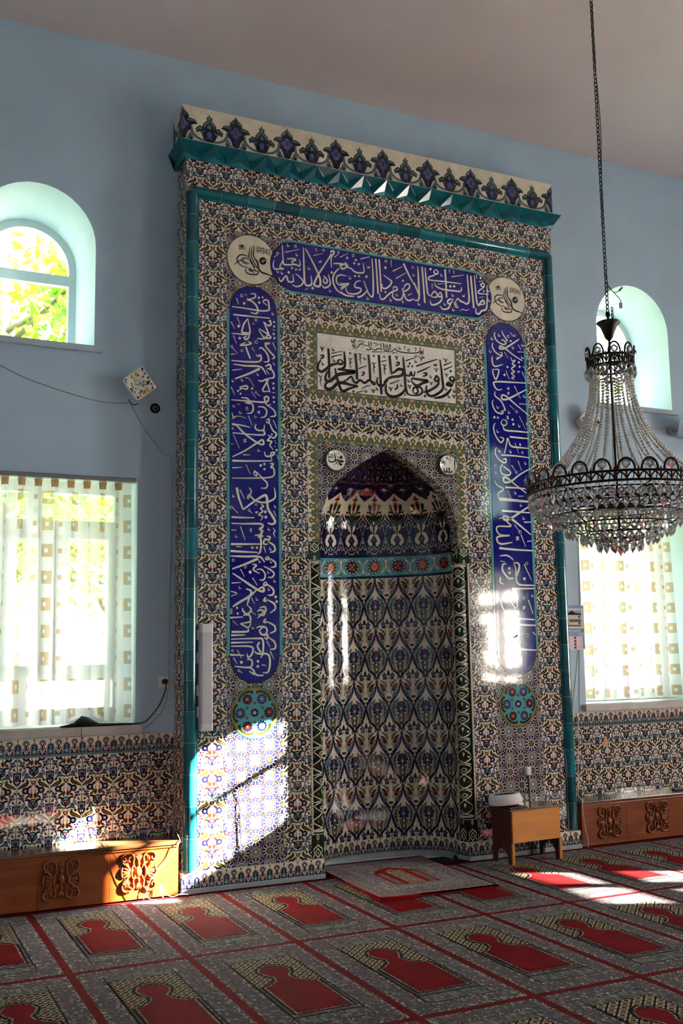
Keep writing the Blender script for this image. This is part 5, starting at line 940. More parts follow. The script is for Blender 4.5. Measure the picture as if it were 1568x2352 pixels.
# borders
bo = Tiles()
def brow(mo, fn, u0, u1, v0, h, n, **k):
    for i in range(n): bo.stamp(mo, fn, u0+(u1-u0)*i/n, v0, (u1-u0)/n, h, **k)
for (x, zb, zt) in ((.659, 3.297, 3.905),):
    brow(M_GBORDER, lambda U, V, H: F_face(U, V, H), -x, x, zt-.09, .09, 13, base=.0012)
    brow(M_GBORDER, lambda U, V, H: F_face(U, V, H)[:, :], -x, x, 0, .09, 0)
    brow(M_GBORDER, lambda U, V, H: F_face(-U, zb+zb-V, H), -x, x, zb-.09, .09, 0)
    brow(M_GBORDER, lambda U, V, H: F_face(-U, -V, H), -x, x, -(zb+.09), .09, 13, base=.0012)
    brow(M_GBORDER, lambda U, V, H: F_face(-V, U, H), zb+.09, zt-.09, x-.088, .088, 4, base=.0012)
    brow(M_GBORDER, lambda U, V, H: F_face(V, -U, H), -(zt-.09), -(zb+.09), x-.088, .088, 4, base=.0012)
brow(M_GBORDER, F_face, -.659, .659, 2.999, .09, 13, base=.0012)
brow(M_GBORDER, lambda U, V, H: F_face(-V, U, H), 2.28, 3.0, .575, .084, 7, base=.0012)
brow(M_GBORDER, lambda U, V, H: F_face(V, -U, H), -3.0, -2.28, .575, .084, 7, base=.0012)
bo.build('green_border', mih)
# base: palmette border over a grey plinth
for s in (-1, 1):
    bt = Tiles(); x0, x1 = (-HX-.015, -.575) if s < 0 else (.575, HX+.015)
    for i in range(10): bt.stamp(M_BORDER0, lambda U, V, H: np.stack([U, -.024-H, V], -1), x0+(x1-x0)*i/10, .032, (x1-x0)/10, .098)
    for i in range(2): bt.stamp(M_BORDER0, (lambda U, V, H: np.stack([-HX-.016-H, .19-U, V], -1)) if s < 0 else (lambda U, V, H: np.stack([HX+.016+H, U-.02, V], -1)), .105*i, .032, .105, .098)
    bt.build('base_border', mih)
    mb = MB(); mb.box(x0, x1, -.0235, .19, .03, .1295, 0); mb.box(x0-.002, x1+.004, -.032, .19, 0.0, .032, 0, .004); mb.build('plinth', MAT['plinth'], mih)
# ------------------------------------------------------------------ niche interior
NA, ND, NY = .57, .37, .10
_th = np.linspace(PI, 0, 600); PW = 2/2.45
_sg = lambda c: np.sign(c)*np.abs(c)**PW
_px = NA*_sg(np.cos(_th)); _py = NY+ND*np.abs(np.sin(_th))**PW
_s = np.concatenate([[0], np.cumsum(np.hypot(np.diff(_px), np.diff(_py)))]); NL = _s[-1]
_zs = [2.0, 2.28, 2.42, 2.51, 2.63, 2.715, 2.758, 2.825, 2.888, 2.945, 2.993]; _xs = [.57, .57, .566, .55, .50, .44, .394, .30, .2, .1, 0.004]
_c = crom(list(zip(_zs, _xs)), 8, False); ZS_ = np.array([p[0] for p in _c]); XS_ = np.array([p[1] for p in _c])
def wz(z):
    zs = [2.28, 2.42, 2.51, 2.63, 2.715, 2.758, 2.825, 2.888, 2.945, 2.993]; xs = [.57, .566, .55, .50, .44, .394, .30, .2, .1, 0.004]
    return np.interp(z, ZS_, XS_)/.57
def F_niche(U, V, H):
    th = np.interp(U, _s, _th); k = wz(V)
    cx_, sy_ = _sg(np.cos(th)), np.abs(np.sin(th))**PW
    nx, ny = np.sign(cx_)*np.abs(cx_)**1.45/NA, sy_**1.45/ND; l = np.hypot(nx, ny)
    q = np.clip(U/NL, 0, 1); q = q*q*(3-2*q)
    lift = .05*np.clip(V/2.1, 0, 1)*q*np.clip((2.99-V)/.5, 0, 1)
    H = H*3.5
    return np.stack([NA*cx_*k-nx/l*H, NY+ND*sy_*k-ny/l*H, V+lift], -1)
def subdiv(mo, nu, nv=1):
    m = Motif()
    for i in range(nu):
        for j in range(nv): m.add(mo.copy().clip(i/nu, (i+1)/nu, j/nv, (j+1)/nv))
    return m
n = 8; w = NL/n
ni = Tiles(); mo = subdiv(M_NICHE, 8)
zt = 2.04; hgt = .383
while zt > .13:
    z0 = zt-hgt
    mm = mo if z0 > .10 else mo.copy().clip(0, 1, (0.125-z0)/hgt, 1)
    for i in range(n): ni.stamp(mm, F_niche, w*i, z0, w, hgt)
    zt = z0
ni.build('niche_tiling', mih)
ba = Tiles(); mo = subdiv(M_BAND, 16)
for i in range(4): ba.stamp(mo, F_niche, 2*w*i, 2.04, 2*w, .18)
ba.build('turquoise_band', mih)
ho = Tiles(); mo = subdiv(M_HLOW, 8, 8)
for i in range(n): ho.stamp(mo, F_niche, w*i, 2.22, w, .42)
mo = subdiv(M_HUP, 6, 8)
for i in range(n): ho.stamp(mo, F_niche, w*i, 2.64, w, .352)
ho.build('niche_hood', mih)
nb = Tiles(); mo = subdiv(M_BORDER0, 5)
for i in range(16): nb.stamp(mo, lambda U, V, H: F_niche(U, V, H+.0025), w*.5*i, .032, w*.5, .095)
nb.build('niche_base_border', mih)
mb = MB(); k = 32
for i in range(k):
    a, b = NL*i/k, NL*(i+1)/k
    P = lambda u, z, h: tuple(F_niche(np.array([u]), np.array([z]), np.array([h]))[0])
    mb.face([P(a, 0, .018), P(b, 0, .018), P(b, .032, .018), P(a, .032, .018)]); mb.face([P(a, .032, .018), P(b, .032, .018), P(b, .034, 0), P(a, .034, 0)])
mb.build('niche_plinth', MAT['plinth'], mih)
mb = MB(); mb.box(-.64, .64, .02, .68, -.01, .0004); mb.build('niche_floor', mat('dark_floor_covering', (26,20,20), .95, var=.3, scale=30), mih)
# reveal of the arch
rv = Tiles(); A = arch_cv
L = [0]
for p, q in zip(A[1:-1], A[2:]): L.append(L[-1]+math.hypot(q[0]-p[0], q[1]-p[1]))
AX = np.array([p[0] for p in A[1:]]); AZ = np.array([p[1] for p in A[1:]]); L = np.array(L)
def F_rev(U, V, H):
    return np.stack([np.interp(U, L, AX)*(1-H*.5), V, np.interp(U, L, AZ)-H*.3], -1)
k = 20; mo = subdiv(M_FLORAL, 4)
for i in range(k): rv.stamp(mo.copy(sv=2.0).clip(), F_rev, L[-1]*i/k, 0.0, L[-1]/k, .102)
rv.build('arch_reveal', mih)
# engaged corner colonettes
for s in (-1, 1):
    col = empty('colonette', None, None, (s*.61, .045, .12), parent=None)
    col.parent = mih; col.location = Vector((s*.61, .045, .13))-wloc(mih)
    ct = Tiles(); cx, cyy, r = s*.604, .052, .046
    def F_col(U, V, H):
        a = PI*1.5+s*(-.25*PI)+s*(U-.5)*PI*1.15 if False else (PI*1.5-s*.25*PI+(U-.5)*PI*1.2)
        return np.stack([cx+(r+H)*np.cos(a), cyy+(r+H)*np.sin(a), V], -1)
    mo = subdiv(M_COL, 6)
    z = .31
    while z < 2.13: ct.stamp(mo, F_col, 0, z, 1, .185); z += .182
    ct.build('shaft', col)
    ct = Tiles()
    for z0, z1, fl_ in ((2.15, 2.28, False), (.127, .29, True)):
        mo = M_CAP if not fl_ else M_CAP
        g = (lambda V: z0+z1-V) if fl_ else (lambda V: V)
        ct = Tiles(); ct.stamp(mo, lambda U, V, H: np.stack([s*(.57+.089*U), -.003-H, g(V)], -1), 0, z0, 1, z1-z0); ct.stamp(mo, lambda U, V, H: np.stack([np.full_like(U, s*.569)-s*H, .101-.103*U, g(V)], -1), 0, z0, 1, z1-z0); ct.build('end_block', col)
    ct = Tiles(); z = .29
    while z < 2.15:
        for F in ((lambda U, V, H: np.stack([s*(.643+.014*U), -.001-H, V], -1)), (lambda U, V, H: np.stack([np.full_like(U, s*.5695)-s*H, .088+.012*U, V], -1))): ct.stamp(M_DOTS, F, 0, z, 1, .031)
        z += .031
    ct.build('dotted_edge', col)
    mb = MB()
    mb.face([(s*.659, .001, .12), (s*.655, .001, .12), (s*.655, .001, 2.28), (s*.659, .001, 2.28)])
    mb.face([(s*.657, .002, .12), (s*.572, .10, .12), (s*.572, .10, 2.28), (s*.657, .002, 2.28)])
    mb.build('backing', CER['black'], col)
    for zc in (.305, 2.14):
        mb = MB(); mb.lathe([(.044, -.008), (.053, -.005), (.055, 0), (.053, .005), (.044, .008)], 20, (cx, cyy, zc)); mb.build('ring', CER['cream'], col)
    # base border turning the corner
    bt = Tiles()
    bt.stamp(M_BORDER0, lambda U, V, H: np.stack([s*(.578-.03*U), -.024+.13*U-H, V], -1), 0, .032, 1, .097); bt.build('base_border', col)
    mb = MB(); mb.prism([(s*.58, -.03), (s*.548, .105), (s*.60, .105)], lambda x, y: (x, y, 0.0), lambda x, y: (x, y, .034)); mb.build('plinth', MAT['plinth'], col)
# ------------------------------------------------------------------ turquoise half-round moulding
def moulding(name, fn, u0, u1, step):
    """fn(u, t, h): u along, t across (-.045..045), h out"""
    mt, nt, b = newmat('turquoise_moulding_glaze'); 
    mb = MB(); prof = [(-.045, 0), (-.045, .008), (-.036, .010)]+[(-.034*math.cos(PI*i/12), .010+.034*math.sin(PI*i/12)) for i in range(13)]+[(.036, .010), (.045, .008), (.045, 0)]
    u = u0; k = 0
    while u < u1-1e-6:
        v = min(u+step, u1); g = .0012; md = random.choice([0, 0, 1, 2])
        for i in range(len(prof)-1):
            (t0, h0), (t1, h1) = prof[i], prof[i+1]
            mb.raw([fn(u+g, t0, h0), fn(v-g, t0, h0), fn(v-g, t1, h1), fn(u+g, t1, h1)], [(0, 1, 2, 3)], md, 3 <= i < 15)
            mb.raw([fn(v-g, t0, h0*.985), fn(v+g, t0, h0*.985), fn(v+g, t1, h1*.985), fn(v-g, t1, h1*.985)], [(0, 1, 2, 3)], 3)
        u = v; k += 1
    bpy.data.materials.remove(mt)
    return mb.build(name, TEALS+[CER['grout']], mih, fix=False)
TEALS = [glaze('teal_glaze', (18,102,114), .14, .10), glaze('teal_glaze_dark', (12,82,94), .14, .10), glaze('teal_glaze_light', (28,118,130), .14, .10)]
moulding('turquoise_moulding', lambda u, t, h: (-1.511+t, -h, u), .14, 4.715, .2)
moulding('turquoise_moulding', lambda u, t, h: (1.511+t, -h, u), .14, 4.715, .2)
moulding('turquoise_moulding', lambda u, t, h: (u, -h, 4.717+t), -1.511, 1.511, .2015)
# ------------------------------------------------------------------ faceted cornice
mb = MB()
def cornice(fn, n):
    """fn(i, z, out)"""
    for i in range(n):
        T0, T1, B, Rr = fn(i, 5.066, .068), fn(i+1, 5.066, .068), fn(i+.5, 4.955, .022), fn(i+.5, 5.018, .004)
        mb.face([T0, T1, Rr], 0); mb.face([T0, Rr, B], 1); mb.face([T1, B, Rr], 2)
        Q0, Q1 = fn(i, 4.995, .022), fn(i+1, 4.995, .022); Z0, Z1 = fn(i, 4.957, .010), fn(i+1, 4.957, .010)
        mb.face([T0, B, Q0], 0); mb.face([T1, Q1, B], 1); mb.face([Q0, B, Z0], 2); mb.face([Q1, Z1, B], 0)
        mb.face([fn(i, 5.066, .068), fn(i+1, 5.066, .068), fn(i+1, 5.104, .0), fn(i, 5.104, .0)], 0)
        mb.face([fn(i, 4.957, .004), fn(i+1, 4.957, .004), fn(i+1, 4.955, -.01), fn(i, 4.955, -.01)], 0)
nC = 16; wC = 2*(HX+.004)/nC
cornice(lambda i, z, o: (-(HX+.004)+wC*i+(-(o) if i == 0 else (o if i == nC else 0)), -o, z), nC)
cornice(lambda i, z, o: (-(HX+.004)-o, (-o if i == 1 else .218), z), 1); cornice(lambda i, z, o: ((HX+.004)+o, (-o if i == 0 else .218), z), 1)
mb.build('faceted_cornice', TEALS, mih, fix=False)
# ------------------------------------------------------------------ crest
cr = Tiles(); CW = 1.588; pw = 2*CW/8
cr.stamp(M_CREST.copy().clip(.5, 1), F_face, -CW-pw/2, 5.105, pw, .252, 0, .002)
for i in range(7): cr.stamp(M_CREST, F_face, -CW+pw/2+pw*i, 5.105, pw, .252, 0, .002)
cr.stamp(M_CREST.copy().clip(0, .5), F_face, CW-pw/2, 5.105, pw, .252, 0, .002)
for F in ((lambda U, V, H: np.stack([-CW-H, .216-U, V], -1)), (lambda U, V, H: np.stack([CW+H, U, V], -1))): cr.stamp(M_CREST.copy().clip(0, .5).copy(su=2.0), F, .002, 5.105, .213, .252, 0, .002)
mb = MB(); mb.box(-CW, CW, .0, .218, 5.103, 5.357); crb = mb.build('crest', CER['cream'], mih); cr.build('crest_flowers', crb)
# ------------------------------------------------------------------ inscriptions
def capsule(x0, x1, z0, z1, r, horiz, n=24):
    P = []
    if horiz:
        zc = (z0+z1)/2; h = (z1-z0)/2
        P += [(x1+r*math.cos(a), zc+h*math.sin(a)) for a in np.linspace(-PI/2, PI/2, n)]; P += [(x0+r*math.cos(a), zc+h*math.sin(a)) for a in np.linspace(PI/2, 1.5*PI, n)]
    else:
        xc = (x0+x1)/2; h = (x1-x0)/2
        P += [(xc+h*math.cos(a), z1+r*math.sin(a)) for a in np.linspace(0, PI, n)]; P += [(xc+h*math.cos(a), z0+r*math.sin(a)) for a in np.linspace(PI, 2*PI, n)]
    return P
def grow(P, d):
    c = np.mean(P, 0); return [(c[0]+(p[0]-c[0])*(1+d/abs(p[0]-c[0]) if abs(p[0]-c[0]) > .02 else 1), c[1]+(p[1]-c[1])*(1+d/abs(p[1]-c[1]) if abs(p[1]-c[1]) > .02 else 1)) for p in P]
def pen(key, color, h, name, parent, fn=F_face, wk=1.0):
    m = Motif()
    for i, it in enumerate(CALL[key].split('|')):
        v = [int(q) for q in it.split()]
        if len(v) < 6: continue
        P = [(v[j]/1000, v[j+1]/1000) for j in range(2, len(v), 2)]; w = v[1]/2000*wk; l = i % 9
        if v[0] == 1: m.poly(color, l, P); continue
        k = len(P)
        Q = crom(P, 4, False) if k > 2 else P
        w0 = w if w < .014 else w
        prof = [.55, 1.0, 1.0, .95, .5] if k > 3 else ([1.0, .9, .55] if abs(P[0][0]-P[-1][0]) > .02 or w < .012 else [1, 1])
        ws = list(np.interp(np.linspace(0, 1, len(Q)), np.linspace(0, 1, len(prof)), np.array(prof)*w0))
        m.line(color, l, Q, ws, k=1)
    t = Tiles(); t.stamp(m, fn, 0, 0, 1, 1, 0, h)
    return t.build(name, parent)
for key, x0 in (('left', -1.262), ('right', .862)):
    m = Motif(); xc = x0+.2
    blue = capsule(x0+.026, x0+.374, 1.5, 3.9, .185, False)
    m.poly('black', 0, grow(blue, .005)); m.poly('cobalt', 1, blue)
    for a, b in ((x0, x0+.024), (x0+.376, x0+.4)):
        m.rect('turq', 0, a, b, 1.5, 3.9)
        for i in range(13): m.rect('grout', 3, a, b, 1.4995+T*i, 1.5015+T*i)
    for i in range(13): m.rect('lblue', 3, x0+.026, x0+.374, 1.4992+T*i, 1.5008+T*i)
    m.rect('lblue', 3, xc-.0008, xc+.0008, 1.33, 4.07)
    t = Tiles(); t.stamp(m, F_face, 0, 0, 1, 1, 0, .0035); p = t.build('inscription_panel', mih)
    tag(p, label='long upright blue panel of white script on the %s' % ('left' if key == 'left' else 'right'))
    pen(key, 'white', .0048, 'script', p)
m = Motif(); blue = capsule(-.735, .75, 4.103, 4.463, .195, True); m.poly('black', 0, grow(blue, .005)); m.poly('cobalt', 1, blue)
for z in (4.083, 4.465): m.rect('turq', 0, -.85, .875, z, z+.018)
for i in range(8): x = -.80+.222*i; m.rect('lblue', 3, x-.0008, x+.0008, 4.11, 4.456)
m.rect('lblue', 3, -.9, .92, 4.2825, 4.284)
t = Tiles(); t.stamp(m, F_face, 0, 0, 1, 1, 0, .0042); p = t.build('inscription_panel', mih); tag(p, label='blue panel of white script lying across the top'); pen('hpan', 'white', .0056, 'script', p)
m = Motif(); m.rect('gteal', 0, -.578, .592, 3.383, 3.815); m.rect('white', 1, -.572, .586, 3.389, 3.809)
for x in (-.459, -.259, -.06, .0+.085, .29, .478): m.rect('grout', 2, x-.0012, x+.0012, 3.389, 3.809)
for z in (3.525, 3.715): m.rect('grout', 2, -.572, .586, z-.001, z+.001)
t = Tiles(); t.stamp(m, F_face, 0, 0, 1, 1, 0, .0035); p = t.build('inscription_panel', mih); tag(p, label='cream panel of large black script above the arch'); pen('cart', 'black', .0046, 'script', p, wk=1.38)
# tughra roundels
def disc(cx, cz, r, n=48): return [(cx+r*math.cos(2*PI*i/n), cz+r*math.sin(2*PI*i/n)) for i in range(n)]
for cx, cz in ((-1.077, 4.287), (1.088, 4.292)):
    m = Motif(); m.poly('brown', 0, disc(cx, cz, .186)); m.poly('cream', 1, disc(cx, cz, .180)); m.rect('grout', 2, cx+.02, cx+.022, cz-.178, cz+.178); m.rect('grout', 2, cx-.179, cx+.179, cz-.002, cz)
    t = Tiles(); t.stamp(m, F_face, 0, 0, 1, 1, 0, .0034); p = t.build('emblem_roundel', mih)
    d = cx+1.077; pen('tugra', 'black', .0041, 'script', p, wk=2.3, fn=lambda U, V, H: F_face(U+d, V+(cz-4.287), H))
# small raised plaques beside the arch point
for key, cx, cz in (('plaq', -.45, 2.873), ('plaq2', .488, 2.897)):
    mb = MB(); c = Vector((cx, 0, cz)); T_ = Matrix.Translation(c) @ Matrix.Rotation(PI/2, 4, 'X')
    mb.lathe([(.0, .004), (.083, .004), (.086, .018), (.080, .030), (.074, .033)], 36, m=0, T=T_); mb.lathe([(.074, .033), (.070, .031), (0, .031)], 36, m=1, T=T_)
    p = mb.build('round_plaque', [glaze('green_rim_glaze', (60, 84, 74)), CER['white']], mih)
    pen(key, 'black', .0318, 'script', p, wk=2.2)
# flower medallions
m = Motif()
m.poly('teal', 0, disc(0, 0, 1.0)); m.poly('olive', 1, disc(0, 0, .965)); m.poly('turq', 2, disc(0, 0, .93))
for k in range(6):
    a = k*PI/3; R = lambda r, t: (r*math.cos(a)-t*math.sin(a), r*math.sin(a)+t*math.cos(a))
    m.poly('ochre', 3, [R(.55, .0), R(.62, .36), R(.80, .44), R(.93, .30), R(.95, 0), R(.93, -.30), R(.80, -.44), R(.62, -.36)], sm=2)
    m.poly('green', 4, [R(.40, .0), R(.50, .33), R(.68, .39), R(.86, .25), R(.91, 0), R(.86, -.25), R(.68, -.39), R(.50, -.33)], sm=2)
    m.poly('turq', 5, [R(.34, .0), R(.45, .26), R(.62, .31), R(.78, .19), R(.82, 0), R(.78, -.19), R(.62, -.31), R(.45, -.26)], sm=2)
    fx, fy = R(.60, 0); m.star('navy', 6, fx, fy, .235, .165, 11, a); m.ell(('red', 'lblue')[k % 2], 7, fx, fy, .14, n=10); m.star('orange' if k % 2 == 0 else 'ochre', 8, fx, fy, .10, .05, 6); m.ell('pinkw', 9, fx, fy, .03, n=6)
    b = a+PI/6; gx, gy = .37*math.cos(b), .37*math.sin(b); m.ell('turq', 6, gx, gy, .10, n=8); m.ell('red', 7, gx, gy, .055, .07, n=8, rot=b); m.ell('ochre', 8, gx, gy, .025, n=6)
    hx, hy = .94*math.cos(b), .94*math.sin(b); m.poly('turq', 6, [(hx*.60, hy*.60), (hx*.80-.07*math.sin(b), hy*.80+.07*math.cos(b)), (hx, hy), (hx*.80+.07*math.sin(b), hy*.80-.07*math.cos(b))])
m.ell('navy', 8, 0, 0, .16, n=14); m.star('pinkw', 9, 0, 0, .09, .05, 7); m.ell('ochre', 10, 0, 0, .03, n=6)
for cx, cz in ((-1.067, 1.115), (1.055, 1.10)):
    t = Tiles(); t.stamp(m, F_face, cx, cz, .172, .172, 0, .0034); t.build('flower_medallion', mih)
# ------------------------------------------------------------------ tiled dado on both sides
def dado(name, x0, x1, n):
    r = empty(name, loc=((x0+x1)/2, WALL_Y, 0), kind='structure')
    F = lambda U, V, H: np.stack([U, WALL_Y-.004-H, V], -1); t = Tiles(); w = (x1-x0)/n
    for i in range(n):
        for z0, z1 in ((.08, .28), (.28, .48), (.48, .68), (.68, .88)): t.stamp(M_FLORAL, F, x0+w*i, z0, w, z1-z0, .0009)
        t.stamp(M_BORDER, F, x0+w*i, .883, w/2, .112, 0, .001); t.stamp(M_BORDER, F, x0+w*i+w/2, .883, w/2, .112, 0, .001)
    t.build('wall_tiling', r)
    mb = MB(); mb.box(x0, x1, WALL_Y-.0045, WALL_Y, 0, .996); mb.build('bedding', CER['grout'], r)
    return r
dado('trim_1', -3.96, -1.56, 12); dado('trim_2', 1.56, 3.96, 12)
mb = MB(); mb.poly = None
ch = [(2.01, .72), (2.065, .715), (2.055, .80), (2.035, .79)]
mb = MB(); mb.prism(ch, lambda x, z: (x, WALL_Y-.005, z), lambda x, z: (x, WALL_Y-.0105, z)); o = mb.build('tile_chip', mat('bare_tile_clay', (190,150,120), .8), bpy.data.objects['trim_2'])
# ------------------------------------------------------------------ carpet materials
def speck(name, cols, scale, rough=0.95, stretch=(1, 1, 1), thr=None):
    """woven speckle: voronoi cells picked from a colour list"""
    m, nt, b = newmat(name); L = nt.links
    tc = N(nt, 'ShaderNodeTexCoord'); mp = N(nt, 'ShaderNodeMapping'); mp.inputs['Scale'].default_value = stretch
    vo = N(nt, 'ShaderNodeTexVoronoi', i_Scale=scale); L.new(tc.outputs['Object'], mp.inputs[0]); L.new(mp.outputs[0], vo.inputs['Vector'])
    sp = N(nt, 'ShaderNodeSeparateColor'); L.new(vo.outputs['Color'], sp.inputs[0])
    cr = N(nt, 'ShaderNodeValToRGB'); cr.color_ramp.interpolation = 'CONSTANT'
    els = cr.color_ramp.elements
    while len(els) < len(cols): els.new(0.5)
    for i, (p, c) in enumerate(cols): els[i].position = p; els[i].color = (*lin(c), 1)
    L.new(sp.outputs[0], cr.inputs[0]); L.new(cr.outputs[0], b.inputs['Base Color'])
    b.inputs['Roughness'].default_value = rough; b.inputs['Specular IOR Level'].default_value = 0.1
    b.inputs['Sheen Weight'].default_value = 0.15
    bp = N(nt, 'ShaderNodeBump', i_Strength=0.5, i_Distance=0.004); L.new(vo.outputs['Distance'], bp.inputs['Height']); L.new(bp.outputs[0], b.inputs['Normal'])
    return m
CM = {}
CM['red'] = mat('red_velvet_pile', (112,2,8), rough=0.9, var=0.25, scale=7, spec=0.1, bump=0.3, bscale=220)
CM['seam'] = mat('red_carpet_stripe', (100,6,14), rough=0.95, var=0.2, scale=20, spec=0.1, bump=0.3, bscale=220)
CM['dark'] = mat('black_carpet_outline', (22,16,16), rough=0.95, var=0.3, scale=60, spec=0.1)
CM['line'] = speck('cream_dotted_line', [(0, (150,138,112)), (.5, (40,26,26))], 150)
CM['white'] = speck('white_speckled_band', [(0, (16,9,11)), (.46, (158,146,120)), (.62, (60,10,20)), (.74, (24,22,22)), (.90, (110,98,80))], 110)
CM['maroon'] = speck('maroon_flowered_band', [(0, (14,10,13)), (.26, (66,52,64)), (.46, (72,6,20)), (.64, (26,20,28)), (.80, (10,7,10)), (.93, (116,104,100))], 72)
CM['green'] = speck('grey_green_band', [(0, (60,62,50)), (.40, (16,16,13)), (.62, (88,88,72)), (.88, (30,27,22))], 70, stretch=(1, .45, 1))
def lattice():
    m, nt, b = newmat('cream_lattice_field'); L = nt.links; tc = N(nt, 'ShaderNodeTexCoord'); sx = N(nt, 'ShaderNodeSeparateXYZ'); L.new(tc.outputs['Object'], sx.inputs[0])
    def mth(op, a, c):
        n = N(nt, 'ShaderNodeMath', operation=op)
        for i, q in enumerate((a, c)):
            if hasattr(q, 'links'): L.new(q, n.inputs[i])
            elif q is not None: n.inputs[i].default_value = q
        return n.outputs[0]
    p, q = mth('ADD', sx.outputs[0], sx.outputs[1]), mth('SUBTRACT', sx.outputs[0], sx.outputs[1])
    fp, fq = [mth('ABSOLUTE', mth('SUBTRACT', mth('FRACT', mth('MULTIPLY', v, 15.0), None), .5), None) for v in (p, q)]
    d = mth('MAXIMUM', fp, fq); cr = N(nt, 'ShaderNodeValToRGB'); cr.color_ramp.interpolation = 'CONSTANT'; e = cr.color_ramp.elements; e.new(.12); e.new(.22); e.new(.40)
    for el, (ps, c) in zip(e, ((0, (84,20,24)), (.13, (18,11,13)), (.20, (160,148,116)), (.40, (18,11,13)))): el.position = ps; el.color = (*lin(c), 1)
    sc = mth('MULTIPLY', d, 1.0); L.new(sc, cr.inputs[0]); L.new(cr.outputs[0], b.inputs['Base Color']); b.inputs['Roughness'].default_value = .95; b.inputs['Specular IOR Level'].default_value = .1; return m
CM['lattice'] = lattice()
CMK = list(CM); CMI = {k: i for i, k in enumerate(CMK)}
# ------------------------------------------------------------------ fitted prayer carpet
cp = MB(); LZ = .0005
def cpoly(k, l, P):
    cp.raw([(x, y, l*LZ-.006) for x, y in P], [tuple(t) if (P[t[1]][0]-P[t[0]][0])*(P[t[2]][1]-P[t[0]][1])-(P[t[2]][0]-P[t[0]][0])*(P[t[1]][1]-P[t[0]][1]) > 0 else (t[0], t[2], t[1]) for t in tess(P)], CMI[k])
cpoly('seam', 0, [(ROOM_L, ROOM_B), (ROOM_R, ROOM_B), (ROOM_R, WALL_Y-.003), (ROOM_L, WALL_Y-.003)])
head = [(.285, .215), (.715, .215), (.715, .505), (.66, .515), (.575, .555), (.555, .60), (.60, .635), (.625, .675), (.60, .71), (.55, .735), (.5, .75), (.45, .735), (.40, .71), (.375, .675), (.40, .635), (.445, .60), (.425, .555), (.34, .515), (.285, .505)]
def grow2(P, d):
    n = len(P); out = []
    for i in range(n):
        p, a, b = np.array(P[i]), np.array(P[i-1]), np.array(P[(i+1) % n])
        a = a*[.59, 1.3]; b = b*[.59, 1.3]; t = (b-a)/np.hypot(*(b-a)); nx = np.array((t[1], -t[0])); out.append(tuple(p+nx*d/np.array([.59, 1.3])))
    return out
def carpet_cell(x0, y0, w, h):
    R = lambda k, l, a, b, c, d: cpoly(k, l, [(x0+w*a, y0+h*c), (x0+w*b, y0+h*c), (x0+w*b, y0+h*d), (x0+w*a, y0+h*d)])
    Q = lambda k, l, P: cpoly(k, l, [(x0+w*p[0], y0+h*p[1]) for p in P])
    R('white', 1, .035, .965, .016, .984); R('maroon', 2, .075, .925, .034, .966); R('white', 3, .185, .815, .085, .915); R('dark', 4, .215, .785, .100, .900)
    R('green', 5, .225, .775, .104, .175); R('green', 5, .225, .775, .83, .896); R('dark', 5, .225, .775, .178, .827); R('maroon', 6, .232, .768, .182, .50)
    R('lattice', 7, .232, .768, .50, .825)
    Q('dark', 8, grow2(head, .022)); Q('line', 9, grow2(head, .009)); Q('red', 10, head)
    # small hooks along the sides and base of the red field
    for i in range(9):
        v = .245+.03*i
        for s in (-1, 1): cpoly('dark', 11, [(x0+w*(.5+s*.195), y0+h*v), (x0+w*(.5+s*.172), y0+h*(v+.006)), (x0+w*(.5+s*.19), y0+h*(v+.011))])
    for i in range(9): cpoly('dark', 11, [(x0+w*(.31+.0475*i), y0+h*.228), (x0+w*(.325+.0475*i), y0+h*.236), (x0+w*(.31+.0475*i), y0+h*.240)])
    for i in range(5):
        u = .42+.04*i; cpoly('dark', 11, [(x0+w*u, y0+h*.735), (x0+w*(u+.012), y0+h*.700), (x0+w*(u+.016), y0+h*.735)])
pw_, ph_ = .5895, 1.297
for i in range(-6, 14):
    for j in range(-8, 0):
        x0, y0 = -2.508+pw_*i, -.035+ph_*j
        if x0 < ROOM_L or x0+pw_ > ROOM_R or y0 < ROOM_B: continue
        carpet_cell(x0, y0, pw_, ph_)
carpet = cp.build('prayer_carpet', [CM[k] for k in CMK], origin=(0, -5, -.006), fix=False)
tag(carpet, 'wall-to-wall carpet of repeating red arched prayer places, covering the whole floor', 'carpet')
# ------------------------------------------------------------------ loose prayer rug in front of the niche
RM = {}
RM['red'] = mat('orange_red_rug_pile', (168,26,14), rough=0.95, var=0.2, scale=18, spec=0.1, bump=0.3, bscale=200)
RM['bind'] = mat('red_rug_binding', (140,10,14), rough=0.95, var=0.15, scale=20, spec=0.1)
RM['pink'] = speck('pink_beige_rug_border', [(0, (112,86,80)), (.3, (64,42,44)), (.48, (140,122,114)), (.72, (96,60,58)), (.88, (60,48,56))], 110)
RM['grey'] = speck('grey_rug_border', [(0, (124,116,114)), (.35, (66,60,64)), (.55, (146,138,130)), (.78, (100,50,46)), (.9, (70,64,76))], 100)
RM['brown'] = speck('brown_rug_border', [(0, (96,70,64)), (.5, (60,42,42)), (.8, (130,104,92))], 130)
RM['blue'] = speck('medallion_rug_field', [(0, (150,126,60)), (.3, (66,62,96)), (.55, (140,44,24)), (.75, (110,104,70))], 75)
RMK = list(RM); RMI = {k: i for i, k in enumerate(RMK)}
rg = MB(); ra = math.radians(-2.1); RW, RH = .425, .555
rgo = (-.105, -.245)
def rpt(x, y, z): return (rgo[0]+x*math.cos(ra)-y*math.sin(ra), rgo[1]+x*math.sin(ra)+y*math.cos(ra), .0006+z)
def rlift(x, y): return .006*max(0, -x/RW-.55)*max(0, -y/RH-.2)*4
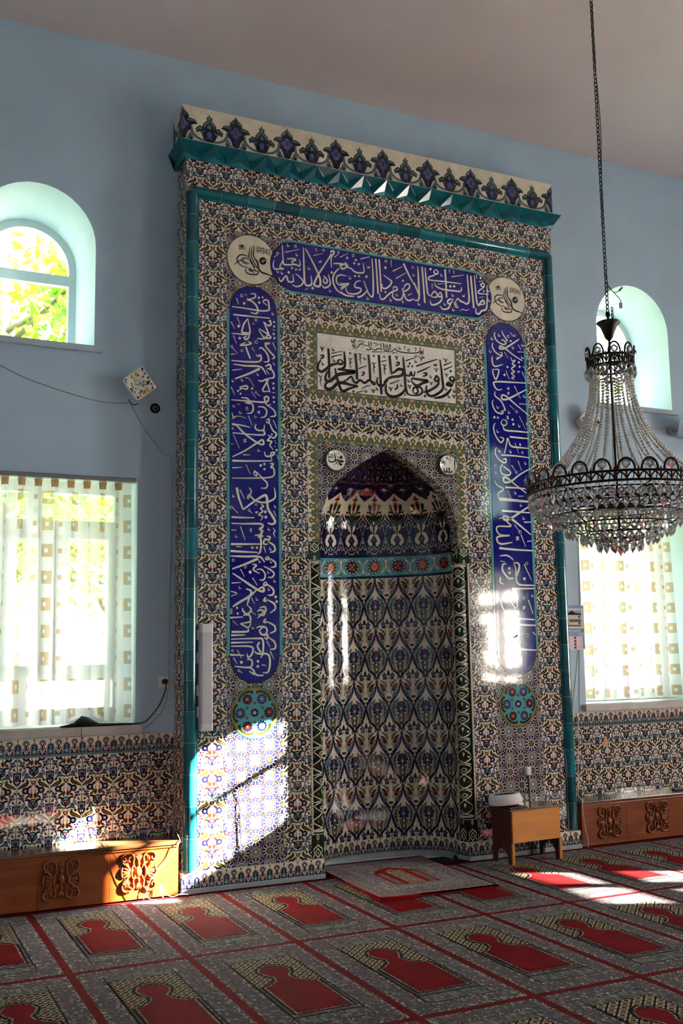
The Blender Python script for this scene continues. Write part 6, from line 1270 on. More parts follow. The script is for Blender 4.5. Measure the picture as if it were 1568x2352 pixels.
def rrect(k, l, x0, x1, y0, y1, n=6):
    for i in range(n):
        for j in range(n):
            a, b, c, d = x0+(x1-x0)*i/n, x0+(x1-x0)*(i+1)/n, y0+(y1-y0)*j/n, y0+(y1-y0)*(j+1)/n
            rg.raw([rpt(x, y, .009+l*.0005+rlift(x, y)) for x, y in ((a, c), (b, c), (b, d), (a, d))], [(0, 1, 2, 3)], RMI[k])
rg.raw([rpt(x, y, z) for z in (0, .009) for x, y in ((-RW, -RH), (RW, -RH), (RW, RH), (-RW, RH))], [(0, 1, 5, 4), (1, 2, 6, 5), (2, 3, 7, 6), (3, 0, 4, 7), (0, 3, 2, 1), (4, 5, 6, 7)], RMI['bind'])
rrect('bind', 0, -RW, RW, -RH, RH); rrect('pink', 1, -.41, .41, -.515, .52); rrect('brown', 2, -.375, .375, -.47, .475); rrect('pink', 3, -.36, .36, -.455, .46)
rrect('brown', 4, -.30, .30, -.385, .39); rrect('grey', 5, -.285, .285, -.37, .375); rrect('brown', 6, -.205, .205, -.285, .30)
def rpoly(k, l, P): rg.raw([rpt(x, y, .009+l*.0005) for x, y in P], [tuple(t) for t in tess(P)], RMI[k])
rpoly('grey', 7, [(-.19, -.27), (.19, -.27), (.19, .285), (-.19, .285)]); rpoly('red', 8, [(-.165, -.25), (.165, -.25), (.165, .10), (.10, .20), (0, .26), (-.10, .20), (-.165, .10)])
for s in (-1, 1): rpoly('brown', 9, [(s*.145, -.235), (s*.10, -.235), (s*.10, .12), (s*.145, .07)][::s])
rpoly('blue', 9, [(-.06, -.235), (.06, -.235), (.06, .14), (0, .21), (-.06, .14)])
rug = rg.build('prayer_rug', [RM[k] for k in RMK], origin=(rgo[0], rgo[1], .0006), fix=False)
tag(rug, 'loose pinkish prayer rug with an orange-red centre, lying in front of the niche', 'rug')
# ------------------------------------------------------------------ low carved benches
def scroll(mb, c, pts, r=.007, k=5):
    P = crom(pts, k, False); n = len(P)
    mb.tube([(c[0]+p[0], c[1]-.004-.004*math.sin(PI*i/(n-1)), c[2]+p[1]) for i, p in enumerate(P)], [r*(.55+.6*math.sin(PI*min(1, (i+1)/n))) for i in range(n)], 7, caps=True)
def carving(name, c, parent, m):
    """relief of scrolls, shells and a small shield, .21 wide and .23 high"""
    mb = MB()
    for s in (-1, 1):
        for t in (-1, 1):
            scroll(mb, c, [(s*.020, t*.020), (s*.034, t*.055), (s*.030, t*.088), (s*.050, t*.112), (s*.082, t*.114), (s*.102, t*.100), (s*.104, t*.076), (s*.090, t*.068), (s*.082, t*.080), (s*.090, t*.090)])
            scroll(mb, c, [(s*.104, t*.072), (s*.094, t*.052), (s*.072, t*.050), (s*.066, t*.036)], .006)
            scroll(mb, c, [(s*.042, t*.096), (s*.060, t*.088), (s*.064, t*.070), (s*.052, t*.062)], .005)
            for q in range(3):
                a = .5+.5*q; scroll(mb, c, [(s*.040, 0), (s*(.040+.05*math.cos(a*.5)), t*.018*(q+.3)), (s*(.060+.042*math.cos(a*.6)), t*(.012+.016*q))], .0065)
        scroll(mb, c, [(s*.030, .045), (s*.044, .02), (s*.044, -.02), (s*.030, -.045)], .006); scroll(mb, c, [(s*.100, .034), (s*.110, 0), (s*.100, -.034)], .007)
    for t in (-1, 1):
        for q in range(5): a = (q-2)*.5; scroll(mb, c, [(0, t*.060), (.010*math.sin(a)*1.4, t*.085), (.026*math.sin(a), t*(.085+.022*math.cos(a)))], .005)
        scroll(mb, c, [(0, t*.036), (0, t*.066)], .008)
    mb.lathe([(.0, .012), (.014, .010), (.022, .004), (.025, -.002)], 14, T=Matrix.Translation(Vector(c)) @ Matrix.Rotation(PI/2, 4, 'X') @ Matrix.Scale(1.35, 4, (0, 1, 0)))
    return mb.build(name, m, parent)
def bench(label, x0, x1, yf, orn):
    b = empty('storage_bench', label, 'bench', ((x0+x1)/2, yf+.11, 0))
    n = int((x1-x0)/.45)+1; mb = MB()
    for i in range(n):
        a, c = x0+(x1-x0)*i/n, x0+(x1-x0)*(i+1)/n; mb.box(a+.0006, c-.0006, yf, yf+.02, .006, .318, 0, .0015)
    mb.build('front_panel', MAT['bench'], b)
    mb = MB(); mb.box(x0-.002, x1+.002, yf-.016, WALL_Y-.006, .316, .338, 0, .004); mb.build('top_board', MAT['benchtop'], b)
    mb = MB(); mb.box(x0, x1, yf-.008, yf, .300, .315, 0, .003); mb.build('edge_strip', MAT['bench'], b)
    for xe in (x0+.001, x1-.021): mb = MB(); mb.box(xe, xe+.02, yf+.021, WALL_Y-.012, .006, .315, 0, .002); mb.build('end_panel', MAT['bench'], b)
    for xo in orn: carving('carved_ornament', (xo, yf-.001, .172), b, MAT['carve'])
    return b
bench('low varnished bench left of the niche, its right end in bright sunlight', -4.2, -1.592, -.02, (-3.79, -3.31, -2.84, -2.322, -1.848))
bench('low dark varnished bench right of the niche, under the right-hand curtain', 1.592, 4.2, -.012, (1.857, 2.335, 2.84, 3.31, 3.79))
# ------------------------------------------------------------------ curtains
def sheer():
    m, nt, b = newmat('sheer_curtain_fabric'); L = nt.links; nt.nodes.remove(b); out = nt.nodes['Material Output']
    uv = N(nt, 'ShaderNodeUVMap', uv_map='fabric'); sx = N(nt, 'ShaderNodeSeparateXYZ'); L.new(uv.outputs[0], sx.inputs[0])
    def M(op, a, b_=None, c=None):
        n = N(nt, 'ShaderNodeMath', operation=op)
        for i, q in enumerate((a, b_, c)):
            if q is None: continue
            if hasattr(q, 'links'): L.new(q, n.inputs[i])
            else: n.inputs[i].default_value = q
        return n.outputs[0]
    def square(per_u, per_v, off_u, off_v, ru, rv):
        fu = M('ABSOLUTE', M('SUBTRACT', M('FRACT', M('ADD', M('DIVIDE', sx.outputs[0], per_u), off_u)), .5)); fv = M('ABSOLUTE', M('SUBTRACT', M('FRACT', M('ADD', M('DIVIDE', sx.outputs[1], per_v), off_v)), .5))
        return M('MULTIPLY', M('LESS_THAN', fu, ru/per_u), M('LESS_THAN', fv, rv/per_v))
    big = square(.31, .176, 0, 0, .043, .043); hole = square(.31, .176, 0, 0, .012, .013)
    sm = square(.31, .176, .5, .0, .015, .016); sm2 = square(.31, .176, .5, .5, .020, .020)
    fill = M('MAXIMUM', M('SUBTRACT', big, hole), M('MAXIMUM', sm, M('MULTIPLY', sm2, .35)))
    mx = N(nt, 'ShaderNodeMix', data_type='RGBA'); mx.inputs[6].default_value = (*lin((230,221,221)), 1); mx.inputs[7].default_value = (*lin((192,164,134)), 1); L.new(fill, mx.inputs[0])
    d = N(nt, 'ShaderNodeBsdfDiffuse'); t = N(nt, 'ShaderNodeBsdfTranslucent'); tr = N(nt, 'ShaderNodeBsdfTransparent')
    L.new(mx.outputs[2], d.inputs[0]); L.new(mx.outputs[2], t.inputs[0])
    a = N(nt, 'ShaderNodeMixShader', i_0=0.62); L.new(d.outputs[0], a.inputs[1]); L.new(t.outputs[0], a.inputs[2])
    op = M('MULTIPLY_ADD', fill, .12, .74)
    c = N(nt, 'ShaderNodeMixShader'); L.new(op, c.inputs[0]); L.new(tr.outputs[0], c.inputs[1]); L.new(a.outputs[0], c.inputs[2]); L.new(c.outputs[0], out.inputs['Surface'])
    return m
MAT['sheer'] = sheer()
def gathered():
    m = mat('gathered_brown_header', (186,146,110), rough=0.9, var=0.35, scale=40, bump=0.6, bscale=90); nt = m.node_tree
    t = N(nt, 'ShaderNodeBsdfTranslucent'); t.inputs[0].default_value = (*lin((200,156,116)), 1); mx = N(nt, 'ShaderNodeMixShader', i_0=.5); nt.links.new(nt.nodes['Principled BSDF'].outputs[0], mx.inputs[1]); nt.links.new(t.outputs[0], mx.inputs[2]); nt.links.new(mx.outputs[0], nt.nodes['Material Output'].inputs['Surface'])
    return m
MAT['header'] = gathered()
def curtain(label, x0, x1, z0, z1, y, npl, seed, bulge=None, side=False):
    r = random.Random(seed); nu, nv = npl*10, 40
    root = empty('curtain', label, 'curtain', (ROOM_R-y, (x0+x1)/2, z1) if side else ((x0+x1)/2, y, z1)); SW = (lambda P: [(ROOM_R-p[1], p[0], p[2]) for p in P]) if side else (lambda P: P)
    ph = [r.uniform(-.4, .4) for _ in range(npl+1)]; am = [r.uniform(.6, 1.3) for _ in range(npl+1)]
    vs, uvs, fs = [], [], []
    for j in range(nv+1):
        tv = j/nv; z = z1+(z0-z1)*tv
        for i in range(nu+1):
            tu = i/nu; q = tu*npl; k = int(min(q, npl-1)); f = q-k
            A = .030*(am[k]*(1-f)+am[k+1]*f)*(0.55+.6*tv); s = q+(ph[k]*(1-f)+ph[k+1]*f)*tv
            x = x0+(x1-x0)*tu+.012*math.sin(2*PI*s+1.2)*(1-.3*tv)+(tu-.5)*.05*tv
            yy = y-A*math.sin(2*PI*s); zz = z
            if bulge and tv > .9:
                w = math.exp(-((x-bulge[0])/bulge[1])**2)*(tv-.9)/.1; zz += .05*w; yy -= .05*w
            vs.append((x, yy, zz)); uvs.append(((x1-x0)*tu*1.75, z))
    for j in range(nv):
        for i in range(nu): a = j*(nu+1)+i; fs.append((a, a+1, a+nu+2, a+nu+1))
    mb = MB(); mb.raw(SW(vs), fs, 0, True); o = mb.build('curtain_panel', MAT['sheer'], root, fix=False)
    ul = o.data.uv_layers.new(name='fabric'); fl = np.zeros((len(o.data.loops), 2), np.float32); li = np.zeros(len(o.data.loops), np.int32); o.data.loops.foreach_get('vertex_index', li); ul.data.foreach_set('uv', np.array(uvs, np.float32)[li].ravel())
    mb = MB()
    for k in range(npl):
        xc = x0+(x1-x0)*(k+.25)/npl
        mb.raw(SW([(xc+.026*math.cos(a)*(1 if h else .8), y-.012-.022*math.sin(a), z1-.048+.05*h) for h in (0, 1) for a in np.linspace(-.2, PI+.2, 9)]), [(i, i+1, i+10, i+9) for i in range(8)], 0, True)
    for k in range(npl): pass
    hd = mb.build('gathered_header', MAT['header'], root, fix=False); hd['kind'] = 'stuff'
    return root
curtain('sheer curtain with beige squares over the left-hand window, lower hem lifted', -3.02, -1.86, 1.075, 2.665, .285, 11, 3, (-2.12, .10))
curtain('sheer curtain with beige squares over the right-hand window, partly behind the chandelier', 1.90, 2.90, 1.085, 2.665, .285, 9, 5)
curtain('sheer curtain over the farther window of the right-hand wall, mirrored in the glossy tiles', -7.52, -6.16, 1.02, 2.78, .07, 11, 9, side=True)
curtain('sheer curtain over the nearer window of the right-hand wall, above the sun strips', -4.08, -2.74, 1.02, 2.78, .07, 11, 21, side=True)
for lab, x0, x1 in (('grey metal curtain rail above the left-hand curtain', -3.045, -1.826), ('grey metal curtain rail above the right-hand curtain, behind the chandelier', 1.876, 3.044)):
    r = empty('curtain_rail', lab, 'curtain rail', ((x0+x1)/2, .25, 2.68)); mb = MB(); mb.box(x0, x1, .205, .262, 2.668, 2.696, 0, .004); mb.build('rail', MAT['metalgrey'], r)
    mb = MB(); mb.box(x1-.012, x1-.0005, .200, .268, 2.664, 2.6985, 0, .003); mb.build('end_cap', MAT['whitepl'], r)
# ------------------------------------------------------------------ black cloth on the left sill
mb = MB(); P = [(-2.30, 1.066, .0), (-2.22, 1.085, .02), (-2.17, 1.128, .035), (-2.13, 1.118, .035), (-2.06, 1.078, .03), (-1.95, 1.073, .02), (-1.83, 1.068, .006)]
vs, fs = [], []
for x, z, d in P:
    vs += [(x, .196-d*.3, 1.0635), (x, .196-d, 1.0635+(z-1.063)*.55), (x, .215, z), (x, .262, 1.0635+(z-1.063)*.6), (x, .268, 1.0635)]
for i in range(len(P)-1):
    for j in range(4): a = i*5+j; fs.append((a, a+1, a+6, a+5))
    fs.append((i*5+4, i*5, i*5+5, i*5+9))
fs += [(0, 4, 3, 2, 1), tuple(len(vs)-5+q for q in range(5))]
mb.raw(vs, fs, 0, True); o = mb.build('black_cloth', MAT['blackcloth'], origin=(-2.1, .22, 1.064)); tag(o, 'folded black cloth on the marble sill under the left-hand curtain', 'cloth')
# ------------------------------------------------------------------ wall outlet, plug and cords
o1 = empty('power_outlet', 'white wall outlet beside the left edge of the niche, black plug in it', 'outlet', (-1.637, WALL_Y, 1.33))
mb = MB(); mb.box(-1.674, -1.600, .207, WALL_Y-.0005, 1.292, 1.368, 0, .005); mb.build('cover_plate', MAT['whitepl'], o1)
mb = MB(); mb.lathe([(0, .0), (.021, .0), (.024, .004), (.024, -.004)], 20, T=Matrix.Translation((-1.630, .2045, 1.333)) @ Matrix.Rotation(PI/2, 4, 'X')); mb.build('socket_well', MAT['whitepl'], o1)
def smooth(P, k=6): return [tuple(q) for q in crom(P, k, False)]
c1 = empty('extension_cord', 'black cord with plug running from the wall outlet to the left sill', 'cord', (-1.628, .2, 1.30))
mb = MB(); mb.lathe([(0, .034), (.014, .032), (.018, .022), (.019, 0), (0, 0)], 16, T=Matrix.Translation((-1.628, .199, 1.332)) @ Matrix.Rotation(PI/2, 4, 'X')); mb.build('plug', MAT['black'], c1)
mb = MB(); mb.tube(smooth([(-1.626, .175, 1.318), (-1.625, .178, 1.30), (-1.628, .195, 1.262), (-1.666, .205, 1.172), (-1.738, .20, 1.089), (-1.785, .19, 1.068), (-1.84, .185, 1.0665)]), .0042, 8); mb.build('cable', MAT['black'], c1)
def wire(label, pts, r, m, name='cable', k=6):
    mb = MB(); mb.tube(smooth(pts, k), r, 6); o = mb.build(name, m, origin=pts[0]); return tag(o, label, 'cable')
yw = .2165
wire('thin grey wire sagging along the wall under the left arched window', [(-3.2, yw, 3.60), (-2.736, yw, 3.395), (-2.57, yw, 3.325), (-2.316, yw, 3.255), (-2.084, yw, 3.211), (-1.925, yw, 3.214), (-1.89, yw, 3.23)], .0028, MAT['cable'])
wire('thin pale wire running down the wall from the square box left of the niche', [(-1.877, yw, 3.215), (-1.769, yw, 3.032), (-1.646, yw, 2.888), (-1.584, yw, 2.831), (-1.582, yw, 2.407), (-1.592, yw, 1.812), (-1.597, yw, 1.347), (-1.623, yw, 1.175), (-1.69, yw, 1.085), (-1.755, yw, 1.03)], .0022, MAT['cable'])
wire('pale wire crossing the left tiles from the sill down to the sunlit bench end', [(-1.777, .172, 1.012), (-1.76, .195, .94), (-1.72, .198, .799), (-1.66, .195, .66), (-1.63, .15, .50), (-1.590, -.030, .352), (-1.600, -.045, .318), (-1.645, -.042, .245), (-1.761, -.043, .138), (-1.80, -.043, .055), (-1.79, -.05, .010), (-1.75, -.10, .006)], .0026, MAT['cable'])
wire('thin black wire hanging from the left sill across the tiles and bench front', [(-2.181, .166, 1.075), (-2.178, .166, 1.0), (-2.166, .196, .866), (-2.114, .199, .592), (-2.07, .198, .40), (-2.05, .185, .346), (-2.044, .05, .345), (-2.045, -.030, .349), (-2.042, -.046, .327), (-1.995, -.044, .27), (-1.945, -.044, .15), (-1.90, -.046, .079), (-1.82, -.06, .008)], .0022, MAT['black'])
wire('short white cable loop on the carpet at the sunlit bench end', [(-1.70, -.060, .006), (-1.715, -.050, .045), (-1.708, -.046, .085), (-1.695, -.052, .040), (-1.65, -.075, .010), (-1.60, -.085, .020), (-1.54, -.07, .010)], .003, MAT['whitecable'])
wire('white cable hanging beside the right turquoise moulding down to the carpet', [(1.765, .197, .98), (1.761, .198, .782), (1.735, .197, .444), (1.70, .15, .352), (1.60, -.020, .351), (1.582, -.040, .30), (1.596, -.043, .15), (1.617, -.046, .054), (1.61, -.05, .008)], .0032, MAT['whitecable'])
wire('thin dark wire down the wall behind the chandelier to the calendar', [(1.915, yw, 3.24), (1.902, yw, 3.0), (1.87, yw, 2.4), (1.852, yw, 1.90), (1.84, yw, 1.852)], .002, MAT['cable'])
wire('thin dark wire below the blue calendar down to the tiles', [(1.822, yw, 1.500), (1.81, yw, 1.25), (1.795, yw, 1.0)], .002, MAT['cable'])
wire('slack dark wire slanting from the calendar toward the moulding', [(1.812, yw, 1.498), (1.77, yw, 1.25), (1.722, yw, 1.0)], .002, MAT['cable'])
wire('short dark wire between the chandelier strands and the white loudspeaker', [(2.30, yw, 3.29), (2.616, yw, 3.37), (2.741, yw, 3.407), (2.93, yw, 3.43)], .002, MAT['cable'])
# ------------------------------------------------------------------ square ceramic boxes on the wall
def wall_box(label, c, ang, key, shift):
    r = empty('wall_box', label, 'wall box', (c[0], WALL_Y, c[1])); h = .088; T_ = Matrix.Translation((c[0], .0, c[1])) @ Matrix.Rotation(ang, 4, 'Y')
    def sq(hh, rad, n=5): return [(sx*(hh-rad)+rad*math.cos(a), sz*(hh-rad)+rad*math.sin(a)) for sx, sz, a0 in ((1, 1, 0), (-1, 1, PI/2), (-1, -1, PI), (1, -1, 1.5*PI)) for a in np.linspace(a0, a0+PI/2, n)]
    mb = MB(); rings = [(WALL_Y-.001, sq(.066, .012)), (.175, sq(.068, .012)), (.150, sq(.084, .016)), (.125, sq(h, .018)), (.117, sq(h-.004, .016)), (.114, sq(h-.012, .012))]; n = len(rings[0][1])
    vs = [tuple(T_ @ Vector((p[0], y, p[1]))) for y, R in rings for p in R]; fs = [(i*n+j, i*n+(j+1) % n, (i+1)*n+(j+1) % n, (i+1)*n+j) for i in range(len(rings)-1) for j in range(n)]+[tuple((len(rings)-1)*n+j for j in range(n))]
    mb.raw(vs, fs, 0, False); mb.build('body', CER['white'], r)
    m = Motif(); rr = random.Random(key)
    m.ell('olive', 0, 0, 0, .0405, .048, n=28); m.ell('white', 1, 0, 0, .039, .0465, n=28)
    for k in range(4):
        a = PI/4+k*PI/2
        for dk in (-.32, .32):
            if (k+(dk > 0)) % 2: m.ell('yellow', 3, .066*math.cos(a+dk*1.6), .066*math.sin(a+dk*1.6), .0125, .0135, n=9); m.ell('red', 2, .074*math.cos(a+dk*1.8), .074*math.sin(a+dk*1.8), .006, n=7)
    for k in range(46):
        x, y = rr.uniform(-.078, .078), rr.uniform(-.078, .078)
        if math.hypot(x, y*.85) < .047: continue
        m.ell(('red', 'red', 'green', 'gteal', 'brown', 'teal')[k % 6], 2, x, y, rr.uniform(.0045, .0085), n=7)
    for sx in (-1, 1):
        for sz in (-1, 1): m.line('gteal', 1, [(sx*.045, sz*.072), (sx*.066, sz*.066), (sx*.072, sz*.045)], .003)
    t = Tiles(); t.stamp(m, lambda U, V, H: np.array([tuple(T_ @ Vector((u, .1135-h_, v))) for u, v, h_ in zip(U, V, H)]), 0, 0, 1, 1, 0, 0); t.build('floral_face', r)
    k0 = -.45 if key == 'plaq' else .488; kz = 2.873 if key == 'plaq' else 2.897
    pen(key, 'dgreen', 0, 'script', r, fn=lambda U, V, H: np.stack([c[0]+(U-k0)*.62, .1125-H, c[1]+(V-kz)*.62], -1), wk=1.3)
    mb = MB(); mb.tube(smooth([(c[0]-.055, .19, c[1]-.098), (c[0]-.045, .185, c[1]-.125), (c[0]-.015, .18, c[1]-.135), (c[0]+.01, .185, c[1]-.122)]), .003, 6); mb.build('hook', MAT['black'], r)
    return r
wall_box('square white flowered box with script, on the wall left of the niche', (-1.84, 3.335), math.radians(-38.5), 'plaq', 0)
wall_box('square flowered box with script on the wall, half behind the bead strands', (1.985, 3.40), math.radians(-38.5), 'plaq2', 0)
# open junction hole
j = empty('junction_hole', 'round open junction box with coiled wire in the wall, left of the niche', 'junction box', (-1.706, WALL_Y, 3.197))
mb = MB(); mb.lathe([(0, -.001), (.034, -.001), (.036, .003), (.033, .005)], 20, T=Matrix.Translation((-1.706, WALL_Y-.001, 3.197)) @ Matrix.Rotation(PI/2, 4, 'X')); mb.build('box_rim', MAT['black'], j)
mb = MB(); mb.tube([(-1.706+.018*math.cos(a)*(1-a*.03), .210-.001*a, 3.193+.018*math.sin(a)*(1-a*.03)) for a in np.linspace(0, 10, 34)], .0032, 6); mb.build('coiled_wire', MAT['cable'], j)
# white loudspeaker at the right edge
sp = empty('loudspeaker', 'white wall loudspeaker with a grey grille under the right arched window', 'loudspeaker', (2.99, WALL_Y, 3.40))
T_ = Matrix.Translation((3.03, .075, 3.385)) @ Matrix.Rotation(math.radians(14), 4, 'Z') @ Matrix.Rotation(math.radians(16), 4, 'X')
mb = MB(); bm = bmesh.new(); vs = [bm.verts.new(p) for p in ((-.14,-.06,-.085),(.14,-.06,-.085),(.09,.07,-.08),(-.09,.07,-.08),(-.14,-.06,.085),(.14,-.06,.085),(.09,.07,.08),(-.09,.07,.08))]
for f in ((0,3,2,1),(4,5,6,7),(0,1,5,4),(1,2,6,5),(2,3,7,6),(3,0,4,7)): bm.faces.new([vs[i] for i in f])
bmesh.ops.bevel(bm, geom=list(bm.edges), offset=.012, segments=3, affect='EDGES'); mb.bm(bm, 0, T_); mb.build('housing', MAT['whitepl'], sp)
mb = MB(); mb.box(-.118, .118, -.068, -.058, -.066, .066, 0, .004, T_); mb.build('grille', mat('grey_speaker_cloth', (96,84,86), .9, bump=.5, bscale=400), sp)
mb = MB(); mb.lathe([(.0, 0), (.035, 0), (.035, .02), (.022, .03), (0, .03)], 18, T=Matrix.Translation((2.93, WALL_Y-.001, 3.40)) @ Matrix.Rotation(PI/2, 4, 'X')); mb.tube([(2.93, .2, 3.40), (2.96, .14, 3.395), (3.02, .13, 3.39)], .014, 10); mb.build('bracket', MAT['metalgrey'], sp)
# ------------------------------------------------------------------ calendar
ca = empty('wall_calendar', 'blue tear-off wall calendar with a building picture, between the moulding and right-hand curtain', 'calendar', (1.80, WALL_Y, 1.68))
mb = MB(); mb.box(1.70, 1.884, .2145, .2185, 1.505, 1.858, 0, .001); mb.build('card', mat('blue_calendar_card', (36,96,160), .4, var=.25, scale=5), ca)
m = Motif(); m.rect('white', 0, 1.712, 1.872, 1.672, 1.832); m.rect('grey', 1, 1.722, 1.862, 1.682, 1.822); m.rect('pale', 2, 1.728, 1.852, 1.70, 1.79)
m.poly('black', 3, [(1.725, 1.795), (1.765, 1.815), (1.80, 1.797), (1.855, 1.792), (1.855, 1.780), (1.725, 1.780)]); m.rect('olive', 3, 1.735, 1.85, 1.722, 1.745); m.rect('lblue', 4, 1.825, 1.845, 1.755, 1.775); m.rect('lblue', 4, 1.825, 1.845, 1.705, 1.722)
for i in range(9): m.rect('green', 3, 1.728+.014*i, 1.738+.014*i, 1.690, 1.698)
m.ell('red', 1, 1.862, 1.652, .011, n=16); m.ell('white', 2, 1.860, 1.652, .006, n=12); m.ell('red', 3, 1.8625, 1.652, .005, n=12)
t = Tiles(); t.stamp(m, lambda U, V, H: np.stack([U, .2143-H, V], -1), 0, 0, 1, 1); t.build('picture', ca)
fc = bpy.data.curves.new('title', 'FONT'); fc.body = 'DİYANET TAKVİMİ'; fc.size = .0185; fc.align_x = 'RIGHT'; to = bpy.data.objects.new('title', fc); C.objects.link(to)
to.matrix_world = Matrix.Translation((1.846, .2140, 1.646)) @ Matrix.Rotation(PI/2, 4, 'X')
bpy.context.view_layer.update(); me = bpy.data.meshes.new_from_object(to.evaluated_get(bpy.context.evaluated_depsgraph_get())); me.transform(to.matrix_world); me.transform(Matrix.Translation(-wloc(ca))); bpy.data.objects.remove(to)
me.materials.clear(); me.materials.append(CER['white']); link_mesh('title', me, ca)
mb = MB(); mb.box(1.712, 1.852, .200, .2140, 1.497, 1.612, 0, .001); pd = mb.build('page_block', mat('pink_white_paper', (226,206,214), .8, var=.03), ca)
m = Motif()
for i in range(4): m.rect('lblue', 0, 1.765, 1.785, 1.507+.026*i, 1.525+.026*i)
m.rect('grey', 0, 1.715, 1.85, 1.606, 1.611)
t = Tiles(); t.stamp(m, lambda U, V, H: np.stack([U, .1997-H, V], -1), 0, 0, 1, 1); t.build('print', pd)
# ------------------------------------------------------------------ tube lamp on the left of the niche
la = empty('tube_lamp', 'white vertical tube lamp fixed on the tiles at the left of the niche', 'lamp', (-1.41, -.03, 1.36))
mb = MB(); mb.box(-1.462, -1.372, -.026, -.0025, 1.013, 1.707, 0, .003)
for z in (1.10, 1.24, 1.45, 1.60): mb.box(-1.474, -1.460, -.022, -.006, z, z+.07, 0, .002)
mb.build('back_tray', MAT['whitepl'], la)
mb = MB(); prof = [(-.044, -.026), (-.044, -.046), (-.032, -.060), (.032, -.060), (.044, -.046), (.044, -.026)]
for (x0, y0), (x1, y1) in zip(prof[:-1], prof[1:]): mb.face([(-1.417+x0, y0, 1.055), (-1.417+x1, y1, 1.055), (-1.417+x1, y1, 1.655), (-1.417+x0, y0, 1.655)], 0, False)
dm, nt_, b_ = newmat('frosted_diffuser'); b_.inputs['Base Color'].default_value = (.82, .82, .85, 1); b_.inputs['Roughness'].default_value = .22; b_.inputs['Alpha'].default_value = .72
mb.build('diffuser', dm, la)
for z0, z1 in ((1.013, 1.058), (1.650, 1.707)):
    mb = MB(); mb.prism(prof, lambda x, y: (-1.417+x*1.03, y*1.02, z0), lambda x, y: (-1.417+x*1.03, y*1.02, z1)); mb.build('end_cap', MAT['whitepl'], la)
mb = MB(); mb.tube([(-1.417, -.044, 1.07), (-1.417, -.044, 1.64)], .011, 12); mb.build('tube', mat('white_lamp_tube', (232,232,238), .2), la)
# ------------------------------------------------------------------ prayer beads
pbd = empty('prayer_beads', 'long string of dark prayer beads hanging on the sunlit tiles left of the niche', 'prayer beads', (-1.175, -.012, .62))
mb = MB(); mb.tube([(-1.190, .0, .615), (-1.190, -.02, .618)], .002, 6); mb.build('nail', MAT['metalgrey'], pbd)
mb = MB(); rr = random.Random(2)
path = smooth([(-1.190, -.014, .612), (-1.186, -.012, .585), (-1.178, -.011, .565), (-1.166, -.011, .545), (-1.158, -.011, .52), (-1.156, -.011, .49), (-1.166, -.011, .44), (-1.171, -.011, .38), (-1.170, -.011, .32), (-1.176, -.011, .255), (-1.181, -.011, .235), (-1.166, -.011, .225), (-1.160, -.011, .25), (-1.164, -.016, .32), (-1.166, -.016, .38), (-1.172, -.016, .44), (-1.182, -.011, .49), (-1.182, -.011, .52), (-1.178, -.011, .545)], 14)
bm_ = mat('dark_purple_bead', (52,30,56), .25, var=.4, scale=60); bs = mat('bead_string', (60,40,40), .8)
d = 0; last = Vector(path[0])
for q in path:
    q = Vector(q)
    if (q-last).length >= .0092:
        bm = bmesh.new(); bmesh.ops.create_icosphere(bm, subdivisions=1, radius=.0047); mb.bm(bm, 0, Matrix.Translation(q), True); last = q
bo_ = mb.build('beads', bm_, pbd, fix=False); bo_['kind'] = 'stuff'
mb = MB(); mb.tube(path, .0012, 5); mb.tube([(-1.160, -.010, .50), (-1.155, -.010, .35), (-1.148, -.010, .225)], .0012, 5); mb.build('string', bs, pbd)
mb = MB(); mb.tube([(-1.173, -.011, .232), (-1.170, -.012, .205), (-1.168, -.011, .185)], [.006, .009, .011], 8); mb.build('tassel', mat('dark_green_tassel', (34,44,28), .9), pbd)
mb = MB(); bm = bmesh.new(); bmesh.ops.create_icosphere(bm, subdivisions=2, radius=.006); mb.bm(bm, 0, Matrix.Translation((-1.147, -.011, .218)), True); mb.build('end_bead', mat('yellow_bead', (196,170,60), .3), pbd)
# ------------------------------------------------------------------ low reading desk with hat
dk = empty('reading_desk', 'low wooden reading desk with a honey-coloured front, on the carpet right of the niche', 'desk', (.965, -.18, 0))
DT = Matrix.Translation((.965, -.175, 0)) @ Matrix.Rotation(math.radians(4), 4, 'Z')
def dbox(mb, *a, b=.002): mb.box(*a, 0, b, DT)
mb = MB(); dbox(mb, -.218, .218, -.118, -.104, .148, .368); mb.build('front_panel', MAT['deskfront'], dk)
mb = MB(); dbox(mb, -.240, .238, -.126, .125, .368, .382); mb.build('top_board', MAT['benchtop'], dk)
for s, mm in ((-1, MAT['deskside']), (1, MAT['deskfront'])):
    side = [(-.103, .367), (.112, .367), (.112, 0), (.074, 0), (.070, .055), (.050, .085), (.022, .098), (.012, .118), (.004, .138), (-.004, .118), (-.014, .098), (-.042, .085), (-.062, .055), (-.066, 0), (-.103, 0)]
    mb = MB(); f = lambda x: (lambda y, z: tuple(DT @ Vector((x, y, z)))); mb.prism(side, f(s*.216-.009), f(s*.216+.009)); mb.build('side_board', MAT['deskside'], dk)
    mb = MB(); dbox(mb, s*.216-.010, s*.216+.010, -.119, -.1035, 0, .147); mb.build('front_leg', MAT['deskfront'], dk)
mb = MB(); dbox(mb, -.205, .205, .098, .110, .20, .36); mb.build('back_panel', MAT['deskside'], dk)
ha = empty('turban_hat', 'white turban hat with dark red lining, tilted on the left end of the desk', 'hat', (.785, -.175, .40))
HT = Matrix.Translation((.79, -.175, .437)) @ Matrix.Rotation(math.radians(-3), 4, 'Y') @ Matrix.Rotation(math.radians(-5), 4, 'X')
